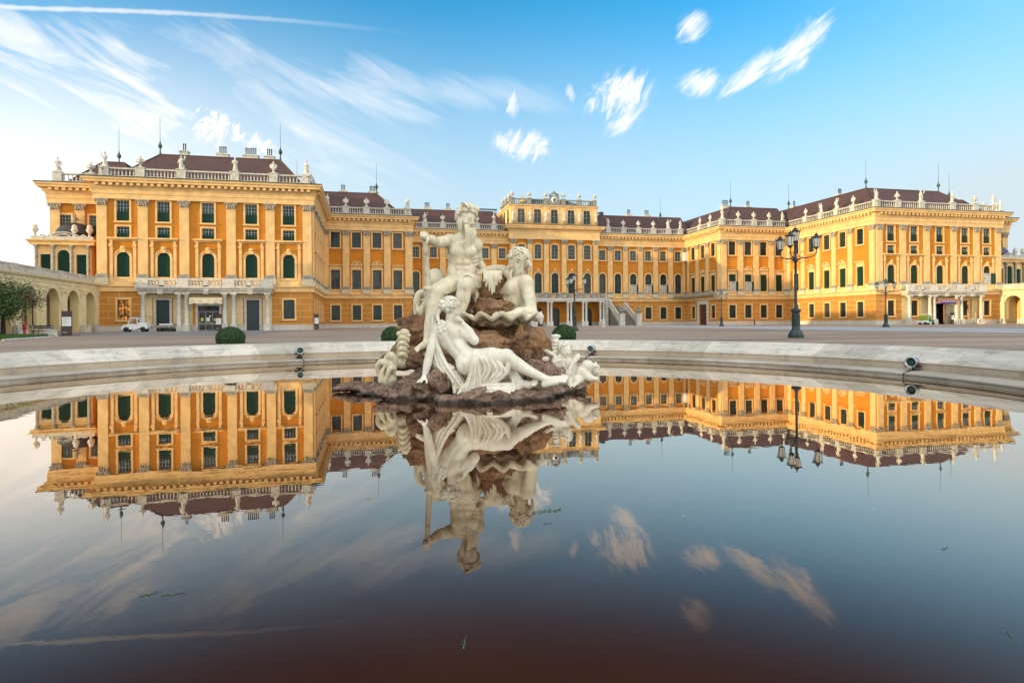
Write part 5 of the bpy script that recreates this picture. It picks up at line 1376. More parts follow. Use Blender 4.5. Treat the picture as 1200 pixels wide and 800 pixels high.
class Sculpt:
    def __init__(s, fr=1.0, back=0.0, kk=1.0): s.p = []; s.fr = fr; s.back = back; s.kk = kk
    def cap(s, a, b, ra, rb, k=0.05, sub=False): s.p.append(('c', np.array(a, float), np.array(b, float), ra, rb, k, sub)); return s
    def chain(s, pts, rad, k=0.05, sub=False):
        if not hasattr(rad, '__len__'): rad = [rad]*len(pts)
        s.p.append(('h', [np.array(p, float) for p in pts], list(rad), k, sub)); return s
    def poly(s, c, r, seed, k=0.03, rot=None, n=15):
        g = np.random.default_rng(seed); N_ = g.normal(size=(n, 3)); N_ /= np.linalg.norm(N_, axis=1, keepdims=True)
        N_ = np.concatenate([N_, [[0, 0, 1], [0, 0, -1], [0, -1, 0.3]]]); N_ /= np.linalg.norm(N_, axis=1, keepdims=True)
        dd = 0.72+0.26*g.random(len(N_))
        s.p.append(('p', np.array(c, float), np.array(r, float), N_, dd, rot if rot is not None else np.eye(3), k, False)); return s
    def ell(s, c, r, k=0.05, rot=None, sub=False): s.p.append(('e', np.array(c, float), np.array(r, float), rot, k, sub)); return s
    def curve(s, pts, rad, k=0.03, n=16, sub=False):
        """smooth curve through points (Catmull-Rom)"""
        P = [np.array(p, float) for p in pts]; P = [2*P[0]-P[1]]+P+[2*P[-1]-P[-2]]
        if not hasattr(rad, '__len__'): rad = [rad]*(len(P)-2)
        out = []; rr = []
        m = len(P)-3
        for q in range(n+1):
            t = q/n*m; i = min(int(t), m-1); f = t-i
            a, b, c, d = P[i:i+4]
            out.append(0.5*((2*b)+(-a+c)*f+(2*a-5*b+4*c-d)*f*f+(-a+3*b-3*c+d)*f**3)); rr.append(rad[i]*(1-f)+rad[i+1]*f)
        if s.back: s.chain([o+np.array((0, s.back*r, 0)) for o, r in zip(out, rr)], rr, k, sub)
        return s.chain(out, [r*s.fr for r in rr], k*s.kk, sub)
    def bounds(s):
        lo = np.full(3, 1e9); hi = -lo
        for q in s.p:
            if q[-1]: continue
            if q[0] == 'c':
                for c, r in ((q[1], q[3]), (q[2], q[4])): lo = np.minimum(lo, c-r); hi = np.maximum(hi, c+r)
            elif q[0] == 'h':
                for c, r in zip(q[1], q[2]): lo = np.minimum(lo, c-r); hi = np.maximum(hi, c+r)
            elif q[0] == 'p':
                r = q[2].max()*1.1; lo = np.minimum(lo, q[1]-r); hi = np.maximum(hi, q[1]+r)
            else:
                r = q[2].max() if q[3] is not None else q[2]
                lo = np.minimum(lo, q[1]-r); hi = np.maximum(hi, q[1]+r)
        return lo, hi
    def mesh(s, name, vox, mat_, base, noise=0.0, nscale=3.0, smooth=2, zmin=None):
        lo, hi = s.bounds(); pad = 0.06+noise*1.5; lo = lo-pad; hi = hi+pad
        if zmin is not None: lo[2] = max(lo[2], zmin)
        N = np.ceil((hi-lo)/vox).astype(int)+1
        ax_ = [lo[i]+vox*np.arange(N[i]) for i in range(3)]
        Fd = np.full(N, 0.5, dtype=np.float32)
        for q in s.p:
            k = q[-2]; sub = q[-1]
            if q[0] == 'c':
                a, b, ra, rb = q[1:5]; r = max(ra, rb); l = np.minimum(a, b)-r-k-2*vox; h = np.maximum(a, b)+r+k+2*vox
            elif q[0] == 'h':
                A_ = np.array(q[1]); r = max(q[2]); l = A_.min(0)-r-k-2*vox; h = A_.max(0)+r+k+2*vox
            elif q[0] == 'p':
                r = q[2].max()*1.25; l = q[1]-r-k-2*vox; h = q[1]+r+k+2*vox
            else:
                r = q[2].max() if q[3] is not None else q[2]; l = q[1]-r-k-2*vox; h = q[1]+r+k+2*vox
            i0 = np.clip(np.floor((l-lo)/vox).astype(int), 0, N-1); i1 = np.clip(np.ceil((h-lo)/vox).astype(int)+1, 0, N)
            if (i1 <= i0).any(): continue
            X = ax_[0][i0[0]:i1[0], None, None]; Y = ax_[1][None, i0[1]:i1[1], None]; Z = ax_[2][None, None, i0[2]:i1[2]]
            if q[0] == 'c':
                ab = b-a; L2 = max(float(ab@ab), 1e-9)
                t = np.clip(((X-a[0])*ab[0]+(Y-a[1])*ab[1]+(Z-a[2])*ab[2])/L2, 0, 1)
                d = np.sqrt((X-a[0]-t*ab[0])**2+(Y-a[1]-t*ab[1])**2+(Z-a[2]-t*ab[2])**2)-(ra+(rb-ra)*t)
            elif q[0] == 'h':
                d = None
                for a, b, ra, rb in zip(q[1], q[1][1:], q[2], q[2][1:]):
                    ab = b-a; L2 = max(float(ab@ab), 1e-9)
                    t = np.clip(((X-a[0])*ab[0]+(Y-a[1])*ab[1]+(Z-a[2])*ab[2])/L2, 0, 1)
                    e = np.sqrt((X-a[0]-t*ab[0])**2+(Y-a[1]-t*ab[1])**2+(Z-a[2]-t*ab[2])**2)-(ra+(rb-ra)*t)
                    d = e if d is None else np.minimum(d, e)
            elif q[0] == 'p':
                dx, dy, dz = X-q[1][0], Y-q[1][1], Z-q[1][2]; Rm = q[5].T
                e = q[2]
                dx, dy, dz = ((Rm[0,0]*dx+Rm[0,1]*dy+Rm[0,2]*dz)/e[0], (Rm[1,0]*dx+Rm[1,1]*dy+Rm[1,2]*dz)/e[1], (Rm[2,0]*dx+Rm[2,1]*dy+Rm[2,2]*dz)/e[2])
                d = None
                for nn, d0 in zip(q[3], q[4]):
                    v = nn[0]*dx+nn[1]*dy+nn[2]*dz-d0
                    d = v if d is None else np.maximum(d, v)
                d = d*e.min()
            else:
                dx, dy, dz = X-q[1][0], Y-q[1][1], Z-q[1][2]
                if q[3] is not None:
                    Rm = q[3].T
                    dx, dy, dz = (Rm[0,0]*dx+Rm[0,1]*dy+Rm[0,2]*dz, Rm[1,0]*dx+Rm[1,1]*dy+Rm[1,2]*dz, Rm[2,0]*dx+Rm[2,1]*dy+Rm[2,2]*dz)
                e = q[2]
                k0 = np.sqrt((dx/e[0])**2+(dy/e[1])**2+(dz/e[2])**2); k1 = np.sqrt((dx/e[0]**2)**2+(dy/e[1]**2)**2+(dz/e[2]**2)**2)+1e-6
                d = k0*(k0-1)/k1
            sl = (slice(i0[0], i1[0]), slice(i0[1], i1[1]), slice(i0[2], i1[2])); g = Fd[sl]
            if sub:
                h_ = np.clip(0.5-0.5*(g+d)/k, 0, 1); Fd[sl] = g*(1-h_)-d*h_+k*h_*(1-h_)
            else:
                h_ = np.clip(0.5+0.5*(g-d)/k, 0, 1); Fd[sl] = g*(1-h_)+d*h_-k*h_*(1-h_)
        V, Q = surface_nets(Fd, lo, vox)
        V = relax(V, Q, smooth)
        if noise: V = V+normals(V, Q)*(fbm(V*nscale)[:, None]*noise)
        me = bpy.data.meshes.new(name)
        W = V-np.array(base)
        me.vertices.add(len(W)); me.vertices.foreach_set('co', W.astype(np.float32).ravel())
        me.loops.add(len(Q)*4); me.loops.foreach_set('vertex_index', Q.astype(np.int32).ravel())
        me.polygons.add(len(Q)); me.polygons.foreach_set('loop_start', np.arange(0, len(Q)*4, 4, dtype=np.int32))
        me.polygons.foreach_set('use_smooth', np.ones(len(Q), dtype=bool))
        me.materials.append(mat_); me.update(); me.validate()
        return me
def surface_nets(Fd, lo, vox):
    ins = Fd < 0
    N = np.array(Fd.shape); C = N-1
    cnt = np.zeros(C, np.int8); acc = np.zeros((*C, 3), np.float32); ne = np.zeros(C, np.float32)
    corner = [(i, j, k) for i in (0,1) for j in (0,1) for k in (0,1)]
    sl = lambda c: tuple(slice(c[a], c[a]+C[a]) for a in range(3))
    for c in corner: cnt += ins[sl(c)]
    act = (cnt > 0) & (cnt < 8)
    idx = np.argwhere(act)
    ids = -np.ones(C, np.int64); ids[act] = np.arange(len(idx))
    pos = np.zeros((len(idx), 3)); ne = np.zeros(len(idx))
    for c in corner:
        for a in range(3):
            if c[a] == 1: continue
            c2 = list(c); c2[a] = 1
            f0 = Fd[tuple((idx+np.array(c)).T)]; f1 = Fd[tuple((idx+np.array(c2)).T)]
            m = (f0 < 0) != (f1 < 0)
            t = np.where(m, f0/(f0-f1+1e-12*(f0 == f1)), 0)
            p = np.tile(np.array(c, float), (len(idx), 1)); p[:, a] += t
            pos += p*m[:, None]; ne += m
    V = lo+(idx+pos/np.maximum(ne, 1)[:, None])*vox
    quads = []
    for a in range(3):
        b, c = (a+1) % 3, (a+2) % 3
        s0 = [slice(1, N[q]-1) for q in range(3)]; s0[a] = slice(0, N[a]-1); s1 = list(s0); s1[a] = slice(1, N[a])
        i0 = ins[tuple(s0)]; i1 = ins[tuple(s1)]
        e = np.argwhere(i0 != i1); off = np.array([1, 1, 1]); off[a] = 0; e = e+off
        fl = ins[tuple(e.T)]
        def cell(db, dc):
            q = e.copy(); q[:, b] -= db; q[:, c] -= dc; return ids[tuple(q.T)]
        qd = np.stack([cell(1, 1), cell(0, 1), cell(0, 0), cell(1, 0)], 1)
        qd[~fl] = qd[~fl][:, ::-1]
        quads.append(qd)
    Q = np.concatenate(quads); Q = Q[(Q >= 0).all(1)]
    return V, Q
def relax(V, Q, it):
    if not it: return V
    E = np.concatenate([Q[:, [0,1]], Q[:, [1,2]], Q[:, [2,3]], Q[:, [3,0]]]); E = np.concatenate([E, E[:, ::-1]])
    deg = np.bincount(E[:, 0], minlength=len(V))[:, None]
    for k in range(it):
        for lam in (0.5, -0.42):
            s_ = np.stack([np.bincount(E[:, 0], V[E[:, 1], a], len(V)) for a in range(3)], 1)
            V = V+lam*(s_/np.maximum(deg, 1)-V)
    return V
def normals(V, Q):
    n = np.cross(V[Q[:, 2]]-V[Q[:, 0]], V[Q[:, 3]]-V[Q[:, 1]])
    out = np.zeros_like(V)
    for c in range(4):
        for a in range(3): out[:, a] += np.bincount(Q[:, c], n[:, a], len(V))
    return out/np.maximum(np.linalg.norm(out, axis=1, keepdims=True), 1e-9)
_T = np.random.default_rng(11).random((32, 32, 32))*2-1
def vnoise(P):
    i = np.floor(P).astype(int); f = P-i; f = f*f*(3-2*f); i = i % 32; j = (i+1) % 32
    g = lambda a, b, c: _T[a, b, c]
    x0 = g(i[:,0],i[:,1],i[:,2])*(1-f[:,0])+g(j[:,0],i[:,1],i[:,2])*f[:,0]; x1 = g(i[:,0],j[:,1],i[:,2])*(1-f[:,0])+g(j[:,0],j[:,1],i[:,2])*f[:,0]
    y0 = g(i[:,0],i[:,1],j[:,2])*(1-f[:,0])+g(j[:,0],i[:,1],j[:,2])*f[:,0]; y1 = g(i[:,0],j[:,1],j[:,2])*(1-f[:,0])+g(j[:,0],j[:,1],j[:,2])*f[:,0]
    a = x0*(1-f[:,1])+x1*f[:,1]; b = y0*(1-f[:,1])+y1*f[:,1]
    return a*(1-f[:,2])+b*f[:,2]
def fbm(P, o=5, g=0.55, ridge=False):
    s_ = 0; a = 1
    for k in range(o):
        n = vnoise(P*(2**k)+17.3*k)
        s_ = s_+a*((1-2*np.abs(n)) if ridge else n); a *= g
    return s_
_F = np.random.default_rng(5)
_FS = _F.random((32, 32, 32, 3)); _FN = _F.normal(size=(32, 32, 32, 3))
def facets(P):
    """flat-faced cells: every cell of a jittered lattice is a tilted plane"""
    i = np.floor(P).astype(int); best = np.full(len(P), 9.0); sec = np.full(len(P), 9.0); val = np.zeros(len(P))
    for a in (-1, 0, 1):
        for b in (-1, 0, 1):
            for c in (-1, 0, 1):
                j = i+np.array((a, b, c)); jj = j % 32; s_ = _FS[jj[:,0], jj[:,1], jj[:,2]]; n = _FN[jj[:,0], jj[:,1], jj[:,2]]
                dv = P-(j+s_); d = (dv**2).sum(1); m = d < best
                sec = np.where(m, best, np.minimum(sec, d)); best = np.where(m, d, best); val = np.where(m, (dv*n).sum(1)*0.45+n[:, 0]*0.25, val)
    return np.clip(val, -0.9, 0.9)-0.7*np.exp(-18*(np.sqrt(sec)-np.sqrt(best)))
def rotm(ax_, ang):
    ax_ = np.array(ax_, float); ax_ /= np.linalg.norm(ax_); c, s_ = math.cos(ang), math.sin(ang); x, y, z = ax_
    return np.array([[c+x*x*(1-c), x*y*(1-c)-z*s_, x*z*(1-c)+y*s_], [y*x*(1-c)+z*s_, c+y*y*(1-c), y*z*(1-c)-x*s_], [z*x*(1-c)-y*s_, z*y*(1-c)+x*s_, c+z*z*(1-c)]])
def w3(p):
    """turn x-right / y-ahead into scene axes"""
    c, s_ = math.cos(YAW), math.sin(YAW)
    return (p[0]*c+p[1]*s_, -p[0]*s_+p[1]*c, p[2])
def carve(name, sc, base, m, vox=0.016, parent=None, **kw):
    me = sc.mesh(name, vox, m, base, **kw)
    if parent: return place(name, me, parent)
    return place(name, me, None, w3(base), -YAW)
def up(p, x=0, y=0, z=0): return np.array(p)+np.array((x, y, z))
def hand(sc, wrist, palm, dirs, r=0.022, L=0.17, k=0.02):
    """palm between wrist and knuckles; dirs: list of (start offset, bend points)"""
    sc.cap(wrist, palm, r*2.1, r*2.5, 0.04)
    for pts in dirs: sc.chain(pts, [r*1.15]+[r*0.95]*(len(pts)-2)+[r*0.75], 0.012)
def head(sc, hair, c, fdir, updir, h, female=False):
    """head of height h centred at c, facing fdir"""
    f = np.array(fdir, float); f /= np.linalg.norm(f); u = np.array(updir, float); u -= f*(u@f); u /= np.linalg.norm(u); r = np.cross(f, u)
    P = lambda x, y, z: np.array(c)+r*x*h+f*y*h+u*z*h
    Rm = np.stack([r, f, u], 1)
    sc.ell(P(0, -0.06, 0.10), np.array((0.33, 0.42, 0.40))*h, 0.03, Rm)            # skull
    sc.ell(P(0, 0.10, -0.14), np.array((0.265, 0.27, 0.36))*h, 0.06*h/0.5, Rm)    # face
    sc.ell(P(0, 0.20, -0.42), np.array((0.13, 0.13, 0.10))*h, 0.06*h, Rm)         # chin
    sc.cap(P(-0.13, 0.31, 0.06), P(0.13, 0.31, 0.06), 0.045*h, 0.045*h, 0.05*h)   # brow
    for sx in (-1, 1):
        sc.ell(P(sx*0.12, 0.38, -0.02), np.array((0.075, 0.06, 0.05))*h, 0.03*h, Rm, sub=True)
        sc.ell(P(sx*0.12, 0.315, -0.02), np.array((0.055, 0.05, 0.045))*h, 0.008*h, Rm)
        sc.ell(P(sx*0.17, 0.25, -0.16), np.array((0.10, 0.09, 0.09))*h, 0.06*h, Rm)
        sc.ell(P(sx*0.325, -0.04, -0.08), np.array((0.035, 0.07, 0.11))*h, 0.02*h, Rm)  # ear
    sc.cap(P(0, 0.36, 0.03), P(0, 0.455, -0.15), 0.035*h, 0.055*h, 0.03*h)         # nose
    sc.cap(P(-0.05, 0.385, -0.17), P(0.05, 0.385, -0.17), 0.035*h, 0.035*h, 0.02*h)
    sc.cap(P(-0.08, 0.345, -0.265), P(0.08, 0.345, -0.265), 0.03*h, 0.03*h, 0.02*h)
    sc.cap(P(-0.07, 0.34, -0.315), P(0.07, 0.34, -0.315), 0.032*h, 0.032*h, 0.015*h)
    return P, Rm
def curls(hair, P, Rm, h, n, seed, top=True, amp=0.085, front=0.28, low=-0.35):
    r = np.random.default_rng(seed); k = 0
    hair.ell(P(0, -0.09, 0.13), np.array((0.37, 0.43, 0.42))*h, 0.02, Rm)
    hair.ell(P(0, 0.62, -0.35), np.array((0.42, 0.55, 0.48))*h, 0.03, Rm, sub=True)   # leave the face free
    while k < n:
        v = r.normal(size=3); v /= np.linalg.norm(v)
        if v[2]*0.45+0.1 < low or (v[1] > front and v[2] < 0.30): continue
        q = (v[0]*0.40, -0.09+v[1]*0.46, 0.12+v[2]*0.46)
        t = np.cross(v, r.normal(size=3)); t /= np.linalg.norm(t); b = np.cross(v, t)
        pts = []
        for a in np.linspace(0, 4.6, 7):
            o = t*math.cos(a)*amp*(1-0.1*a)+b*math.sin(a)*amp*(1-0.1*a)+v*0.03*a/4
            pts.append(P(q[0]+o[0], q[1]+o[1], q[2]+o[2]))
        hair.chain(pts, 0.042*h, 0.008); k += 1

# ---------------- bearded seated man with staff
def seated_man():
    base = S(541, 372, 14.5); b = Sculpt(); d = 14.5
    b.ell(S(540.5, 335, d), (0.345, 0.31, 0.27), 0.08)
    b.ell(S(540, 320, d-0.03), (0.265, 0.215, 0.33), 0.10)
    b.ell(S(541.5, 301, d), (0.325, 0.265, 0.35), 0.10, rotm((0,1,0), 0.10))
    b.ell(S(535, 294, d-0.19), (0.185, 0.115, 0.14), 0.05); b.ell(S(549.5, 295.5, d-0.19), (0.175, 0.115, 0.14), 0.05)
    for j, yy in enumerate((308, 314.5, 321)):
        for sx in (-1, 1): b.ell(S(542.5+sx*4.2, yy, d-0.225+0.01*j), (0.075, 0.05, 0.062), 0.035)
    for sx in (-1, 1):
        b.ell(S(540.5+sx*11.5, 318, d-0.06), (0.10, 0.16, 0.17), 0.06)
        for q in range(3): b.cap(S(543+sx*(11+q), 303+4*q, d-0.19+0.03*q), S(543+sx*(16.5), 301+4*q, d-0.08+0.03*q), 0.035, 0.03, 0.03)
    b.cap(S(535, 287, d-0.16), S(544, 285, d-0.17), 0.04, 0.035, 0.04); b.cap(S(554, 288, d-0.16), S(547, 285, d-0.17), 0.04, 0.035, 0.04)
    b.ell(S(541.5, 327, d-0.23), (0.022, 0.05, 0.02), 0.02, sub=True)
    b.chain([S(532, 283, d), S(544, 277, d+0.02), S(557, 286, d)], [0.14, 0.15, 0.14], 0.08)
    b.cap(S(545, 282, d), S(547, 267, d-0.08), 0.145, 0.135, 0.06)
    # arm stretched out to the staff
    sh = S(526, 283, d-0.05)
    b.ell(sh, (0.18, 0.17, 0.17), 0.07); b.ell(S(519, 283, 14.2), (0.17, 0.12, 0.115), 0.05, rotm((0,1,0), -0.1))
    b.chain([sh, S(511, 284, 14.05), S(506, 281, 13.9), S(500.5, 278.5, 13.78)], [0.135, 0.108, 0.105, 0.075], 0.05)
    pal = S(497.5, 278, 13.74)
    b.ell(pal, (0.095, 0.10, 0.085), 0.04)
    for q in range(4):
        a = S(494.5+1.9*q, 274.5+0.3*q, 13.72); b.chain([up(a, 0.01, 0.03, 0.0), up(a, -0.005, -0.07, 0.015), up(a, -0.01, -0.10, -0.05), up(a, 0, -0.07, -0.10)], [0.034, 0.034, 0.03, 0.025], 0.012)
    b.chain([S(501, 277.5, 13.70), S(501.5, 281, 13.62), S(499.5, 285, 13.62)], [0.036, 0.034, 0.026], 0.015)
    # arm resting behind on the rock
    sh = S(557, 288, d+0.03)
    b.ell(sh, (0.17, 0.17, 0.18), 0.07); b.ell(S(558.5, 297, d+0.12), (0.115, 0.12, 0.17), 0.05)
    b.chain([sh, S(560.5, 307, 14.8), S(567, 316, 14.72), S(571, 322, 14.62)], [0.135, 0.105, 0.095, 0.068], 0.05)
    for q in range(4):
        a = S(571.5+1.3*q, 323.5-0.4*q, 14.58); b.chain([a, up(a, 0.05, -0.05, -0.04), up(a, 0.07, -0.08, -0.10)], [0.034, 0.03, 0.024], 0.012)
    b.chain([S(570, 323, 14.55), S(568, 326, 14.45), S(569, 329, 14.42)], [0.034, 0.03, 0.024], 0.015)
    # legs
    kn = S(514, 342, 13.72)
    b.chain([S(532, 337, d-0.08), S(522, 337, 14.1), kn], [0.235, 0.215, 0.155], 0.06)
    b.ell(up(kn, 0, -0.06, 0.01), (0.11, 0.09, 0.12), 0.05)
    an = S(500, 398, 13.55)
    b.chain([kn, S(508.5, 358, 13.66), S(503, 380, 13.6), an], [0.15, 0.15, 0.115, 0.075], 0.05)
    b.chain([up(an, 0.03, 0.07, -0.05), S(497, 404, 13.45), S(490, 408, 13.35)], [0.085, 0.085, 0.06], 0.04)
    for q in range(5): b.chain([S(492-0.4*q, 406.5+0.8*q, 13.40-0.035*q), S(487.5+0.3*q, 408.5+0.8*q, 13.32-0.035*q)], [0.036, 0.030 if q else 0.04], 0.012)
    kn = S(544.5, 334, 13.72)
    b.chain([S(549, 337, d-0.08), S(548, 335, 14.1), kn], [0.245, 0.225, 0.165], 0.06)
    b.ell(up(kn, 0, -0.07, 0), (0.115, 0.09, 0.12), 0.05)
    b.chain([up(kn, 0, 0.02, -0.03), S(542, 350, 13.72), S(537, 368, 13.72), S(533, 396, 13.85)], [0.155, 0.165, 0.125, 0.08], 0.05)
    b.chain([S(533, 397, 13.85), S(535, 404, 13.6)], [0.09, 0.06], 0.04)
    P, Rm = head(b, None, S(547, 256, 14.38), (0.62, -0.72, -0.26), (0.08, 0.05, 1), 0.56)
    o = carve('seated_statue', b, base, M['marble'], 0.0155)
    tag(o, 'marble statue of a bearded bare-chested man seated on the rock top, holding a staff', 'statue')
    hr = Sculpt(0.56, 0, 0.4); curls(hr, P, Rm, 0.56, 64, 3, amp=0.095)
    for q in range(9):      # beard in wavy locks
        x = -0.20+0.05*q; ph = q*1.3; ln = 1.0-abs(q-4.6)*0.12
        hr.curve([P(x, 0.30, -0.28), P(x*1.15+0.03*math.sin(ph), 0.46, -0.50), P(x*0.95+0.05*math.sin(ph+1.5), 0.50, -0.56-0.32*ln), P(x*0.8+0.06*math.sin(ph+3), 0.50, -0.62-0.64*ln), P(x*0.55+0.05*math.sin(ph+4), 0.50, -0.66-0.98*ln)], [0.06, 0.075, 0.068, 0.058, 0.024], 0.018, 16)
    for sx in (-1, 1):
        hr.curve([P(sx*0.03, 0.41, -0.235), P(sx*0.12, 0.38, -0.27), P(sx*0.21, 0.30, -0.40)], [0.03, 0.035, 0.02], 0.01, 8)
        for q in range(3): hr.curve([P(sx*0.27, 0.10-0.1*q, 0.02), P(sx*0.33, 0.12-0.1*q, -0.20), P(sx*0.28, 0.16-0.08*q, -0.42), P(sx*0.24, 0.2-0.08*q, -0.55)], [0.05, 0.055, 0.05, 0.03], 0.015, 10)
    for q in range(7):      # forelock swept up and back
        x = -0.24+0.08*q; hr.curve([P(x, 0.26, 0.30), P(x*1.1+0.03, 0.30, 0.46), P(x*1.2+0.06, 0.12, 0.56), P(x*1.2+0.10, -0.1, 0.55)], [0.045, 0.055, 0.05, 0.03], 0.012, 10)
    carve('hair', hr, base, M['marble'], 0.0145, o, smooth=1)
    # drapery over the lap, down both sides
    c = Sculpt(0.62, 1.15, 0.25)
    c.ell(S(510, 329, 14.75), (0.24, 0.25, 0.29), 0.06)
    h0, h1 = S(532, 336, 14.42), S(513, 343, 13.74)
    for q in range(9):      # folds across the covered thigh
        f = q/8; p = h0*(1-f)+h1*f; rr = 0.245-0.075*f
        c.curve([up(p, -rr*0.95, 0.05, -0.14), up(p, -rr*0.75, -0.06, rr*0.45), up(p, -rr*0.1, -0.06, rr*0.98), up(p, rr*0.65, -0.10, rr*0.62), up(p, rr*1.0, -0.10, -0.02)], [0.045, 0.05, 0.055, 0.05, 0.04], 0.02, 14)
    h0, h1 = S(550, 335, 14.42), S(547, 333.5, 14.0)
    for q in range(5):      # and over the root of the other
        f = q/4; p = h0*(1-f)+h1*f; rr = 0.265-0.03*f
        c.curve([up(p, -rr*0.8, -0.08, rr*0.35), up(p, -rr*0.1, -0.05, rr*0.96), up(p, rr*0.75, -0.02, rr*0.55), up(p, rr*1.02, 0.0, -0.05)], [0.04, 0.05, 0.05, 0.045], 0.02, 12)
    for q in range(4):      # rolled edge round the waist
        c.curve([S(521, 336+1.4*q, 14.42), S(528, 333+1.6*q, 14.16), S(541, 332+1.6*q, 14.1-0.02*q), S(554, 330+1.6*q, 14.16), S(560, 331+1.5*q, 14.4)], [0.05, 0.055, 0.055, 0.055, 0.045], 0.02, 16)
    for q in range(5):
        c.curve([S(558+0.3*q, 333, 14.2+0.05*q), S(558.5-0.9*q, 345, 14.08+0.04*q), S(557.5-0.7*q, 357, 14.1+0.03*q), S(557-1.2*q, 365+1.2*(q % 2), 14.08)], [0.05, 0.06, 0.055, 0.035], 0.02, 12)
    for q in range(5):
        c.curve([S(509+1.2*q, 349, 13.9+0.05*q), S(505.5+1.3*q, 362, 13.85+0.05*q), S(503+1.2*q, 378, 13.82+0.03*q), S(501+1.6*q, 394+1.5*(q % 2), 13.8)], [0.055, 0.06, 0.06, 0.045], 0.022, 12)
    carve('drapery', c, base, M['marble'], 0.0155, o, smooth=1)
    st = Sculpt()
    st.chain([S(497.5, 273, 13.74), S(499, 300, 13.78), S(501.5, 336, 13.8)], [0.055, 0.06, 0.068], 0.02)
    st.ell(S(501.8, 338.5, 13.8), (0.125, 0.10, 0.07), 0.03)
    st.chain([S(502.5, 340, 13.8), S(503.5, 356, 13.82), S(504, 377, 13.85)], [0.085, 0.115, 0.10], 0.03)
    carve('staff', st, base, M['marbled'], 0.015, o)
seated_man()

# ---------------- curly-haired man leaning on the shell
def leaning_man():
    base = S(606, 374, 14.4); b = Sculpt(); d = 14.4
    b.ell(S(604.5, 342, d), (0.315, 0.30, 0.37), 0.10, rotm((0,1,0), 0.30))
    b.ell(S(600, 356, d-0.02), (0.26, 0.26, 0.26), 0.10); b.ell(S(606, 370, d+0.15), (0.36, 0.34, 0.25), 0.1)
    b.ell(S(590.5, 344.5, d-0.10), (0.13, 0.16, 0.135), 0.05); b.ell(S(597, 338, d-0.26), (0.15, 0.10, 0.17), 0.06, rotm((0,1,0), 0.4))
    b.ell(S(613, 330, d+0.08), (0.22, 0.22, 0.16), 0.08)
    for q in range(3): b.cap(S(592+1.5*q, 351+3.6*q, d-0.21), S(600+1.5*q, 349+3.6*q, d-0.27), 0.04, 0.035, 0.03)
    sh = S(616.5, 333, 14.12)
    b.ell(sh, (0.175, 0.17, 0.21), 0.07); b.ell(S(619, 344, 14.02), (0.125, 0.13, 0.18), 0.05)
    el = S(623, 364.5, 13.92)
    b.chain([sh, S(620.5, 350, 13.98), el], [0.15, 0.135, 0.108], 0.05)
    wr = S(593, 369.5, 13.62)
    b.ell(S(612, 365.5, 13.80), (0.19, 0.10, 0.105), 0.05, rotm((0,1,0), 0.12))
    b.chain([el, S(608, 367, 13.76), wr], [0.112, 0.105, 0.07], 0.05)
    b.ell(S(588, 369.5, 13.58), (0.11, 0.085, 0.055), 0.03)
    for q in range(4):
        a = S(585.5, 367.5+1.3*q, 13.62-0.045*q); b.chain([a, up(a, -0.07, -0.01, 0.012), up(a, -0.125, -0.02, -0.02), up(a, -0.15, -0.02, -0.05)], [0.034, 0.031, 0.028, 0.022], 0.010)
    b.chain([S(590, 367.5, 13.53), S(587, 366, 13.46), S(584, 367.5, 13.44)], [0.036, 0.032, 0.025], 0.012)
    # far arm reaching across to the seated man
    b.ell(S(601, 323, d+0.15), (0.17, 0.17, 0.16), 0.07)
    b.chain([S(601, 323, d+0.15), S(588, 316, 14.7), S(578, 315.5, 14.72), S(567, 317, 14.66)], [0.14, 0.115, 0.105, 0.075], 0.05)
    b.ell(S(564.5, 318, 14.62), (0.09, 0.07, 0.05), 0.03)
    for q in range(4): 
        a = S(563, 316.8+1.2*q, 14.64-0.03*q); b.chain([a, up(a, -0.07, -0.02, 0.0), up(a, -0.12, -0.03, -0.05)], [0.032, 0.029, 0.022], 0.010)
    b.cap(S(611, 329, d+0.03), S(608.5, 314, d), 0.155, 0.14, 0.06)
    P, Rm = head(b, None, S(606.5, 307, d-0.02), (-0.97, 0.02, -0.2), (-0.1, 0, 1), 0.54)
    o = carve('leaning_statue', b, base, M['marble'], 0.0155)
    tag(o, 'marble statue of a curly-haired man seen from behind, leaning one arm on the shell', 'statue')
    hr = Sculpt(0.56, 0, 0.4); curls(hr, P, Rm, 0.54, 85, 5, low=-0.6, amp=0.09)
    for q in range(6):
        x = -0.2+0.08*q; hr.curve([P(x, 0.30, -0.32), P(x, 0.42, -0.5), P(x*0.9+0.04*math.sin(q*2), 0.40, -0.72), P(x*0.6, 0.36, -0.92)], [0.055, 0.065, 0.05, 0.02], 0.015, 10)
    for sx in (-1,):
        for q in range(3): hr.curve([P(sx*0.30, 0.08-0.12*q, 0.05), P(sx*0.35, 0.10-0.12*q, -0.18), P(sx*0.30, 0.12-0.1*q, -0.42), P(sx*0.25, 0.16-0.1*q, -0.55)], [0.05, 0.06, 0.055, 0.03], 0.015, 10)
    for q in range(6): hr.curve([P(-0.25+0.1*q, -0.42, -0.05), P(-0.28+0.11*q, -0.50, -0.3), P(-0.25+0.1*q, -0.42, -0.5)], [0.06, 0.07, 0.035], 0.015, 8)
    carve('hair', hr, base, M['marble'], 0.0145, o, smooth=1)
leaning_man()

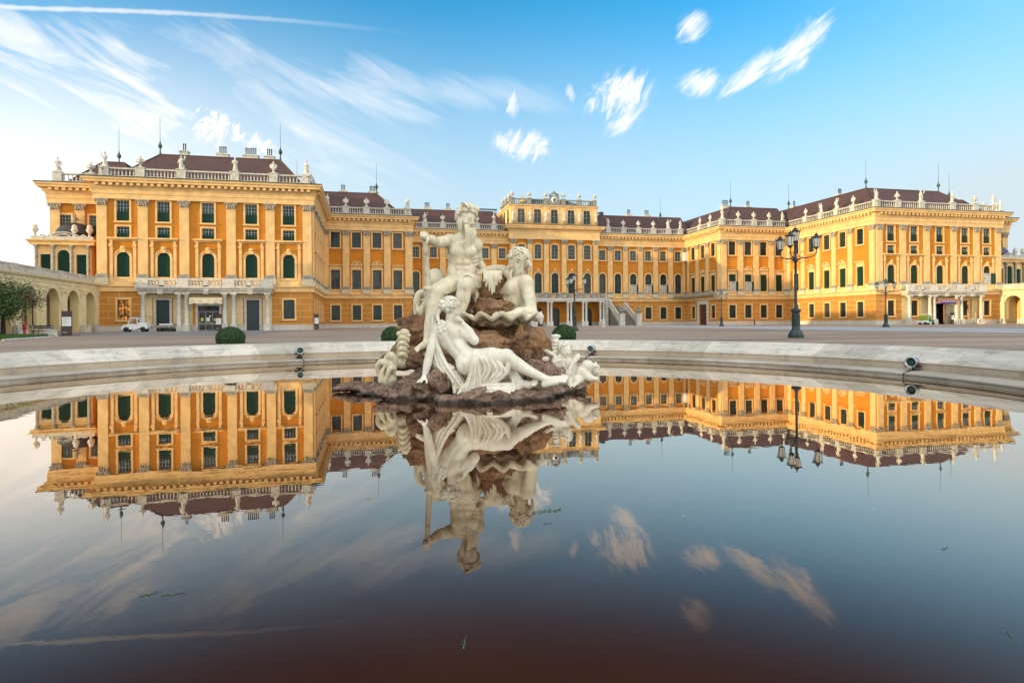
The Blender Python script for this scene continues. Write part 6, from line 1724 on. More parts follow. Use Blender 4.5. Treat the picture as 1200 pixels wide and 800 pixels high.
# ---------------- reclining nymph, seen from the back
def nymph():
    base = S(560, 462, 12.0); b = Sculpt(); d = 12.2
    b.ell(S(527, 396, d), (0.235, 0.20, 0.27), 0.08, rotm((0,1,0), -0.45))
    b.ell(S(522, 387, d), (0.25, 0.17, 0.15), 0.07, rotm((0,1,0), 0.10))
    b.ell(S(537.5, 408.5, d-0.03), (0.20, 0.175, 0.22), 0.09, rotm((0,1,0), -0.8))
    b.ell(S(551, 423, d-0.02), (0.285, 0.25, 0.255), 0.09); b.ell(S(548, 428, d-0.15), (0.215, 0.17, 0.195), 0.06); b.ell(S(560, 424, d-0.13), (0.2, 0.17, 0.19), 0.06)
    # groove of the spine, shoulder blades
    b.curve([S(523, 385, d-0.205), S(527, 398, d-0.225), S(534, 410, d-0.22), S(546, 420, d-0.29)], [0.02, 0.026, 0.026, 0.02], 0.05, 12, sub=True)
    b.ell(S(517, 391, d-0.15), (0.08, 0.06, 0.12), 0.06, rotm((0,1,0), -0.3)); b.ell(S(531, 389, d-0.15), (0.085, 0.06, 0.12), 0.06, rotm((0,1,0), -0.5))
    # propped arm
    sh = S(512, 387, d+0.0)
    b.ell(sh, (0.115, 0.12, 0.125), 0.06)
    b.chain([sh, S(506.5, 402, d-0.12), S(503.5, 414, d-0.2), S(500.5, 427, d-0.24), S(497.5, 440, d-0.28)], [0.105, 0.088, 0.078, 0.078, 0.05], 0.04)
    b.ell(S(496.5, 443.5, d-0.30), (0.06, 0.06, 0.05), 0.03)
    for q, (dx, dy) in enumerate(((-0.10, -0.02), (-0.11, -0.06), (-0.09, -0.10), (-0.05, -0.12))):
        a = S(495.5+0.6*q, 444.5, d-0.32-0.01*q); b.chain([a, up(a, dx*0.55, dy*0.55, -0.005), up(a, dx, dy, -0.045)], [0.024, 0.021, 0.017], 0.008)
    b.chain([S(498, 443, d-0.34), S(500, 446, d-0.40), S(499.5, 449, d-0.42)], [0.026, 0.022, 0.018], 0.01)
    # bent arm, hand to the cheek
    sh = S(533, 385, d+0.02); el = S(555.5, 398.5, d-0.14)
    b.ell(sh, (0.13, 0.125, 0.125), 0.06)
    b.chain([sh, S(545, 391.5, d-0.06), el], [0.118, 0.108, 0.085], 0.05)
    b.chain([el, S(550, 388, d-0.10), S(542.5, 379.5, d-0.06)], [0.085, 0.078, 0.05], 0.04)
    b.ell(S(539.5, 376.5, d-0.05), (0.06, 0.05, 0.06), 0.03)
    for q in range(4):
        a = S(537.5+1.0*q, 373.5+0.9*q, d-0.10); b.chain([a, up(a, -0.03, -0.035, 0.025), up(a, -0.065, -0.03, -0.005), up(a, -0.06, 0.0, -0.04)], [0.022, 0.021, 0.019, 0.016], 0.008)
    b.chain([S(540, 375, d-0.0), S(538, 372, d+0.04), S(536.5, 370, d+0.04)], [0.024, 0.02, 0.016], 0.01)
    b.chain([S(524, 386, d), S(527, 378, d-0.01), S(527.5, 371, d-0.02)], [0.105, 0.085, 0.082], 0.06)
    # legs
    k1 = S(593, 418, d-0.22)
    b.chain([S(561, 423, d-0.08), S(576, 419, d-0.17), k1], [0.235, 0.20, 0.14], 0.07)
    b.ell(up(k1, 0.02, -0.02, 0.03), (0.115, 0.11, 0.11), 0.05)
    an = S(643, 445.5, d-0.42)
    b.ell(S(604, 426.5, d-0.25), (0.18, 0.115, 0.115), 0.05, rotm((0,1,0), 0.52))
    b.chain([k1, S(606, 426.5, d-0.28), S(622, 436, d-0.35), an], [0.135, 0.125, 0.095, 0.062], 0.05)
    b.ell(up(an, -0.06, 0.02, -0.05), (0.07, 0.065, 0.07), 0.04)
    b.chain([an, S(653, 444, d-0.46), S(661, 442.5, d-0.50)], [0.072, 0.066, 0.045], 0.04)
    b.chain([S(638, 451, d-0.42), S(650, 448.5, d-0.5), S(660, 446, d-0.53)], [0.055, 0.05, 0.04], 0.04)
    for q in range(5):
        a = S(659.5-0.5*q, 440.5+1.7*q, d-0.48-0.02*q); b.chain([a, up(a, 0.06-0.006*q, -0.02, 0.006), up(a, 0.095-0.01*q, -0.025, -0.012)], [0.030 if q else 0.034, 0.024, 0.021], 0.008)
    k2 = S(594, 432, d-0.02)
    b.chain([S(560, 430, d+0.05), S(580, 431, d+0.02), k2], [0.21, 0.17, 0.13], 0.07)
    an = S(611, 450, d-0.16)
    b.chain([k2, S(602, 441.5, d-0.1), an], [0.125, 0.105, 0.066], 0.05)
    b.ell(S(607.5, 454.5, d-0.18), (0.07, 0.065, 0.06), 0.04)
    b.chain([an, S(620, 451.5, d-0.24), S(627, 447.5, d-0.3)], [0.075, 0.07, 0.05], 0.04)
    for q in range(5):
        a = S(626-0.4*q, 445.5+1.5*q, d-0.28-0.03*q); b.chain([a, up(a, 0.05, -0.02, 0.015), up(a, 0.08-0.008*q, -0.025, 0.008)], [0.029 if q else 0.033, 0.023, 0.02], 0.008)
    P, Rm = head(b, None, S(528, 361.5, d-0.01), (0.80, 0.40, -0.22), (0.12, 0, 1), 0.38, True)
    o = carve('reclining_statue', b, base, M['marblew'], 0.0125)
    tag(o, 'white marble statue of a reclining woman seen from behind, draped from the hips', 'statue')
    hr = Sculpt(0.72, 0, 0.2)
    hr.ell(P(0, -0.08, 0.12), np.array((0.335, 0.40, 0.375))*0.38, 0.02, Rm)
    hr.ell(P(0, 0.60, -0.35), np.array((0.42, 0.48, 0.50))*0.38, 0.03, Rm, sub=True)
    curls(hr, P, Rm, 0.38, 60, 8, amp=0.075, low=-0.2)
    for q in range(0):     # strands combed from the brow to the knot
        x = -0.40+0.8*q/11; zz = 0.52-0.55*abs(x)**1.5/0.4
        hr.curve([P(x*0.9, 0.26, 0.10+0.28*(1-abs(x)/0.4)), P(x*1.05, 0.08, zz-0.02), P(x*0.95+0.02*math.sin(q*2), -0.22, zz-0.06), P(x*0.5, -0.48, 0.12)], [0.024, 0.03, 0.03, 0.026], 0.008, 10)
    for q in range(3): hr.curve([P(-0.1, -0.45, 0.1), P(0.14*math.cos(q*2.1), -0.58, 0.12+0.14*math.sin(q*2.1)), P(0.14*math.cos(q*2.1+1.2), -0.62, 0.10+0.14*math.sin(q*2.1+1.2)), P(0.0, -0.5, 0.0)], 0.038, 0.012, 8)
    hr.curve([S(517, 362, d-0.02), S(513.5, 367, d-0.05), S(513, 374, d-0.09), S(516, 380, d-0.16)], [0.045, 0.05, 0.05, 0.04], 0.015, 10)
    for q in range(9):
        a = S(517.5+3*math.sin(q*2.3), 377+1.5*q, d-0.2); hr.ell(a, (0.042, 0.035, 0.042), 0.012)
    carve('hair', hr, base, M['marblew'], 0.0115, o, smooth=1)
    c = Sculpt(0.62, 1.15, 0.25)
    # skirt over the thighs
    c.ell(S(572, 428, d-0.1), (0.36, 0.25, 0.235), 0.06)
    for q in range(9):
        f = q/8
        z_ = 0.03*(q % 2)+0.012*math.sin(q*2.7); c.curve([S(553.5+2.6*q, 410.5+0.45*q, d-0.14-0.01*q), S(559+3.4*q+0.6*math.sin(q*2), 419+0.8*q, d-0.335-z_), S(564+3.4*q+0.8*math.sin(q*1.7), 433+0.6*q, d-0.35-z_), S(558+2.8*q, 449-4.0*f, d-0.33-z_)], [0.022, 0.030, 0.032, 0.024], 0.012, 16)
    for q in range(4):
        c.curve([S(594-1.2*q, 413+1*q, d-0.24), S(597-0.8*q, 424, d-0.345), S(594-1.5*q, 437+1.2*q, d-0.34), S(578-2*q, 445+2*q, d-0.34), S(562-q, 450+1.3*q, d-0.33)], [0.022, 0.034, 0.036, 0.034, 0.026], 0.014, 16)
    # falling end beside the hip
    for q in range(6):
        z_ = 0.035*(q % 2); c.curve([S(554.5+1.0*q, 411, d-0.2), S(552+1.6*q+0.6*math.sin(q*2), 424, d-0.35-z_), S(549+2.6*q+0.8*math.sin(q*3+1), 442, d-0.37-z_), S(541+4.3*q, 459+1.2*math.sin(q*2.2), d-0.39-z_)], [0.022, 0.029, 0.034, 0.03], 0.012, 16)
    # folds lying on the rock
    c.chain([S(545, 457, d-0.2), S(598, 455, d-0.2)], [0.12, 0.11], 0.05)
    for q in range(6):
        y = 449+2.4*q; c.curve([S(541-1.0*q, y+2.5, d-0.28-0.025*q), S(557, y+0.5+1.2*(q % 2), d-0.33-0.025*q), S(578, y+1.2*((q+1) % 2), d-0.33-0.025*q), S(597+1.3*q, y+0.5, d-0.28-0.02*q)], [0.03, 0.036, 0.036, 0.028], 0.016, 14)
    c.curve([S(600, 440, d-0.15), S(601, 448, d-0.22), S(604, 456, d-0.28)], [0.04, 0.05, 0.035], 0.02, 8)
    # mantle from the shoulder down her left side
    for q in range(6):
        f = q/5; d = 12.2-0.04*(q % 2)
        c.curve([S(506+3.0*f, 368+10*f, d+0.10-0.08*f), S(505.5+4*f, 388+6*f, d+0.02-0.1*f), S(506.5+9*f, 408+6*f, d-0.06-0.1*f), S(509+16*f, 426+6*f, d-0.12-0.1*f), S(512+26*f, 430+20*f, d-0.15-0.1*f), S(514+28*f, 431+30*f, d-0.18-0.1*f)], [0.036, 0.045, 0.046, 0.044, 0.038, 0.03], 0.016, 20)
    d = 12.2
    c.curve([S(511, 430, d-0.12), S(521, 427, d-0.10), S(530, 432, d-0.16)], [0.05, 0.05, 0.05], 0.03, 8)
    c.curve([S(526, 430, d-0.12), S(531, 445, d-0.2), S(533, 460, d-0.28)], [0.05, 0.06, 0.045], 0.025, 8)
    c.curve([S(533, 436, d-0.1), S(540, 448, d-0.15), S(546, 460, d-0.25)], [0.06, 0.08, 0.06], 0.03, 8)
    carve('drapery', c, base, M['marblew'], 0.0125, o, smooth=1)
nymph()

# ---------------- putti and dolphin at the right
def putto(base, hc, hd, face, updir, torso, limbs, label, hh=0.30, seed=1):
    b = Sculpt()
    for c, r, k in torso: b.ell(c, r, k)
    for pts, rad in limbs:
        b.chain(pts, rad, 0.03)
        e = np.array(pts[-1]); dv = e-np.array(pts[-2]); dv = dv/np.linalg.norm(dv); sd = np.cross(dv, (0.3, 1, 0.2)); sd /= np.linalg.norm(sd)
        for q in range(4): b.chain([e+sd*(0.02*(q-1.5)), e+sd*(0.026*(q-1.5))+dv*0.055, e+sd*(0.026*(q-1.5))+dv*0.08+np.array((0,0,-0.02))], [0.019, 0.017, 0.013], 0.006)
        b.chain([e, e+sd*0.05+dv*0.015], [0.02, 0.015], 0.008)
    P, Rm = head(b, None, hc, face, updir, hh, True)
    o = carve('putto_statue', b, base, M['marblew'], 0.0125)
    tag(o, label, 'statue')
    hr = Sculpt(0.56, 0, 0.4); curls(hr, P, Rm, hh, 40, seed, amp=0.075)
    carve('hair', hr, base, M['marblew'], 0.012, o, smooth=1)
    return o
d = 13.2
putto(S(655, 452, d), S(653, 427, d-0.1), 0, (-0.25, -0.75, -0.5), (0.1, -0.3, 1),
      [(S(659, 440, d), (0.16, 0.16, 0.16), 0.05), (S(664, 446, d+0.05), (0.2, 0.2, 0.13), 0.05)],
      [([S(651, 435, d), S(643, 433, d-0.02), S(645, 441, d-0.1), S(655, 439.5, d-0.2)], [0.07, 0.055, 0.05, 0.035]),
       ([S(662, 437, d), S(661, 444, d-0.15), S(656, 450, d-0.2)], [0.07, 0.055, 0.036])],
      'chubby white marble putto with bowed head next to the reclining woman\'s foot', 0.32, 21)
putto(S(668, 452, d+0.1), S(663.5, 410, d+0.15), 0, (0.12, -0.97, -0.1), (0.1, 0, 1),
      [(S(667, 428, d+0.15), (0.155, 0.14, 0.17), 0.05), (S(671, 438, d+0.12), (0.16, 0.16, 0.16), 0.06)],
      [([S(672, 423, d+0.12), S(677, 417.5, d+0.05), S(672, 424, d-0.08), S(667, 434, d-0.15)], [0.065, 0.06, 0.052, 0.036]),
       ([S(661, 423, d+0.12), S(660, 432, d+0.02), S(657, 437, d-0.05)], [0.062, 0.052, 0.036]),
       ([S(671, 440, d+0.05), S(667, 447, d-0.1), S(668, 452, d-0.15)], [0.10, 0.075, 0.05])],
      'upright white marble putto with lifted face behind the bowed one', 0.32, 22)
putto(S(686, 452, d+0.1), S(697, 433, d+0.12), 0, (0.6, -0.6, -0.2), (0.0, 0.1, 1),
      [(S(682, 437, d+0.05), (0.18, 0.17, 0.16), 0.05), (S(688, 429, d+0.05), (0.14, 0.14, 0.135), 0.04), (S(676, 444, d), (0.16, 0.15, 0.12), 0.05)],
      [([S(686, 440, d), S(691, 443, d-0.08), S(697, 444, d-0.1)], [0.10, 0.085, 0.05]),
       ([S(680, 442, d), S(676, 448, d-0.12), S(672, 452, d-0.18)], [0.09, 0.07, 0.045])],
      'white marble putto crouching low at the right end of the group', 0.26, 23)
def dolphin():
    base = S(650, 440, 13.5); b = Sculpt(); d = 13.5
    b.curve([S(646, 438, d), S(646, 424, d), S(649.5, 412, d), S(650.5, 403, d), S(651, 395, d)], [0.14, 0.12, 0.095, 0.08, 0.07], 0.03, 14)
    for q in range(7):
        a = 2*PI*q/7; p = S(651, 395, d); b.ell(up(p, 0.06*math.cos(a), 0.05*math.sin(a), 0.02), (0.05, 0.045, 0.04), 0.015)
    b.ell(S(645, 414, d-0.1), (0.16, 0.06, 0.05), 0.03, rotm((0,1,0), 0.5)); b.ell(S(640, 421, d-0.1), (0.10, 0.06, 0.07), 0.03)
    for q in range(5): b.cap(S(640+2.6*q, 409.5+1.8*q, d-0.14), S(645+2.2*q, 415+1.0*q, d-0.16), 0.02, 0.012, 0.01)
    for q in range(6): b.ell(S(648.4+0.3*q, 420-4*q, d-0.09), (0.05, 0.03, 0.022), 0.015)
    o = carve('dolphin_statue', b, base, M['marblew'], 0.013); tag(o, 'marble dolphin with upright tail behind the two putti', 'statue')
dolphin()

# ---------------- sea creatures at the left
def fish(name, curves, lumps, base, label, vox=0.0145, m='marbled'):
    b = Sculpt(0.85, 0, 0.6)
    for pts, rad in curves: b.curve(pts, rad, 0.018, 18)
    for c, r in lumps: b.ell(c, r, 0.02)
    o = carve(name, b, base, M[m], vox, smooth=1); tag(o, label, 'statue')
d = 13.1
fish('fish_tail_carving', [([S(450, 446, d), S(444.5, 437, d), S(443, 429, d-0.05), S(447.5, 424, d-0.1), S(453, 428, d-0.08), S(452, 436, d)], [0.10, 0.075, 0.075, 0.085, 0.075, 0.03]),
     ([S(447, 446, d-0.1), S(447.5, 436, d-0.12), S(450.5, 429, d-0.14)], [0.07, 0.06, 0.03]),
     ([S(456, 446, d), S(453.5, 430, d+0.05), S(453.5, 421, d), S(457.5, 416.5, d-0.05), S(461.5, 421, d-0.02), S(462, 431, d), S(461, 440, d)], [0.10, 0.085, 0.09, 0.10, 0.085, 0.07, 0.03]),
     ([S(453, 444, d-0.1), S(456, 434, d-0.12), S(460, 432, d-0.08), S(462, 440, d)], [0.06, 0.06, 0.055, 0.03])],
     [(S(454, 445, d+0.05), (0.2, 0.18, 0.14)), (S(457, 428, d), (0.09, 0.1, 0.14))], S(454, 448, d), 'curled marble fish tail on the low rocks at the far left', m='marble')
d = 13.5
fish('stacked_fish_carving', [([S(466, 420-6.5*q, d-0.05), S(471, 415-6.5*q, d-0.17), S(478, 419-6.5*q, d-0.08)], [0.05, 0.075, 0.045]) for q in range(4)]+[([S(471, 424, d), S(472, 406, d), S(473, 392, d)], [0.17, 0.13, 0.09])],
     [(S(474, 389.5, d), (0.10, 0.10, 0.085)), (S(467.5, 391, d), (0.06, 0.06, 0.06)), (S(479, 393, d), (0.05, 0.06, 0.035)), (S(478, 398, d), (0.04, 0.05, 0.07))], S(472, 424, d), 'upright marble fish carving stacked in rolls, left of the rock', m='marble')
d = 14.1
fish('scrolled_tail_carving', [([S(497, 377, d), S(489.5, 368, d), S(488.5, 354, d), S(490.5, 345, d), S(496, 342.5, d), S(499.5, 347, d), S(497.5, 352.5, d), S(494, 351, d)], [0.11, 0.11, 0.10, 0.09, 0.08, 0.07, 0.055, 0.03]),
     ([S(494, 378, d-0.1), S(495, 362, d-0.12), S(499, 352, d-0.1)], [0.09, 0.085, 0.05])]+[([S(488+2.5*q, 357+3*q, d-0.12), S(490+2.5*q, 364+3*q, d-0.2), S(492+2*q, 372+2*q, d-0.15)], [0.03, 0.05, 0.02]) for q in range(3)],
     [(S(492, 374, d-0.1), (0.13, 0.12, 0.1)), (S(498, 380, d-0.1), (0.11, 0.1, 0.12))], S(495, 386, d), 'scrolled marble sea-creature tail just left of the staff', m='marble')
d = 13.6
fish('fish_head_carving', [([S(505, 420, d), S(498, 416, d-0.1), S(494.5, 418, d-0.15)], [0.09, 0.085, 0.05])], [(S(497, 422, d-0.1), (0.07, 0.08, 0.05)), (S(500, 414, d-0.1), (0.06, 0.06, 0.05))], S(500, 424, d), 'small marble fish head under the seated man\'s foot')

# ---------------- shell basin, spilling fronds
def shell():
    c = S(583, 377, 14.05); base = c
    mb = MB(); nphi, nt = 208, 34
    rows = []
    for side_ in (0, 1):
        for j in range(nt+1):
            t = j/nt if side_ == 0 else 1-j/nt
            row = []
            for i in range(nphi):
                a = 2*PI*i/nphi; lob = math.cos(a*13); sh = math.copysign(abs(lob)**1.15, lob)
                Rr = 0.95*(1+0.05*sh*t*t)
                x = math.cos(a)*Rr*t; y = math.sin(a)*Rr*0.82*t
                z = 0.05+0.09*t**1.6+0.058*sh*t**1.5+(0.022*math.sin(t*34) if t > 0.55 else 0)
                if t > 0.97: z += 0.015
                if side_ == 1:
                    z -= 0.085+0.13*(1-t)**0.8+(0.02*math.sin(t*40) if t > 0.5 else 0)
                    x *= 0.93; y *= 0.93
                    if 0.75 < t < 0.95: z += 0.03
                row.append((x, y, z))
            rows.append(row)
    V = [p for r_ in rows for p in r_]; F = []
    for j in range(len(rows)-1):
        for i in range(nphi):
            i2 = (i+1) % nphi; F.append((j*nphi+i, (j+1)*nphi+i, (j+1)*nphi+i2, j*nphi+i2))
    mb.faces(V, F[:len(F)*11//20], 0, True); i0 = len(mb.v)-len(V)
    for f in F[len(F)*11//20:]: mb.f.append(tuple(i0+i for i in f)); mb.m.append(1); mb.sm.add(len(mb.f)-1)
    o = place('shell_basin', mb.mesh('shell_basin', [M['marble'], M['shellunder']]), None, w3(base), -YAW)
    tag(o, 'scalloped marble shell bowl jutting from the rock under the leaning man', 'shell')
    sc = Sculpt()
    for q in range(6): sc.curve([S(624+2*q, 372+1.2*(q % 3), 13.9), S(628+1.2*q, 369+2.2*(q % 2), 13.8), S(631+0.6*q, 374+1.0*q, 13.82)], [0.05, 0.06, 0.03], 0.02, 8)
    e = carve('shell_scroll', sc, base, M['marblew'], 0.0145, o)
shell()
def fronds():
    d = 13.95; b = Sculpt(0.62, 0, 0.3)
    for q, (x0, x1, y1) in enumerate(((568, 566.5, 330), (570.5, 569.5, 336), (573, 573.5, 340), (576, 576.5, 344), (579, 579, 342), (581.5, 582, 334), (584, 585.5, 331), (586, 588, 327))):
        b.curve([S(576+0.6*(x0-576), 319, d+0.15), S(x0, 319.5, d), S(x0+0.3, 326, d-0.08), S(x1, y1, d-0.06)], [0.05, 0.062, 0.06, 0.03], 0.014, 12)
    b.ell(S(577, 320, d+0.12), (0.17, 0.14, 0.06), 0.04)
    o = carve('stone_fronds', b, S(577, 330, d), M['marble'], 0.0135, smooth=1); tag(o, 'carved tongues of pale marble hanging over the rock between the two men', 'carving')
fronds()

# ---------------- rock
_rs = [100]
def rock_piece(name, prims, base, label, noise, vox=0.03, ns=1.6, parent=None, plates=0.0):
    b = Sculpt()
    for c, r, rot in prims:
        r = np.array(r, float)
        _rs[0] += 1; b.poly(c, r*1.12, _rs[0], 0.02, rot)
        if max(r) > 0.34:      # broken ledges on the larger blocks
            g = np.random.default_rng(_rs[0])
            for q in range(int(5+8*max(r))):
                v = g.normal(size=3); v /= np.linalg.norm(v); v[1] = -abs(v[1]); v[2] = abs(v[2])*0.8
                _rs[0] += 1; b.poly(np.array(c)+v*r*(0.66 if parent is None else 0.74), r*(0.22+0.22*g.random(3))+0.04, _rs[0], 0.012, rotm(g.normal(size=3), 0.5*g.random()), 12)
    me = b.mesh(name, vox, M['rock'], base, noise=0.0, smooth=1, zmin=-0.35)
    V = np.empty(len(me.vertices)*3, np.float32); me.vertices.foreach_get('co', V); V = V.reshape(-1, 3).astype(float)+np.array(base)
    N = np.empty(len(me.vertices)*3, np.float32); me.vertices.foreach_get('normal', N); N = N.reshape(-1, 3)
    tt = V[:, 2]*9.0+1.5*vnoise(V*1.3+3)+1.2*V[:, 0]
    step = (tt-np.floor(tt)); lay = np.where(step < 0.8, step/0.8, (1-step)/0.2)-0.5
    crack = np.exp(-(vnoise(V*2.3+9)/0.06)**2)
    dsp = min(noise, 0.08)*(0.40*fbm(V*ns*1.6, 5, 0.5)+0.12*fbm(V*7.0, 3, 0.6, True)+plates*0.3*lay-0.45*crack)
    V = V+N*dsp[:, None]-np.array(base)
    me.vertices.foreach_set('co', V.astype(np.float32).ravel()); me.update()
    if parent: return place(name, me, parent)
    o = place(name, me, None, w3(base), -YAW)
    tag(o, label, 'rock'); return o
rb = S(560, 440, 13.6)
ry = lambda a: rotm((0,1,0), a)
rock = rock_piece('rock_mound', [
    (S(548, 352, 14.95), (0.55, 0.55, 0.55), None), (S(545, 385, 14.8), (0.9, 0.75, 0.7), None), (S(577, 336, 14.62), (0.27, 0.32, 0.40), None),
    (S(540, 420, 14.2), (1.0, 0.9, 0.8), None), (S(562, 446, 13.5), (1.1, 0.8, 0.45), None), (S(505, 395, 14.55), (0.55, 0.5, 0.5), None),
    (S(488, 402, 14.4), (0.36, 0.4, 0.55), ry(0.25)), (S(600, 415, 14.5), (0.7, 0.5, 0.6), None), (S(628, 412, 14.1), (0.30, 0.40, 0.48), ry(-0.35)),
    (S(566, 471, 12.1), (0.8, 0.45, 0.15), None), (S(597, 458, 12.8), (0.65, 0.5, 0.25), None), (S(517, 452, 13.2), (0.8, 0.7, 0.33), None), (S(655, 457, 13.3), (0.5, 0.35, 0.13), None)],
    rb, 'rugged brown rock mound in the middle of the pool carrying the marble figures', 0.16, 0.032, 1.5, plates=0.35)
# separate boulders set on it
for k, (nm, c, r, rot, ns_) in enumerate((
    ('boulder', S(578, 362, 14.0), (0.36, 0.34, 0.25), ry(0.12), 0.10), ('boulder', S(571, 347, 14.25), (0.28, 0.26, 0.22), None, 0.10),
    ('boulder', S(565, 405, 13.1), (0.52, 0.42, 0.28), ry(-0.05), 0.09), ('boulder', S(616, 402, 13.8), (0.30, 0.32, 0.42), ry(0.25), 0.13), ('boulder', S(632, 412, 13.7), (0.20, 0.28, 0.36), ry(-0.3), 0.11),
    ('boulder', S(490, 395, 14.0), (0.30, 0.3, 0.55), ry(0.3), 0.12), ('boulder', S(479, 421, 13.75), (0.50, 0.38, 0.25), ry(-0.1), 0.12), ('boulder', S(514, 448, 12.15), (0.22, 0.25, 0.28), ry(0.55), 0.05), ('boulder', S(494, 452, 12.05), (0.20, 0.22, 0.13), None, 0.05),
    ('boulder', S(430, 454, 13.5), (0.56, 0.32, 0.10), ry(0.08), 0.05), ('boulder', S(457, 460, 13.0), (0.54, 0.38, 0.12), ry(-0.1), 0.06), ('boulder', S(483, 463, 12.3), (0.66, 0.42, 0.15), ry(0.2), 0.09), ('boulder', S(494, 458, 12.9), (0.48, 0.5, 0.2), ry(0.15), 0.09),
    ('boulder', S(548, 470.5, 11.6), (0.55, 0.30, 0.13), None, 0.05), ('boulder', S(588, 470, 11.65), (0.46, 0.30, 0.13), None, 0.05), ('boulder', S(622, 466, 11.95), (0.38, 0.26, 0.12), ry(-0.05), 0.05), ('boulder', S(640, 458, 12.6), (0.35, 0.3, 0.15), None, 0.06), ('boulder', S(632, 437, 13.1), (0.38, 0.3, 0.24), ry(0.2), 0.08), ('boulder', S(528, 380, 14.2), (0.42, 0.3, 0.35), None, 0.12))):
    p = rock_piece(nm, [(c, np.array(r), rot)], rb, None, ns_*1.35, 0.024, 2.2, parent=rock, plates=0.45)
# ------------------------------------------------------------------ street lamps
M['lampglass'] = None
def lampglass():
    m = bpy.data.materials.new('lantern_glass'); m.use_nodes = True; t = NT(m.node_tree)
    b = t.n('ShaderNodeBsdfPrincipled', inp={'Base Color': (0.80, 0.74, 0.64, 1), 'Roughness': 0.2, 'Alpha': 0.78})
    t.n('ShaderNodeOutputMaterial', inp={0: b.outputs[0]}); return m
M['lampglass'] = lampglass()
def lantern(root, c):
    x, y, z = c; f = MB(); k_ = 0.86
    n = 6; r0, r1, h = 0.125, 0.20, 0.46
    P = lambda r, k, zz: (x+r*math.cos(2*PI*k/n+0.3), y+r*math.sin(2*PI*k/n+0.3), z+zz)
    for k in range(n): f.tube([P(r0, k, 0.06), P(r1, k, 0.06+h)], 0.014, 4); f.tube([P(r1, k, 0.06+h), P(r1, k+1, 0.06+h)], 0.02, 4); f.tube([P(r0, k, 0.06), P(r0, k+1, 0.06)], 0.018, 4); 
    for k in range(n): f.ell(P(r1+0.02, k, 0.06+h+0.05), (0.03, 0.03, 0.05), 6, 4)
    f.lathe([(0.03,-0.05),(0.09,0.0),(0.15,0.05),(0.0,0.055)], c, 8)
    f.lathe([(0.225,0.525),(0.21,0.545),(0.125,0.61),(0.085,0.64),(0.08,0.66),(0.10,0.67),(0.06,0.72),(0.02,0.75),(0.025,0.78),(0.0,0.84)], c, 12)
    f.lathe([(0.035,0.06),(0.03,0.3),(0.05,0.32),(0.0,0.45)], c, 6)
    o = f.build('lantern', M['iron'], root)
    g = MB()
    for k in range(n): g.face([P(r0-0.004, k, 0.07), P(r0-0.004, k+1, 0.07), P(r1-0.006, k+1, 0.05+h), P(r1-0.006, k, 0.05+h)])
    g.build('lantern_glass', M['lampglass'], o)
def lamp(loc, label, rz):
    root = tag(empty('street_lamp', (loc[0], loc[1], GZ), rz), label, 'street lamp', 'four-lantern street lamps in the court')
    m = MB()
    m.lathe([(0.39,0),(0.39,0.15),(0.36,0.17),(0.34,0.26),(0.25,0.38),(0.23,0.42)], n=8, smooth=False, phase=PI/8)
    m.lathe([(0.21,0.42),(0.20,0.50),(0.185,0.55),(0.175,1.25),(0.20,1.28),(0.25,1.34),(0.25,1.40),(0.15,1.47)], n=8, smooth=False, phase=PI/8)
    for k in range(8):
        a = PI/4*k; m.box(0.155*math.cos(a)-0.03, 0.155*math.cos(a)+0.03, 0.155*math.sin(a)-0.03, 0.155*math.sin(a)+0.03, 0.6, 1.2)
    m.build('base', M['iron'], root)
    m = MB(); m.lathe([(0.13,1.44),(0.09,1.55),(0.072,1.7),(0.062,3.0),(0.055,3.78),(0.10,3.82),(0.12,3.9),(0.10,3.98),(0.06,4.05),(0.055,4.62),(0.09,4.68),(0.05,4.74)], n=12)
    m.build('post', M['iron'], root)
    for k in range(3):
        a = PI/2+2*PI*k/3+0.35 if False else (R(99), R(219), R(-21))[k]
        c, s_ = math.cos(a), math.sin(a)
        m = MB()
        pts = [(0.06, 3.9), (0.3, 4.0), (0.6, 4.02), (0.92, 4.1), (0.99, 4.25), (0.99, 4.42)]
        m.tube([(c*r, s_*r, z) for r, z in pts], [0.042, 0.034, 0.028, 0.026, 0.026, 0.024], 8)
        for cx, cz, R_ in ((0.30, 4.22, 0.20), (0.52, 3.92, 0.14), (0.24, 3.84, 0.10)):
            m.tube([(c*(cx+R_*(1-0.08*q)*math.cos(q*0.75+3.4)), s_*(cx+R_*(1-0.08*q)*math.cos(q*0.75+3.4)), cz+R_*(1-0.08*q)*math.sin(q*0.75+3.4)) for q in range(9)], 0.013, 5)
        m.build('arm', M['iron'], root)
        lantern(root, (c*0.99, s_*0.99, 4.46))
    lantern(root, (0, 0, 4.78))
    return root
lamp((20.92, 27.64), 'tall dark iron lamp with four lanterns standing just behind the pool rim, right of centre', 0.0)
lamp((19.52, 58.11), 'dark iron lamp with four lanterns in front of the central terrace', 0.25)
lamp((54.42, 89.63), 'smallest-looking dark iron lamp, beside the brown door of the right middle block', 0.4)
lamp((57.67, 60.68), 'dark iron lamp with four lanterns in front of the corner of the right wing', 0.15)

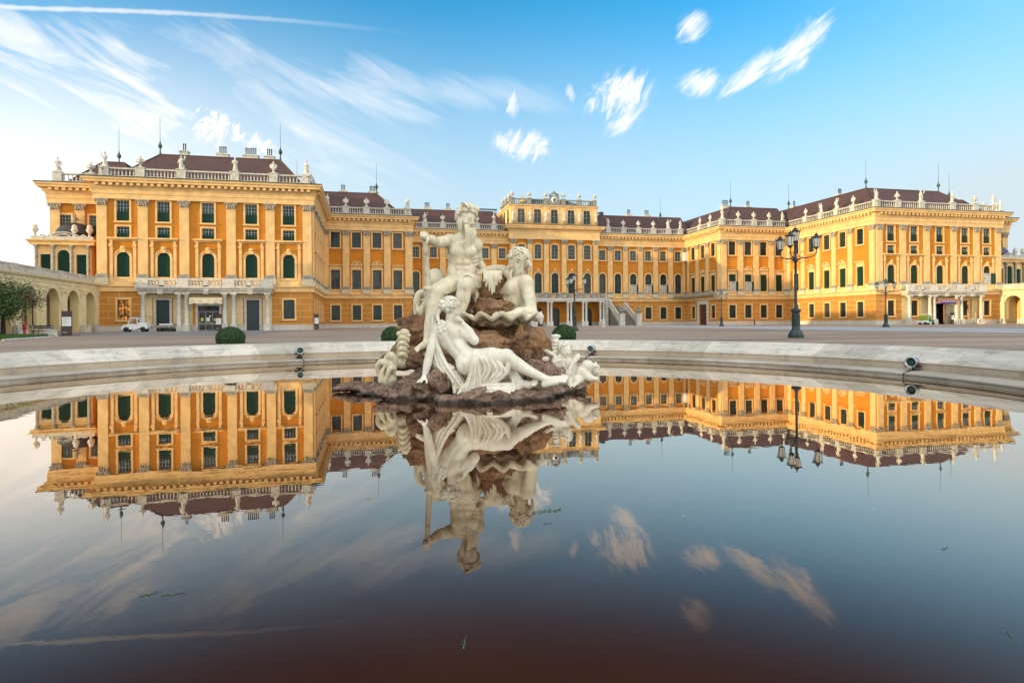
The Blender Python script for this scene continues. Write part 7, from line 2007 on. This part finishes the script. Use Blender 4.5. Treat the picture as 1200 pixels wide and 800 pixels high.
# ------------------------------------------------------------------ rim floodlights
M['steel'] = mat('brushed_steel', (0.52, 0.54, 0.56), 0.32, 0.1, 8, metal=0.9)
M['lens'] = glassmat('lens_glass', (0.05, 0.10, 0.09), 0.1)
for x, y, z, lab in ((-2.5, 24.98, 0.45, 'round steel floodlight on the rim left of the statues'), (8.5, 23.29, 0.40, 'round steel floodlight on the rim just right of the putti'), (13.8, 13.67, 0.36, 'largest steel floodlight with hanging cable on the right rim')):
    tx, ty = (0.6-x, 12.0-y); n_ = math.hypot(tx, ty); rz = math.atan2(ty, tx)
    if x > 13: rz += 0.42
    root = tag(empty('floodlight', (x, y, z), rz), lab, 'floodlight', 'steel floodlights on the pool rim')
    m = MB(); m.lathe([(0.105,-0.20),(0.125,-0.18),(0.125,0.15),(0.142,0.16),(0.142,0.20),(0.117,0.20),(0.11,0.05),(0.0,0.04)], n=20)
    o = m.build('housing', M['steel'], root); o.rotation_euler = (0, PI/2, 0)
    m = MB(); m.lathe([(0.108,0.055),(0.08,0.085),(0.0,0.10)], n=20); o = m.build('lens', M['lens'], root); o.rotation_euler = (0, PI/2, 0)
    m = MB(); m.tube([(-0.06, 0, -0.14), (-0.10, 0, -0.26)], 0.03, 6); m.box(-0.18, 0.02, -0.1, 0.1, -0.32, -0.22); m.box(-0.1, 0.0, -0.18, 0.18, -0.14, -0.10)
    m.build('bracket', M['black'], root)
    m = MB(); m.tube([(0.02, 0.03, -0.15), (0.10, 0.04, -0.24), (0.16, 0.03, -z+0.16), (0.5, 0.02, -z+0.145), (0.93, 0.02, -z+0.12), (0.97, 0.03, -z-0.1)], 0.014, 6); m.build('cable', M['black'], root)

# ------------------------------------------------------------------ clipped box bushes
def leafmat(name, a, b_):
    m = bpy.data.materials.new(name); m.use_nodes = True; t = NT(m.node_tree); tc = t.n('ShaderNodeTexCoord')
    g = t.n('ShaderNodeNewGeometry')
    c = t.mix(g.outputs['Random Per Island'], (*a, 1), (*b_, 1))
    b = t.n('ShaderNodeBsdfPrincipled', inp={'Base Color': c, 'Roughness': 0.55})
    t.n('ShaderNodeOutputMaterial', inp={0: b.outputs[0]}); return m
M['box'] = leafmat('box_leaves', (0.016, 0.050, 0.010), (0.050, 0.115, 0.022))
M['boxin'] = mat('box_inner', (0.012, 0.030, 0.008), 0.9, 0.2, 6)
M['leafd'] = leafmat('tree_leaves', (0.026, 0.062, 0.018), (0.085, 0.145, 0.036))
M['leafb'] = leafmat('brownish_leaves', (0.06, 0.07, 0.02), (0.17, 0.10, 0.04))
M['bark'] = mat('bark', (0.050, 0.040, 0.034), 0.9, 0.3, 6, 0.6, 25)
def leaves(mb, pts, nrm, size, r):
    for p, n in zip(pts, nrm):
        n = np.array(n)+r.normal(size=3)*0.55; n /= np.linalg.norm(n)
        t = np.cross(n, r.normal(size=3)); t /= np.linalg.norm(t); b = np.cross(n, t); s_ = size*(0.6+0.8*r.random())
        p = np.array(p)
        mb.face([p-t*s_, p+b*s_*0.5+n*s_*0.15, p+t*s_, p-b*s_*0.5+n*s_*0.15])
def bush(x, y, w, h, label, seed):
    r = np.random.default_rng(seed)
    root = tag(empty('box_bush', (x, y, GZ)), label, 'bush', 'clipped round box bushes behind the pool')
    m = MB(); m.lathe([(w*0.40,0.0),(w*0.455,0.15*h),(w*0.46,0.42*h),(w*0.40,0.68*h),(w*0.27,0.86*h),(w*0.12,0.93*h),(0,0.95*h)], n=24); m.build('inner_growth', M['boxin'], root)
    m = MB(); pts = []; nr = []
    for k in range(5200):
        u = r.random()*2*PI; v = r.random()**0.8; th = v*PI*0.5
        rad = w*0.49; z = h*(0.30+0.70*math.cos(th)) if r.random() < 0.75 else h*0.34*r.random()
        rr = rad*math.sin(th) if z > h*0.30 else rad*(0.94+0.06*z/(0.3*h))
        j = 1+0.022*r.normal()
        pts.append((rr*math.cos(u)*j, rr*math.sin(u)*j, z*j)); nr.append((math.cos(u)*math.sin(th), math.sin(u)*math.sin(th), math.cos(th)))
    leaves(m, pts, nr, 0.028, r); m.build('foliage', M['box'], root)
bush(-6.13, 31.15, 1.27, 0.74, 'clipped round box bush behind the left part of the rim', 1)
bush(1.14, 30.0, 1.05, 0.70, 'clipped round box bush half hidden by the fish carvings', 2)
bush(8.86, 27.93, 1.12, 0.74, 'clipped round box bush behind the rim right of the statues', 3)

# ------------------------------------------------------------------ trees, lawn
def tree(x, y, h, rc, zc, nl, ls, trunk, label, seed, leaf, spread=1.0):
    r = np.random.default_rng(seed); root = tag(empty('small_tree', (x, y, GZ)), label, 'tree', 'small trees in front of the left arcade')
    m = MB(); m.tube([(0,0,-0.05), (0.05,0,0.6), (0.02,0.03,zc-rc*0.9), (0.06,0,zc)], [trunk*1.3, trunk, trunk*0.85, trunk*0.6], 10)
    ends = []
    for k in range(11):
        a = 2*PI*k/11+r.random(); el = 0.15+0.9*r.random(); L = rc*(0.7+0.5*r.random())
        p0 = np.array((0.04, 0.01, zc-rc*0.8+rc*0.5*r.random())); d = np.array((math.cos(a)*math.cos(el)*spread, math.sin(a)*math.cos(el)*spread, math.sin(el)))
        p1 = p0+d*L*0.5+r.normal(size=3)*0.08; p2 = p0+d*L+r.normal(size=3)*0.14
        m.tube([p0, p1, p2], [trunk*0.5, trunk*0.3, 0.02], 6); ends += [p1, p2]
        for q in range(3):
            p3 = p1+(p2-p1)*r.random()+r.normal(size=3)*rc*0.28; m.tube([p1+(p2-p1)*0.3*q, p3], [trunk*0.2, 0.012], 5); ends.append(p3)
    m.build('trunk', M['bark'], root)
    m = MB(); pts = []; nr = []
    for e in ends:
        k = int(nl/len(ends)*(0.4+1.2*r.random()))
        for q in range(k):
            o = r.normal(size=3)*rc*0.20; pts.append(e+o); nr.append(o/np.linalg.norm(o)+np.array((0,0,0.4)))
    leaves(m, pts, nr, ls, r); m.build('crown', leaf, root)
tree(-31.4, 64.4, 5.0, 2.2, 3.6, 8500, 0.10, 0.17, 'dense dark green young tree at the left edge of the picture', 5, M['leafd'], 1.35)
tree(-27.4, 60.6, 4.3, 1.2, 3.1, 650, 0.075, 0.06, 'thin brownish half-bare young tree in front of an arch', 6, M['leafb'], 1.0)
def grassmat():
    m = bpy.data.materials.new('lawn_grass'); m.use_nodes = True; t = NT(m.node_tree); g = t.n('ShaderNodeNewGeometry')
    c = t.mix(g.outputs['Random Per Island'], (0.020, 0.065, 0.008, 1), (0.075, 0.17, 0.020, 1))
    b = t.n('ShaderNodeBsdfPrincipled', inp={'Base Color': c, 'Roughness': 0.7}); t.n('ShaderNodeOutputMaterial', inp={0: b.outputs[0]}); return m
M['grass'] = grassmat()
lawn_poly = [(-20.5, 42.0), (-22.4, 53.2), (-23.6, 55.6), (-26.5, 61.8), (-32.4, 67.0), (-33, 46), (-27, 40)]
o = sheet('lawn', lawn_poly, GZ+0.03, mat('lawn_soil', (0.035, 0.075, 0.015), 0.9, 0.2, 2))
r_ = np.random.default_rng(9); mb = MB(); k = 0
def inside(p):
    c = False; n = len(lawn_poly)
    for i in range(n):
        (x0, y0), (x1, y1) = lawn_poly[i], lawn_poly[i-1]
        if (y0 > p[1]) != (y1 > p[1]) and p[0] < (x1-x0)*(p[1]-y0)/(y1-y0)+x0: c = not c
    return c
while k < 9000:
    p = (-33+12.6*r_.random(), 40+27*r_.random())
    if not inside(p): continue
    a = r_.random()*PI; w = 0.03+0.03*r_.random(); h = 0.06+0.09*r_.random(); dx, dy = math.cos(a)*w, math.sin(a)*w
    mb.face([(p[0]-dx, p[1]-dy, GZ+0.03), (p[0]+dx, p[1]+dy, GZ+0.03), (p[0]+dx*0.2+0.03*r_.normal(), p[1]+0.03*r_.normal(), GZ+0.03+h)]); k += 1
tag(mb.build('grass', M['grass']), 'short green lawn grass at the left edge under the young trees', 'grass', kind='stuff')
# lawn kerb
mb = MB()
for (a, b) in zip(lawn_poly[:4], lawn_poly[1:5]): mb.tube([(a[0], a[1], GZ+0.03), (b[0], b[1], GZ+0.03)], 0.09, 4)
o = mb.build('kerb', M['stone']); tag(o, kind='structure')

# ------------------------------------------------------------------ signs, bench, bins and other small things on the court
M['signbrown'] = mat('dark_brown_panel', (0.040, 0.020, 0.018), 0.4, 0.1, 3)
M['ink'] = mat('printed_grey', (0.25, 0.27, 0.30), 0.6, 0.1, 3)
def pylon(x, y, w, h, rz, label, base=True, foot=True):
    root = tag(empty('information_pylon', (x, y, GZ), rz), label, 'sign', 'brown information pylons')
    m = MB(); m.box(-w/2, w/2, -0.07, 0.07, 0.06, h)
    if base: m.box(-w*0.95, w*1.3, -0.35, 0.35, 0.0, 0.055)
    m.build('board', M['signbrown'], root)
    m = MB(); m.box(-w/2+0.05, w/2-0.05, -0.085, -0.073, h*0.40, h*0.76); m.build('panel', M['paper'], root)
    m = MB()
    for k in range(8): m.box(-w/2+0.10, -w/2+0.10+(w-0.2)*(0.95 if k % 3 else 0.5), -0.092, -0.087, h*0.72-0.075*k, h*0.72-0.075*k+0.025)
    m.box(-w/2+0.08, w/2-0.35, -0.082, -0.073, h*0.12, h*0.17)
    m.build('print', M['ink'], root)
pylon(-24.12, 58.85, 0.72, 2.05, 0.25, 'brown information pylon with pale panel standing by the left arcade')
pylon(-18.55, 87.2, 0.72, 2.15, 0.0, 'brown information pylon beside the glazed entrance of the left wing', base=False)
pylon(-6.7, 88.9, 0.62, 2.15, 0.3, 'brown information pylon at the inner corner of the left wing', base=False)
pylon(99.0-0.55, PA-1.0, 0.62, 2.0, 0.0, 'brown information pylon inside the dark doorway under the purple banner', base=False)
def poster(y, lab):
    root = tag(empty('poster', (-33.93+0.263, y, GZ+1.35), PI/2), lab, 'poster', 'white posters on the arcade piers')
    m = MB(); m.box(-0.42, 0.42, -0.03, -0.002, 0, 1.15); m.build('sheet', M['paper'], root)
    m = MB()
    m.lathe([(0.12,0),(0.12,0.01),(0,0.011)], n=14); d = m.build('red_mark', M['red'], root, (0.2, -0.031, 0.92)); d.rotation_euler = (PI/2, 0, 0)
    m = MB()
    for zz, ww in ((0.58, 0.6), (0.48, 0.5), (0.38, 0.6), (0.28, 0.42), (0.18, 0.55)): m.box(-0.3, -0.3+ww, -0.036, -0.032, zz, zz+0.04)
    m.build('print', M['ink'], root)
M['red'] = mat('red_paint', (0.55, 0.025, 0.015), 0.45, 0.08, 4)
poster(71.2, 'white poster with a red mark on the arcade pier nearest the left edge'); poster(76.1, 'white poster with a red mark on the pier behind the thin tree')
# hydrant
m = MB(); m.lathe([(0.19,0),(0.19,0.06),(0.12,0.1),(0.12,0.75),(0.17,0.78),(0.17,0.86),(0.14,0.95),(0.06,1.05),(0.05,1.12),(0,1.13)], n=12); m.tube([(-0.22,0,0.6),(0.22,0,0.6)], 0.07, 8); m.tube([(0,-0.2,0.6),(0,0,0.6)], 0.08, 8)
o = m.build('hydrant', M['red'], None, (-32.1, 69.6, GZ)); tag(o, 'red hydrant standing against the left arcade', 'hydrant')
# bench
root = tag(empty('park_bench', (-25.95, 59.3, GZ), 1.02), 'dark slatted bench at the edge of the small lawn', 'bench')
m = MB()
for k in range(4): m.box(-0.95, 0.95, -0.22+0.12*k, -0.13+0.12*k, 0.43, 0.47)
m.build('seat', M['black'], root)
m = MB()
for k in range(2): m.box(-0.95, 0.95, 0.27+0.03*k, 0.30+0.03*k, 0.62+0.15*k, 0.73+0.15*k)
m.build('backrest', M['black'], root)
for xx in (-0.8, 0.8):
    m = MB(); m.box(xx-0.05, xx+0.05, -0.2, -0.13, 0, 0.428); m.box(xx-0.05, xx+0.05, 0.2, 0.262, 0, 0.9); m.box(xx-0.05, xx+0.05, -0.128, 0.198, 0.36, 0.427); m.build('leg', M['greystone'], root)
m = MB(); m.box(-0.3, 0.3, -0.25, 0.25, 0, 0.5); m.box(-0.34, 0.34, -0.29, 0.29, 0.503, 0.58); m.box(-0.2, 0.2, -0.256, -0.252, 0.12, 0.4)
o = m.build('stone_block', M['stone'], None, (-24.6, 57.6, GZ), 0.3); tag(o, 'low pale stone block at the end of the dark bench', 'stone block')
# bollards and bins
m = MB(); m.box(-0.22, 0.22, -0.22, 0.22, 0, 1.05); m.taper((0, 0), (0.26, 0.26), (0.2, 0.2), 1.053, 1.2); m.box(-0.28, 0.28, -0.28, 0.28, 0, 0.12) if False else None
o = m.build('stone_bollard', M['stonew'], None, (36.79, 95.2, GZ)); tag(o, 'square white stone bollard in front of the terrace columns', 'bollard')
m = MB(); m.lathe([(0.16,0),(0.16,0.08),(0.10,0.12),(0.09,0.85),(0.13,0.9),(0.13,0.98),(0.06,1.08),(0,1.1)], n=10)
o = m.build('bollard', M['black'], None, (74.95, 111.5, GZ)); tag(o, 'slim black bollard before the right middle block', 'bollard')
m = MB(); m.box(-0.22, 0.22, -0.2, 0.2, 0, 0.75); m.box(-0.26, 0.26, -0.24, 0.24, 0.753, 0.85); m.box(-0.13, 0.13, -0.206, -0.202, 0.15, 0.6)
o = m.build('litter_bin', M['greystone'], None, (109.4, 89.6, GZ)); tag(o, 'small dark litter bin at the right end of the right wing front', 'bin')
# barrier frame beside the right porch
m = MB()
for a, b in (((-0.9,0,0),(-0.9,0,2.0)), ((0.9,0,0),(0.9,0,2.0)), ((-0.9,0,2.0),(0.9,0,2.0)), ((-0.9,0,1.1),(0.9,0,1.1)), ((-0.9,0,0.5),(0.9,0,0.5)), ((-0.9,-0.4,0.03),(-0.9,0.4,0.03)), ((0.9,-0.4,0.03),(0.9,0.4,0.03))): m.tube([a, b], 0.03, 6)
for k in range(8): m.tube([(-0.7+0.2*k, 0, 0.5), (-0.7+0.2*k, 0, 1.1)], 0.014, 4)
o = m.build('metal_frame', M['steel'], None, (101.6, 88.4, GZ), 0.1); tag(o, 'thin metal barrier frame between the columns of the right porch', 'barrier')
# urn lamps and sphinx-like trophies on the stair piers
for sg in (-1, 1):
    for q, xx in enumerate((9.6+1.0, 9.6+4.6)):
        m = MB(); m.box(-0.34, 0.34, -0.34, 0.34, 0, 0.2)
        m.ell((0, 0.05, 0.65), (0.36, 0.42, 0.45), 10, 8); m.ell((0, -0.22, 1.05), (0.22, 0.24, 0.28), 10, 8); m.ell((-0.32, -0.05, 0.55), (0.2, 0.3, 0.28), 8, 6); m.ell((0.32, 0, 0.7), (0.22, 0.28, 0.3), 8, 6)
        m.tube([(-0.3, -0.2, 0.25), (-0.5, -0.1, 1.2)], 0.05, 5); m.tube([(0.25, -0.25, 0.4), (0.55, 0, 1.35)], 0.05, 5); m.ell((0.1, 0.1, 1.3), (0.2, 0.2, 0.2), 8, 6)
        o = m.build('stair_trophy', M['greystone'], None, (AX+sg*xx, PD-3.4-6.7, GZ+2.4))
        tag(o, f'weathered stone trophy on the {("inner","outer")[q]} foot pier of the {("left",0,"right")[sg+1]} terrace stairs', 'ornament', 'trophies on the stair piers')
# ------------------------------------------------------------------ utility cart, trailer, garden cart
M['tyre'] = mat('tyre', (0.018, 0.018, 0.019), 0.8, 0.1, 5); M['grey'] = mat('cart_grey', (0.20, 0.21, 0.22), 0.5, 0.1, 4)
def wheel(root, x, y, r, w):
    m = MB(); m.lathe([(r*0.55,-w/2),(r*0.92,-w/2),(r,-w/2*0.7),(r,w/2*0.7),(r*0.92,w/2),(r*0.55,w/2)], n=18); o = m.build('wheel', M['tyre'], root, (x, y, r)); o.rotation_euler = (PI/2, 0, 0)
    m = MB(); m.lathe([(0,-w*0.45),(r*0.56,-w*0.42),(r*0.56,w*0.42),(0,w*0.45)], n=14); m.build('rim', M['steel'], o)
def prism(mb, prof, y0, y1, mi=0):
    n = len(prof); V = [(x, y0, z) for x, z in prof]+[(x, y1, z) for x, z in prof]
    mb.faces(V, [tuple(range(n)), tuple(range(2*n-1, n-1, -1))]+[(i, i+n, (i+1) % n+n, (i+1) % n) for i in range(n)], mi)
root = tag(empty('utility_cart', (-27.6, 85.6, GZ), 0.0), 'small white pickup utility cart parked before the left porch', 'cart')
m = MB()
prism(m, [(-1.45,0.3),(-1.42,0.62),(-1.2,0.86),(-0.72,0.95),(-0.55,0.97),(0.38,0.97),(0.38,0.40),(0.2,0.3),(-0.55,0.3),(-0.62,0.52),(-0.85,0.62),(-1.1,0.58),(-1.22,0.3)], -0.62, 0.62)
prism(m, [(0.382,0.42),(0.382,0.93),(1.35,0.93),(1.42,0.85),(1.42,0.45),(1.28,0.32),(1.12,0.6),(0.9,0.64),(0.68,0.55),(0.58,0.42)], -0.62, 0.62)
m.box(0.40, 1.40, -0.60, 0.60, 0.932, 1.12)
m.build('body', M['white'], root)
m = MB()
for y in (-0.58, 0.58):
    m.tube([(-0.72, y, 0.93), (-0.42, y, 1.66)], 0.04, 6); m.tube([(0.30, y, 0.93), (0.30, y, 1.66)], 0.06, 6)
m.box(-0.02, 0.34, 0.5, 0.6, 0.97, 1.64); m.box(0.27, 0.35, -0.58, 0.58, 0.97, 1.2)
prism(m, [(-0.50,1.63),(-0.44,1.72),(-0.1,1.76),(0.34,1.73),(0.38,1.63)], -0.64, 0.64)
m.build('cab', M['white'], root)
m = MB(); m.face([(-0.70, -0.55, 0.96), (-0.70, 0.55, 0.96), (-0.43, 0.55, 1.62), (-0.43, -0.55, 1.62)]); m.build('windscreen', M['lampglass'], root)
m = MB(); m.box(-0.12, 0.25, -0.5, 0.5, 0.75, 1.0); m.box(0.12, 0.26, -0.5, 0.5, 0.98, 1.36); m.build('seat', M['black'], root)
m = MB()
for y in (-0.5, 0.5): m.tube([(-0.4, y, 1.83), (1.9, y, 1.86)], 0.022, 5); m.tube([(1.85, y, 1.86), (1.85, y, 0.6), (1.42, y, 0.55)], 0.02, 5); m.tube([(1.35, y, 1.86), (1.35, y, 0.95)], 0.02, 5)
for x in (0.3, 1.1, 1.85): m.tube([(x, -0.5, 1.855), (x, 0.5, 1.855)], 0.018, 5)
m.build('roof_rack', M['greystone'], root)
for x in (-0.92, 0.95):
    for y in (-0.58, 0.58): wheel(root, x, y, 0.29, 0.2)
for y in (-0.42, 0.42):
    m = MB(); m.ell((-1.41, y, 0.66), (0.06, 0.11, 0.10), 8, 6); m.build('headlight', M['lampglass'], root)
root = tag(empty('flat_trailer', (-24.4, 85.9, GZ)), 'low flatbed trailer carrying a pale cover, behind the white cart', 'trailer')
m = MB(); m.box(-1.0, 1.1, -0.6, 0.6, 0.52, 0.62); m.box(-1.0, 1.1, -0.62, -0.6, 0.6, 0.82); m.box(-1.0, 1.1, 0.6, 0.62, 0.6, 0.82); m.box(1.1, 1.13, -0.6, 0.6, 0.55, 1.0); m.box(-0.9, 1.0, -0.3, 0.3, 0.40, 0.517); m.tube([(-1.0, 0, 0.55), (-1.7, 0, 0.45)], 0.04, 6); m.build('deck', M['greystone'], root)
m = MB(); m.box(-0.55, 0.95, -0.55, 0.55, 0.83, 0.98); m.build('cover', M['white'], root)
for x in (-0.55, 0.55, 0.9):
    for y in (-0.5, 0.5): wheel(root, x, y, 0.20, 0.14)
root = tag(empty('garden_cart', (89.9, 86.3, GZ), 0.0), 'small green and white garden cart with roof, before the right porch', 'cart')
m = MB(); prism(m, [(-1.2,0.32),(-1.2,0.58),(-1.05,0.66),(-0.2,0.70),(0.1,0.46),(0.5,0.46),(0.62,0.72),(1.05,0.68),(1.28,0.52),(1.28,0.32)], -0.55, 0.55); m.build('body', M['white'], root)
m = MB(); prism(m, [(0.15,0.47),(0.2,0.62),(0.62,0.80),(0.98,0.72),(0.98,0.45)], -0.57, 0.57); m.build('bonnet', M['greencart'], root) if 'greencart' in M else None
M['greencart'] = mat('cart_green', (0.03, 0.16, 0.10), 0.4, 0.08, 3); M['limecover'] = mat('lime_tarpaulin', (0.26, 0.33, 0.03), 0.7, 0.15, 4)
m.build('bonnet', M['greencart'], root)
m = MB(); prism(m, [(-1.05,0.72),(-1.08,1.50),(-0.15,1.52),(-0.1,0.74)], -0.5, 0.5); m.build('load_cover', M['limecover'], root)
m = MB(); m.ell((0.45, 0, 1.12), (0.40, 0.45, 0.50), 12, 9); m.build('cab_cover', M['limecover'], root)
m = MB(); m.box(-0.4, 1.0, -0.6, 0.6, 1.66, 1.72)
for x in (-0.02, 0.95):
    for y in (-0.52, 0.52): m.tube([(x, y, 0.6), (x-0.05, y, 1.66)], 0.03, 5)
m.build('canopy', M['white'], root)
for x in (-0.75, 0.85):
    for y in (-0.5, 0.5): wheel(root, x, y, 0.25, 0.2)
# ------------------------------------------------------------------ opened shutters and air vents at the windows of the right link and wing
def leaf_pair(F, s, z, w=1.5, h=1.9, both=True, pale=True):
    x, y = F.at(s)
    root = pl(empty('open_shutter', (x, y, GZ+z), F.rz))
    m = MB()
    for q in range(2):
        x0 = -w/2+q*w/2
        m.box(x0+0.03, x0+w/2-0.03, -0.14, -0.10, 0, h)
    m.build('shutter_leaf', M['curtain'] if pale else M['green'], root)
    m = MB(); m.box(w/2+0.05, w/2+0.95, -0.2, -0.14, 0, h); m.box(w/2+0.5, w/2+0.54, -0.215, -0.203, 0.05, h-0.05); m.build('shutter_leaf', M['green'], root)
M['curtain'] = mat('pale_boards', (0.50, 0.48, 0.42), 0.7, 0.25, 5)
fC, fB, fA = rightd['fC'], rightd['fB'], rightd['fA']
for h in (18.08, 21.63, 25.18): leaf_pair(fC, fC.L-(HB-h), 6.9)
for t in (9.0, 12.55): leaf_pair(fB, fB.L-t, 6.8)
leaf_pair(fA, fA.L-(HO-58.675-10.1), 7.05)
# white box on the flank of B
x, y = rightd['fBs'].at(0.75, 0.25); m = MB(); m.box(-0.5, 0.5, -0.55, -0.06, 0, 1.9); m.box(-0.45, 0.45, -0.57, -0.553, 0.1, 1.8)
pl(m.build('white_box', M['white'], None, (x, y, GZ+14.0), rightd['fBs'].rz))
# ------------------------------------------------------------------ leaves floating on the pool
M['leafy'] = mat('yellow_leaf', (0.55, 0.28, 0.03), 0.6, 0.1, 9); M['weed'] = mat('green_sprig', (0.10, 0.20, 0.05), 0.6, 0.2, 9)
def sprig(x, y, n, L, ang, label, m_='weed', thick=0.006, seed=0):
    r = random.Random(seed); mb = MB(); L *= 0.7; thick *= 0.5
    mb.tube([(-L/2*math.cos(ang)+L*q/6*math.cos(ang), -L/2*math.sin(ang)+L*q/6*math.sin(ang)+0.05*L*math.sin(q*1.3), 0.004) for q in range(7)], thick*0.6, 4)
    for k in range(n):
        t = -0.5+k/max(1, n-1); px, py = t*L*math.cos(ang), t*L*math.sin(ang)+0.015*math.sin(k*2); a = ang+(0.9 if k % 2 else -0.9)+0.4*r.random(); l = L*0.16*(0.7+0.6*r.random())
        e = (px+l*math.cos(a), py+l*math.sin(a)); nx, ny = -math.sin(a)*l*0.22, math.cos(a)*l*0.22
        mb.faces([(px, py, 0.003), ((px+e[0])/2+nx, (py+e[1])/2+ny, 0.008), (e[0], e[1], 0.004), ((px+e[0])/2-nx, (py+e[1])/2-ny, 0.008)], [(0,1,2,3)])
    o = mb.build('floating_sprig' if m_ == 'weed' else 'floating_leaf', M[m_], None, (x, y, 0.0)); tag(o, label, 'leaf', 'leaves floating on the water')
sprig(1.34, 4.71, 12, 0.34, 0.1, 'longest green sprig floating right below the reflected curly head', seed=1)
sprig(1.27, 4.42, 4, 0.10, 0.2, 'short green bit floating just below the longest sprig', seed=2)
sprig(0.42, 2.85, 5, 0.12, 1.3, 'bright green cross-shaped sprig floating near the bottom centre', seed=3)
sprig(-1.04, 3.76, 6, 0.16, 0.15, 'thin green sprig floating on the left part of the pool, right of its twin', seed=4)
sprig(-1.17, 3.79, 5, 0.12, 0.5, 'thin green sprig floating on the left part of the pool, left of its twin', seed=5)
sprig(3.59, 3.32, 5, 0.12, 0.4, 'dark sprig floating at the far right of the pool', seed=6)
sprig(-0.0, 5.4, 3, 0.06, 0.4, 'small yellow leaf floating left of the reflected staff', 'leafy', seed=7)
sprig(2.9, 2.35, 4, 0.09, 0.9, 'small green bit floating near the lower right corner', seed=8)
r_ = random.Random(4); mb = MB()
for k in range(150):
    a = r_.random()*2*PI; rr = RW*0.97*math.sqrt(r_.random()); x, y = BC[0]+rr*math.cos(a), BC[1]+rr*math.sin(a)*1.0
    if y > 11: continue
    s_ = 0.004+0.006*r_.random(); mb.ell((x, y, 0.002), (s_, s_*0.6, 0.003), 5, 3)
tag(mb.build('floating_specks', M['paper']), 'tiny pale specks scattered over the pool surface', 'specks', kind='stuff')
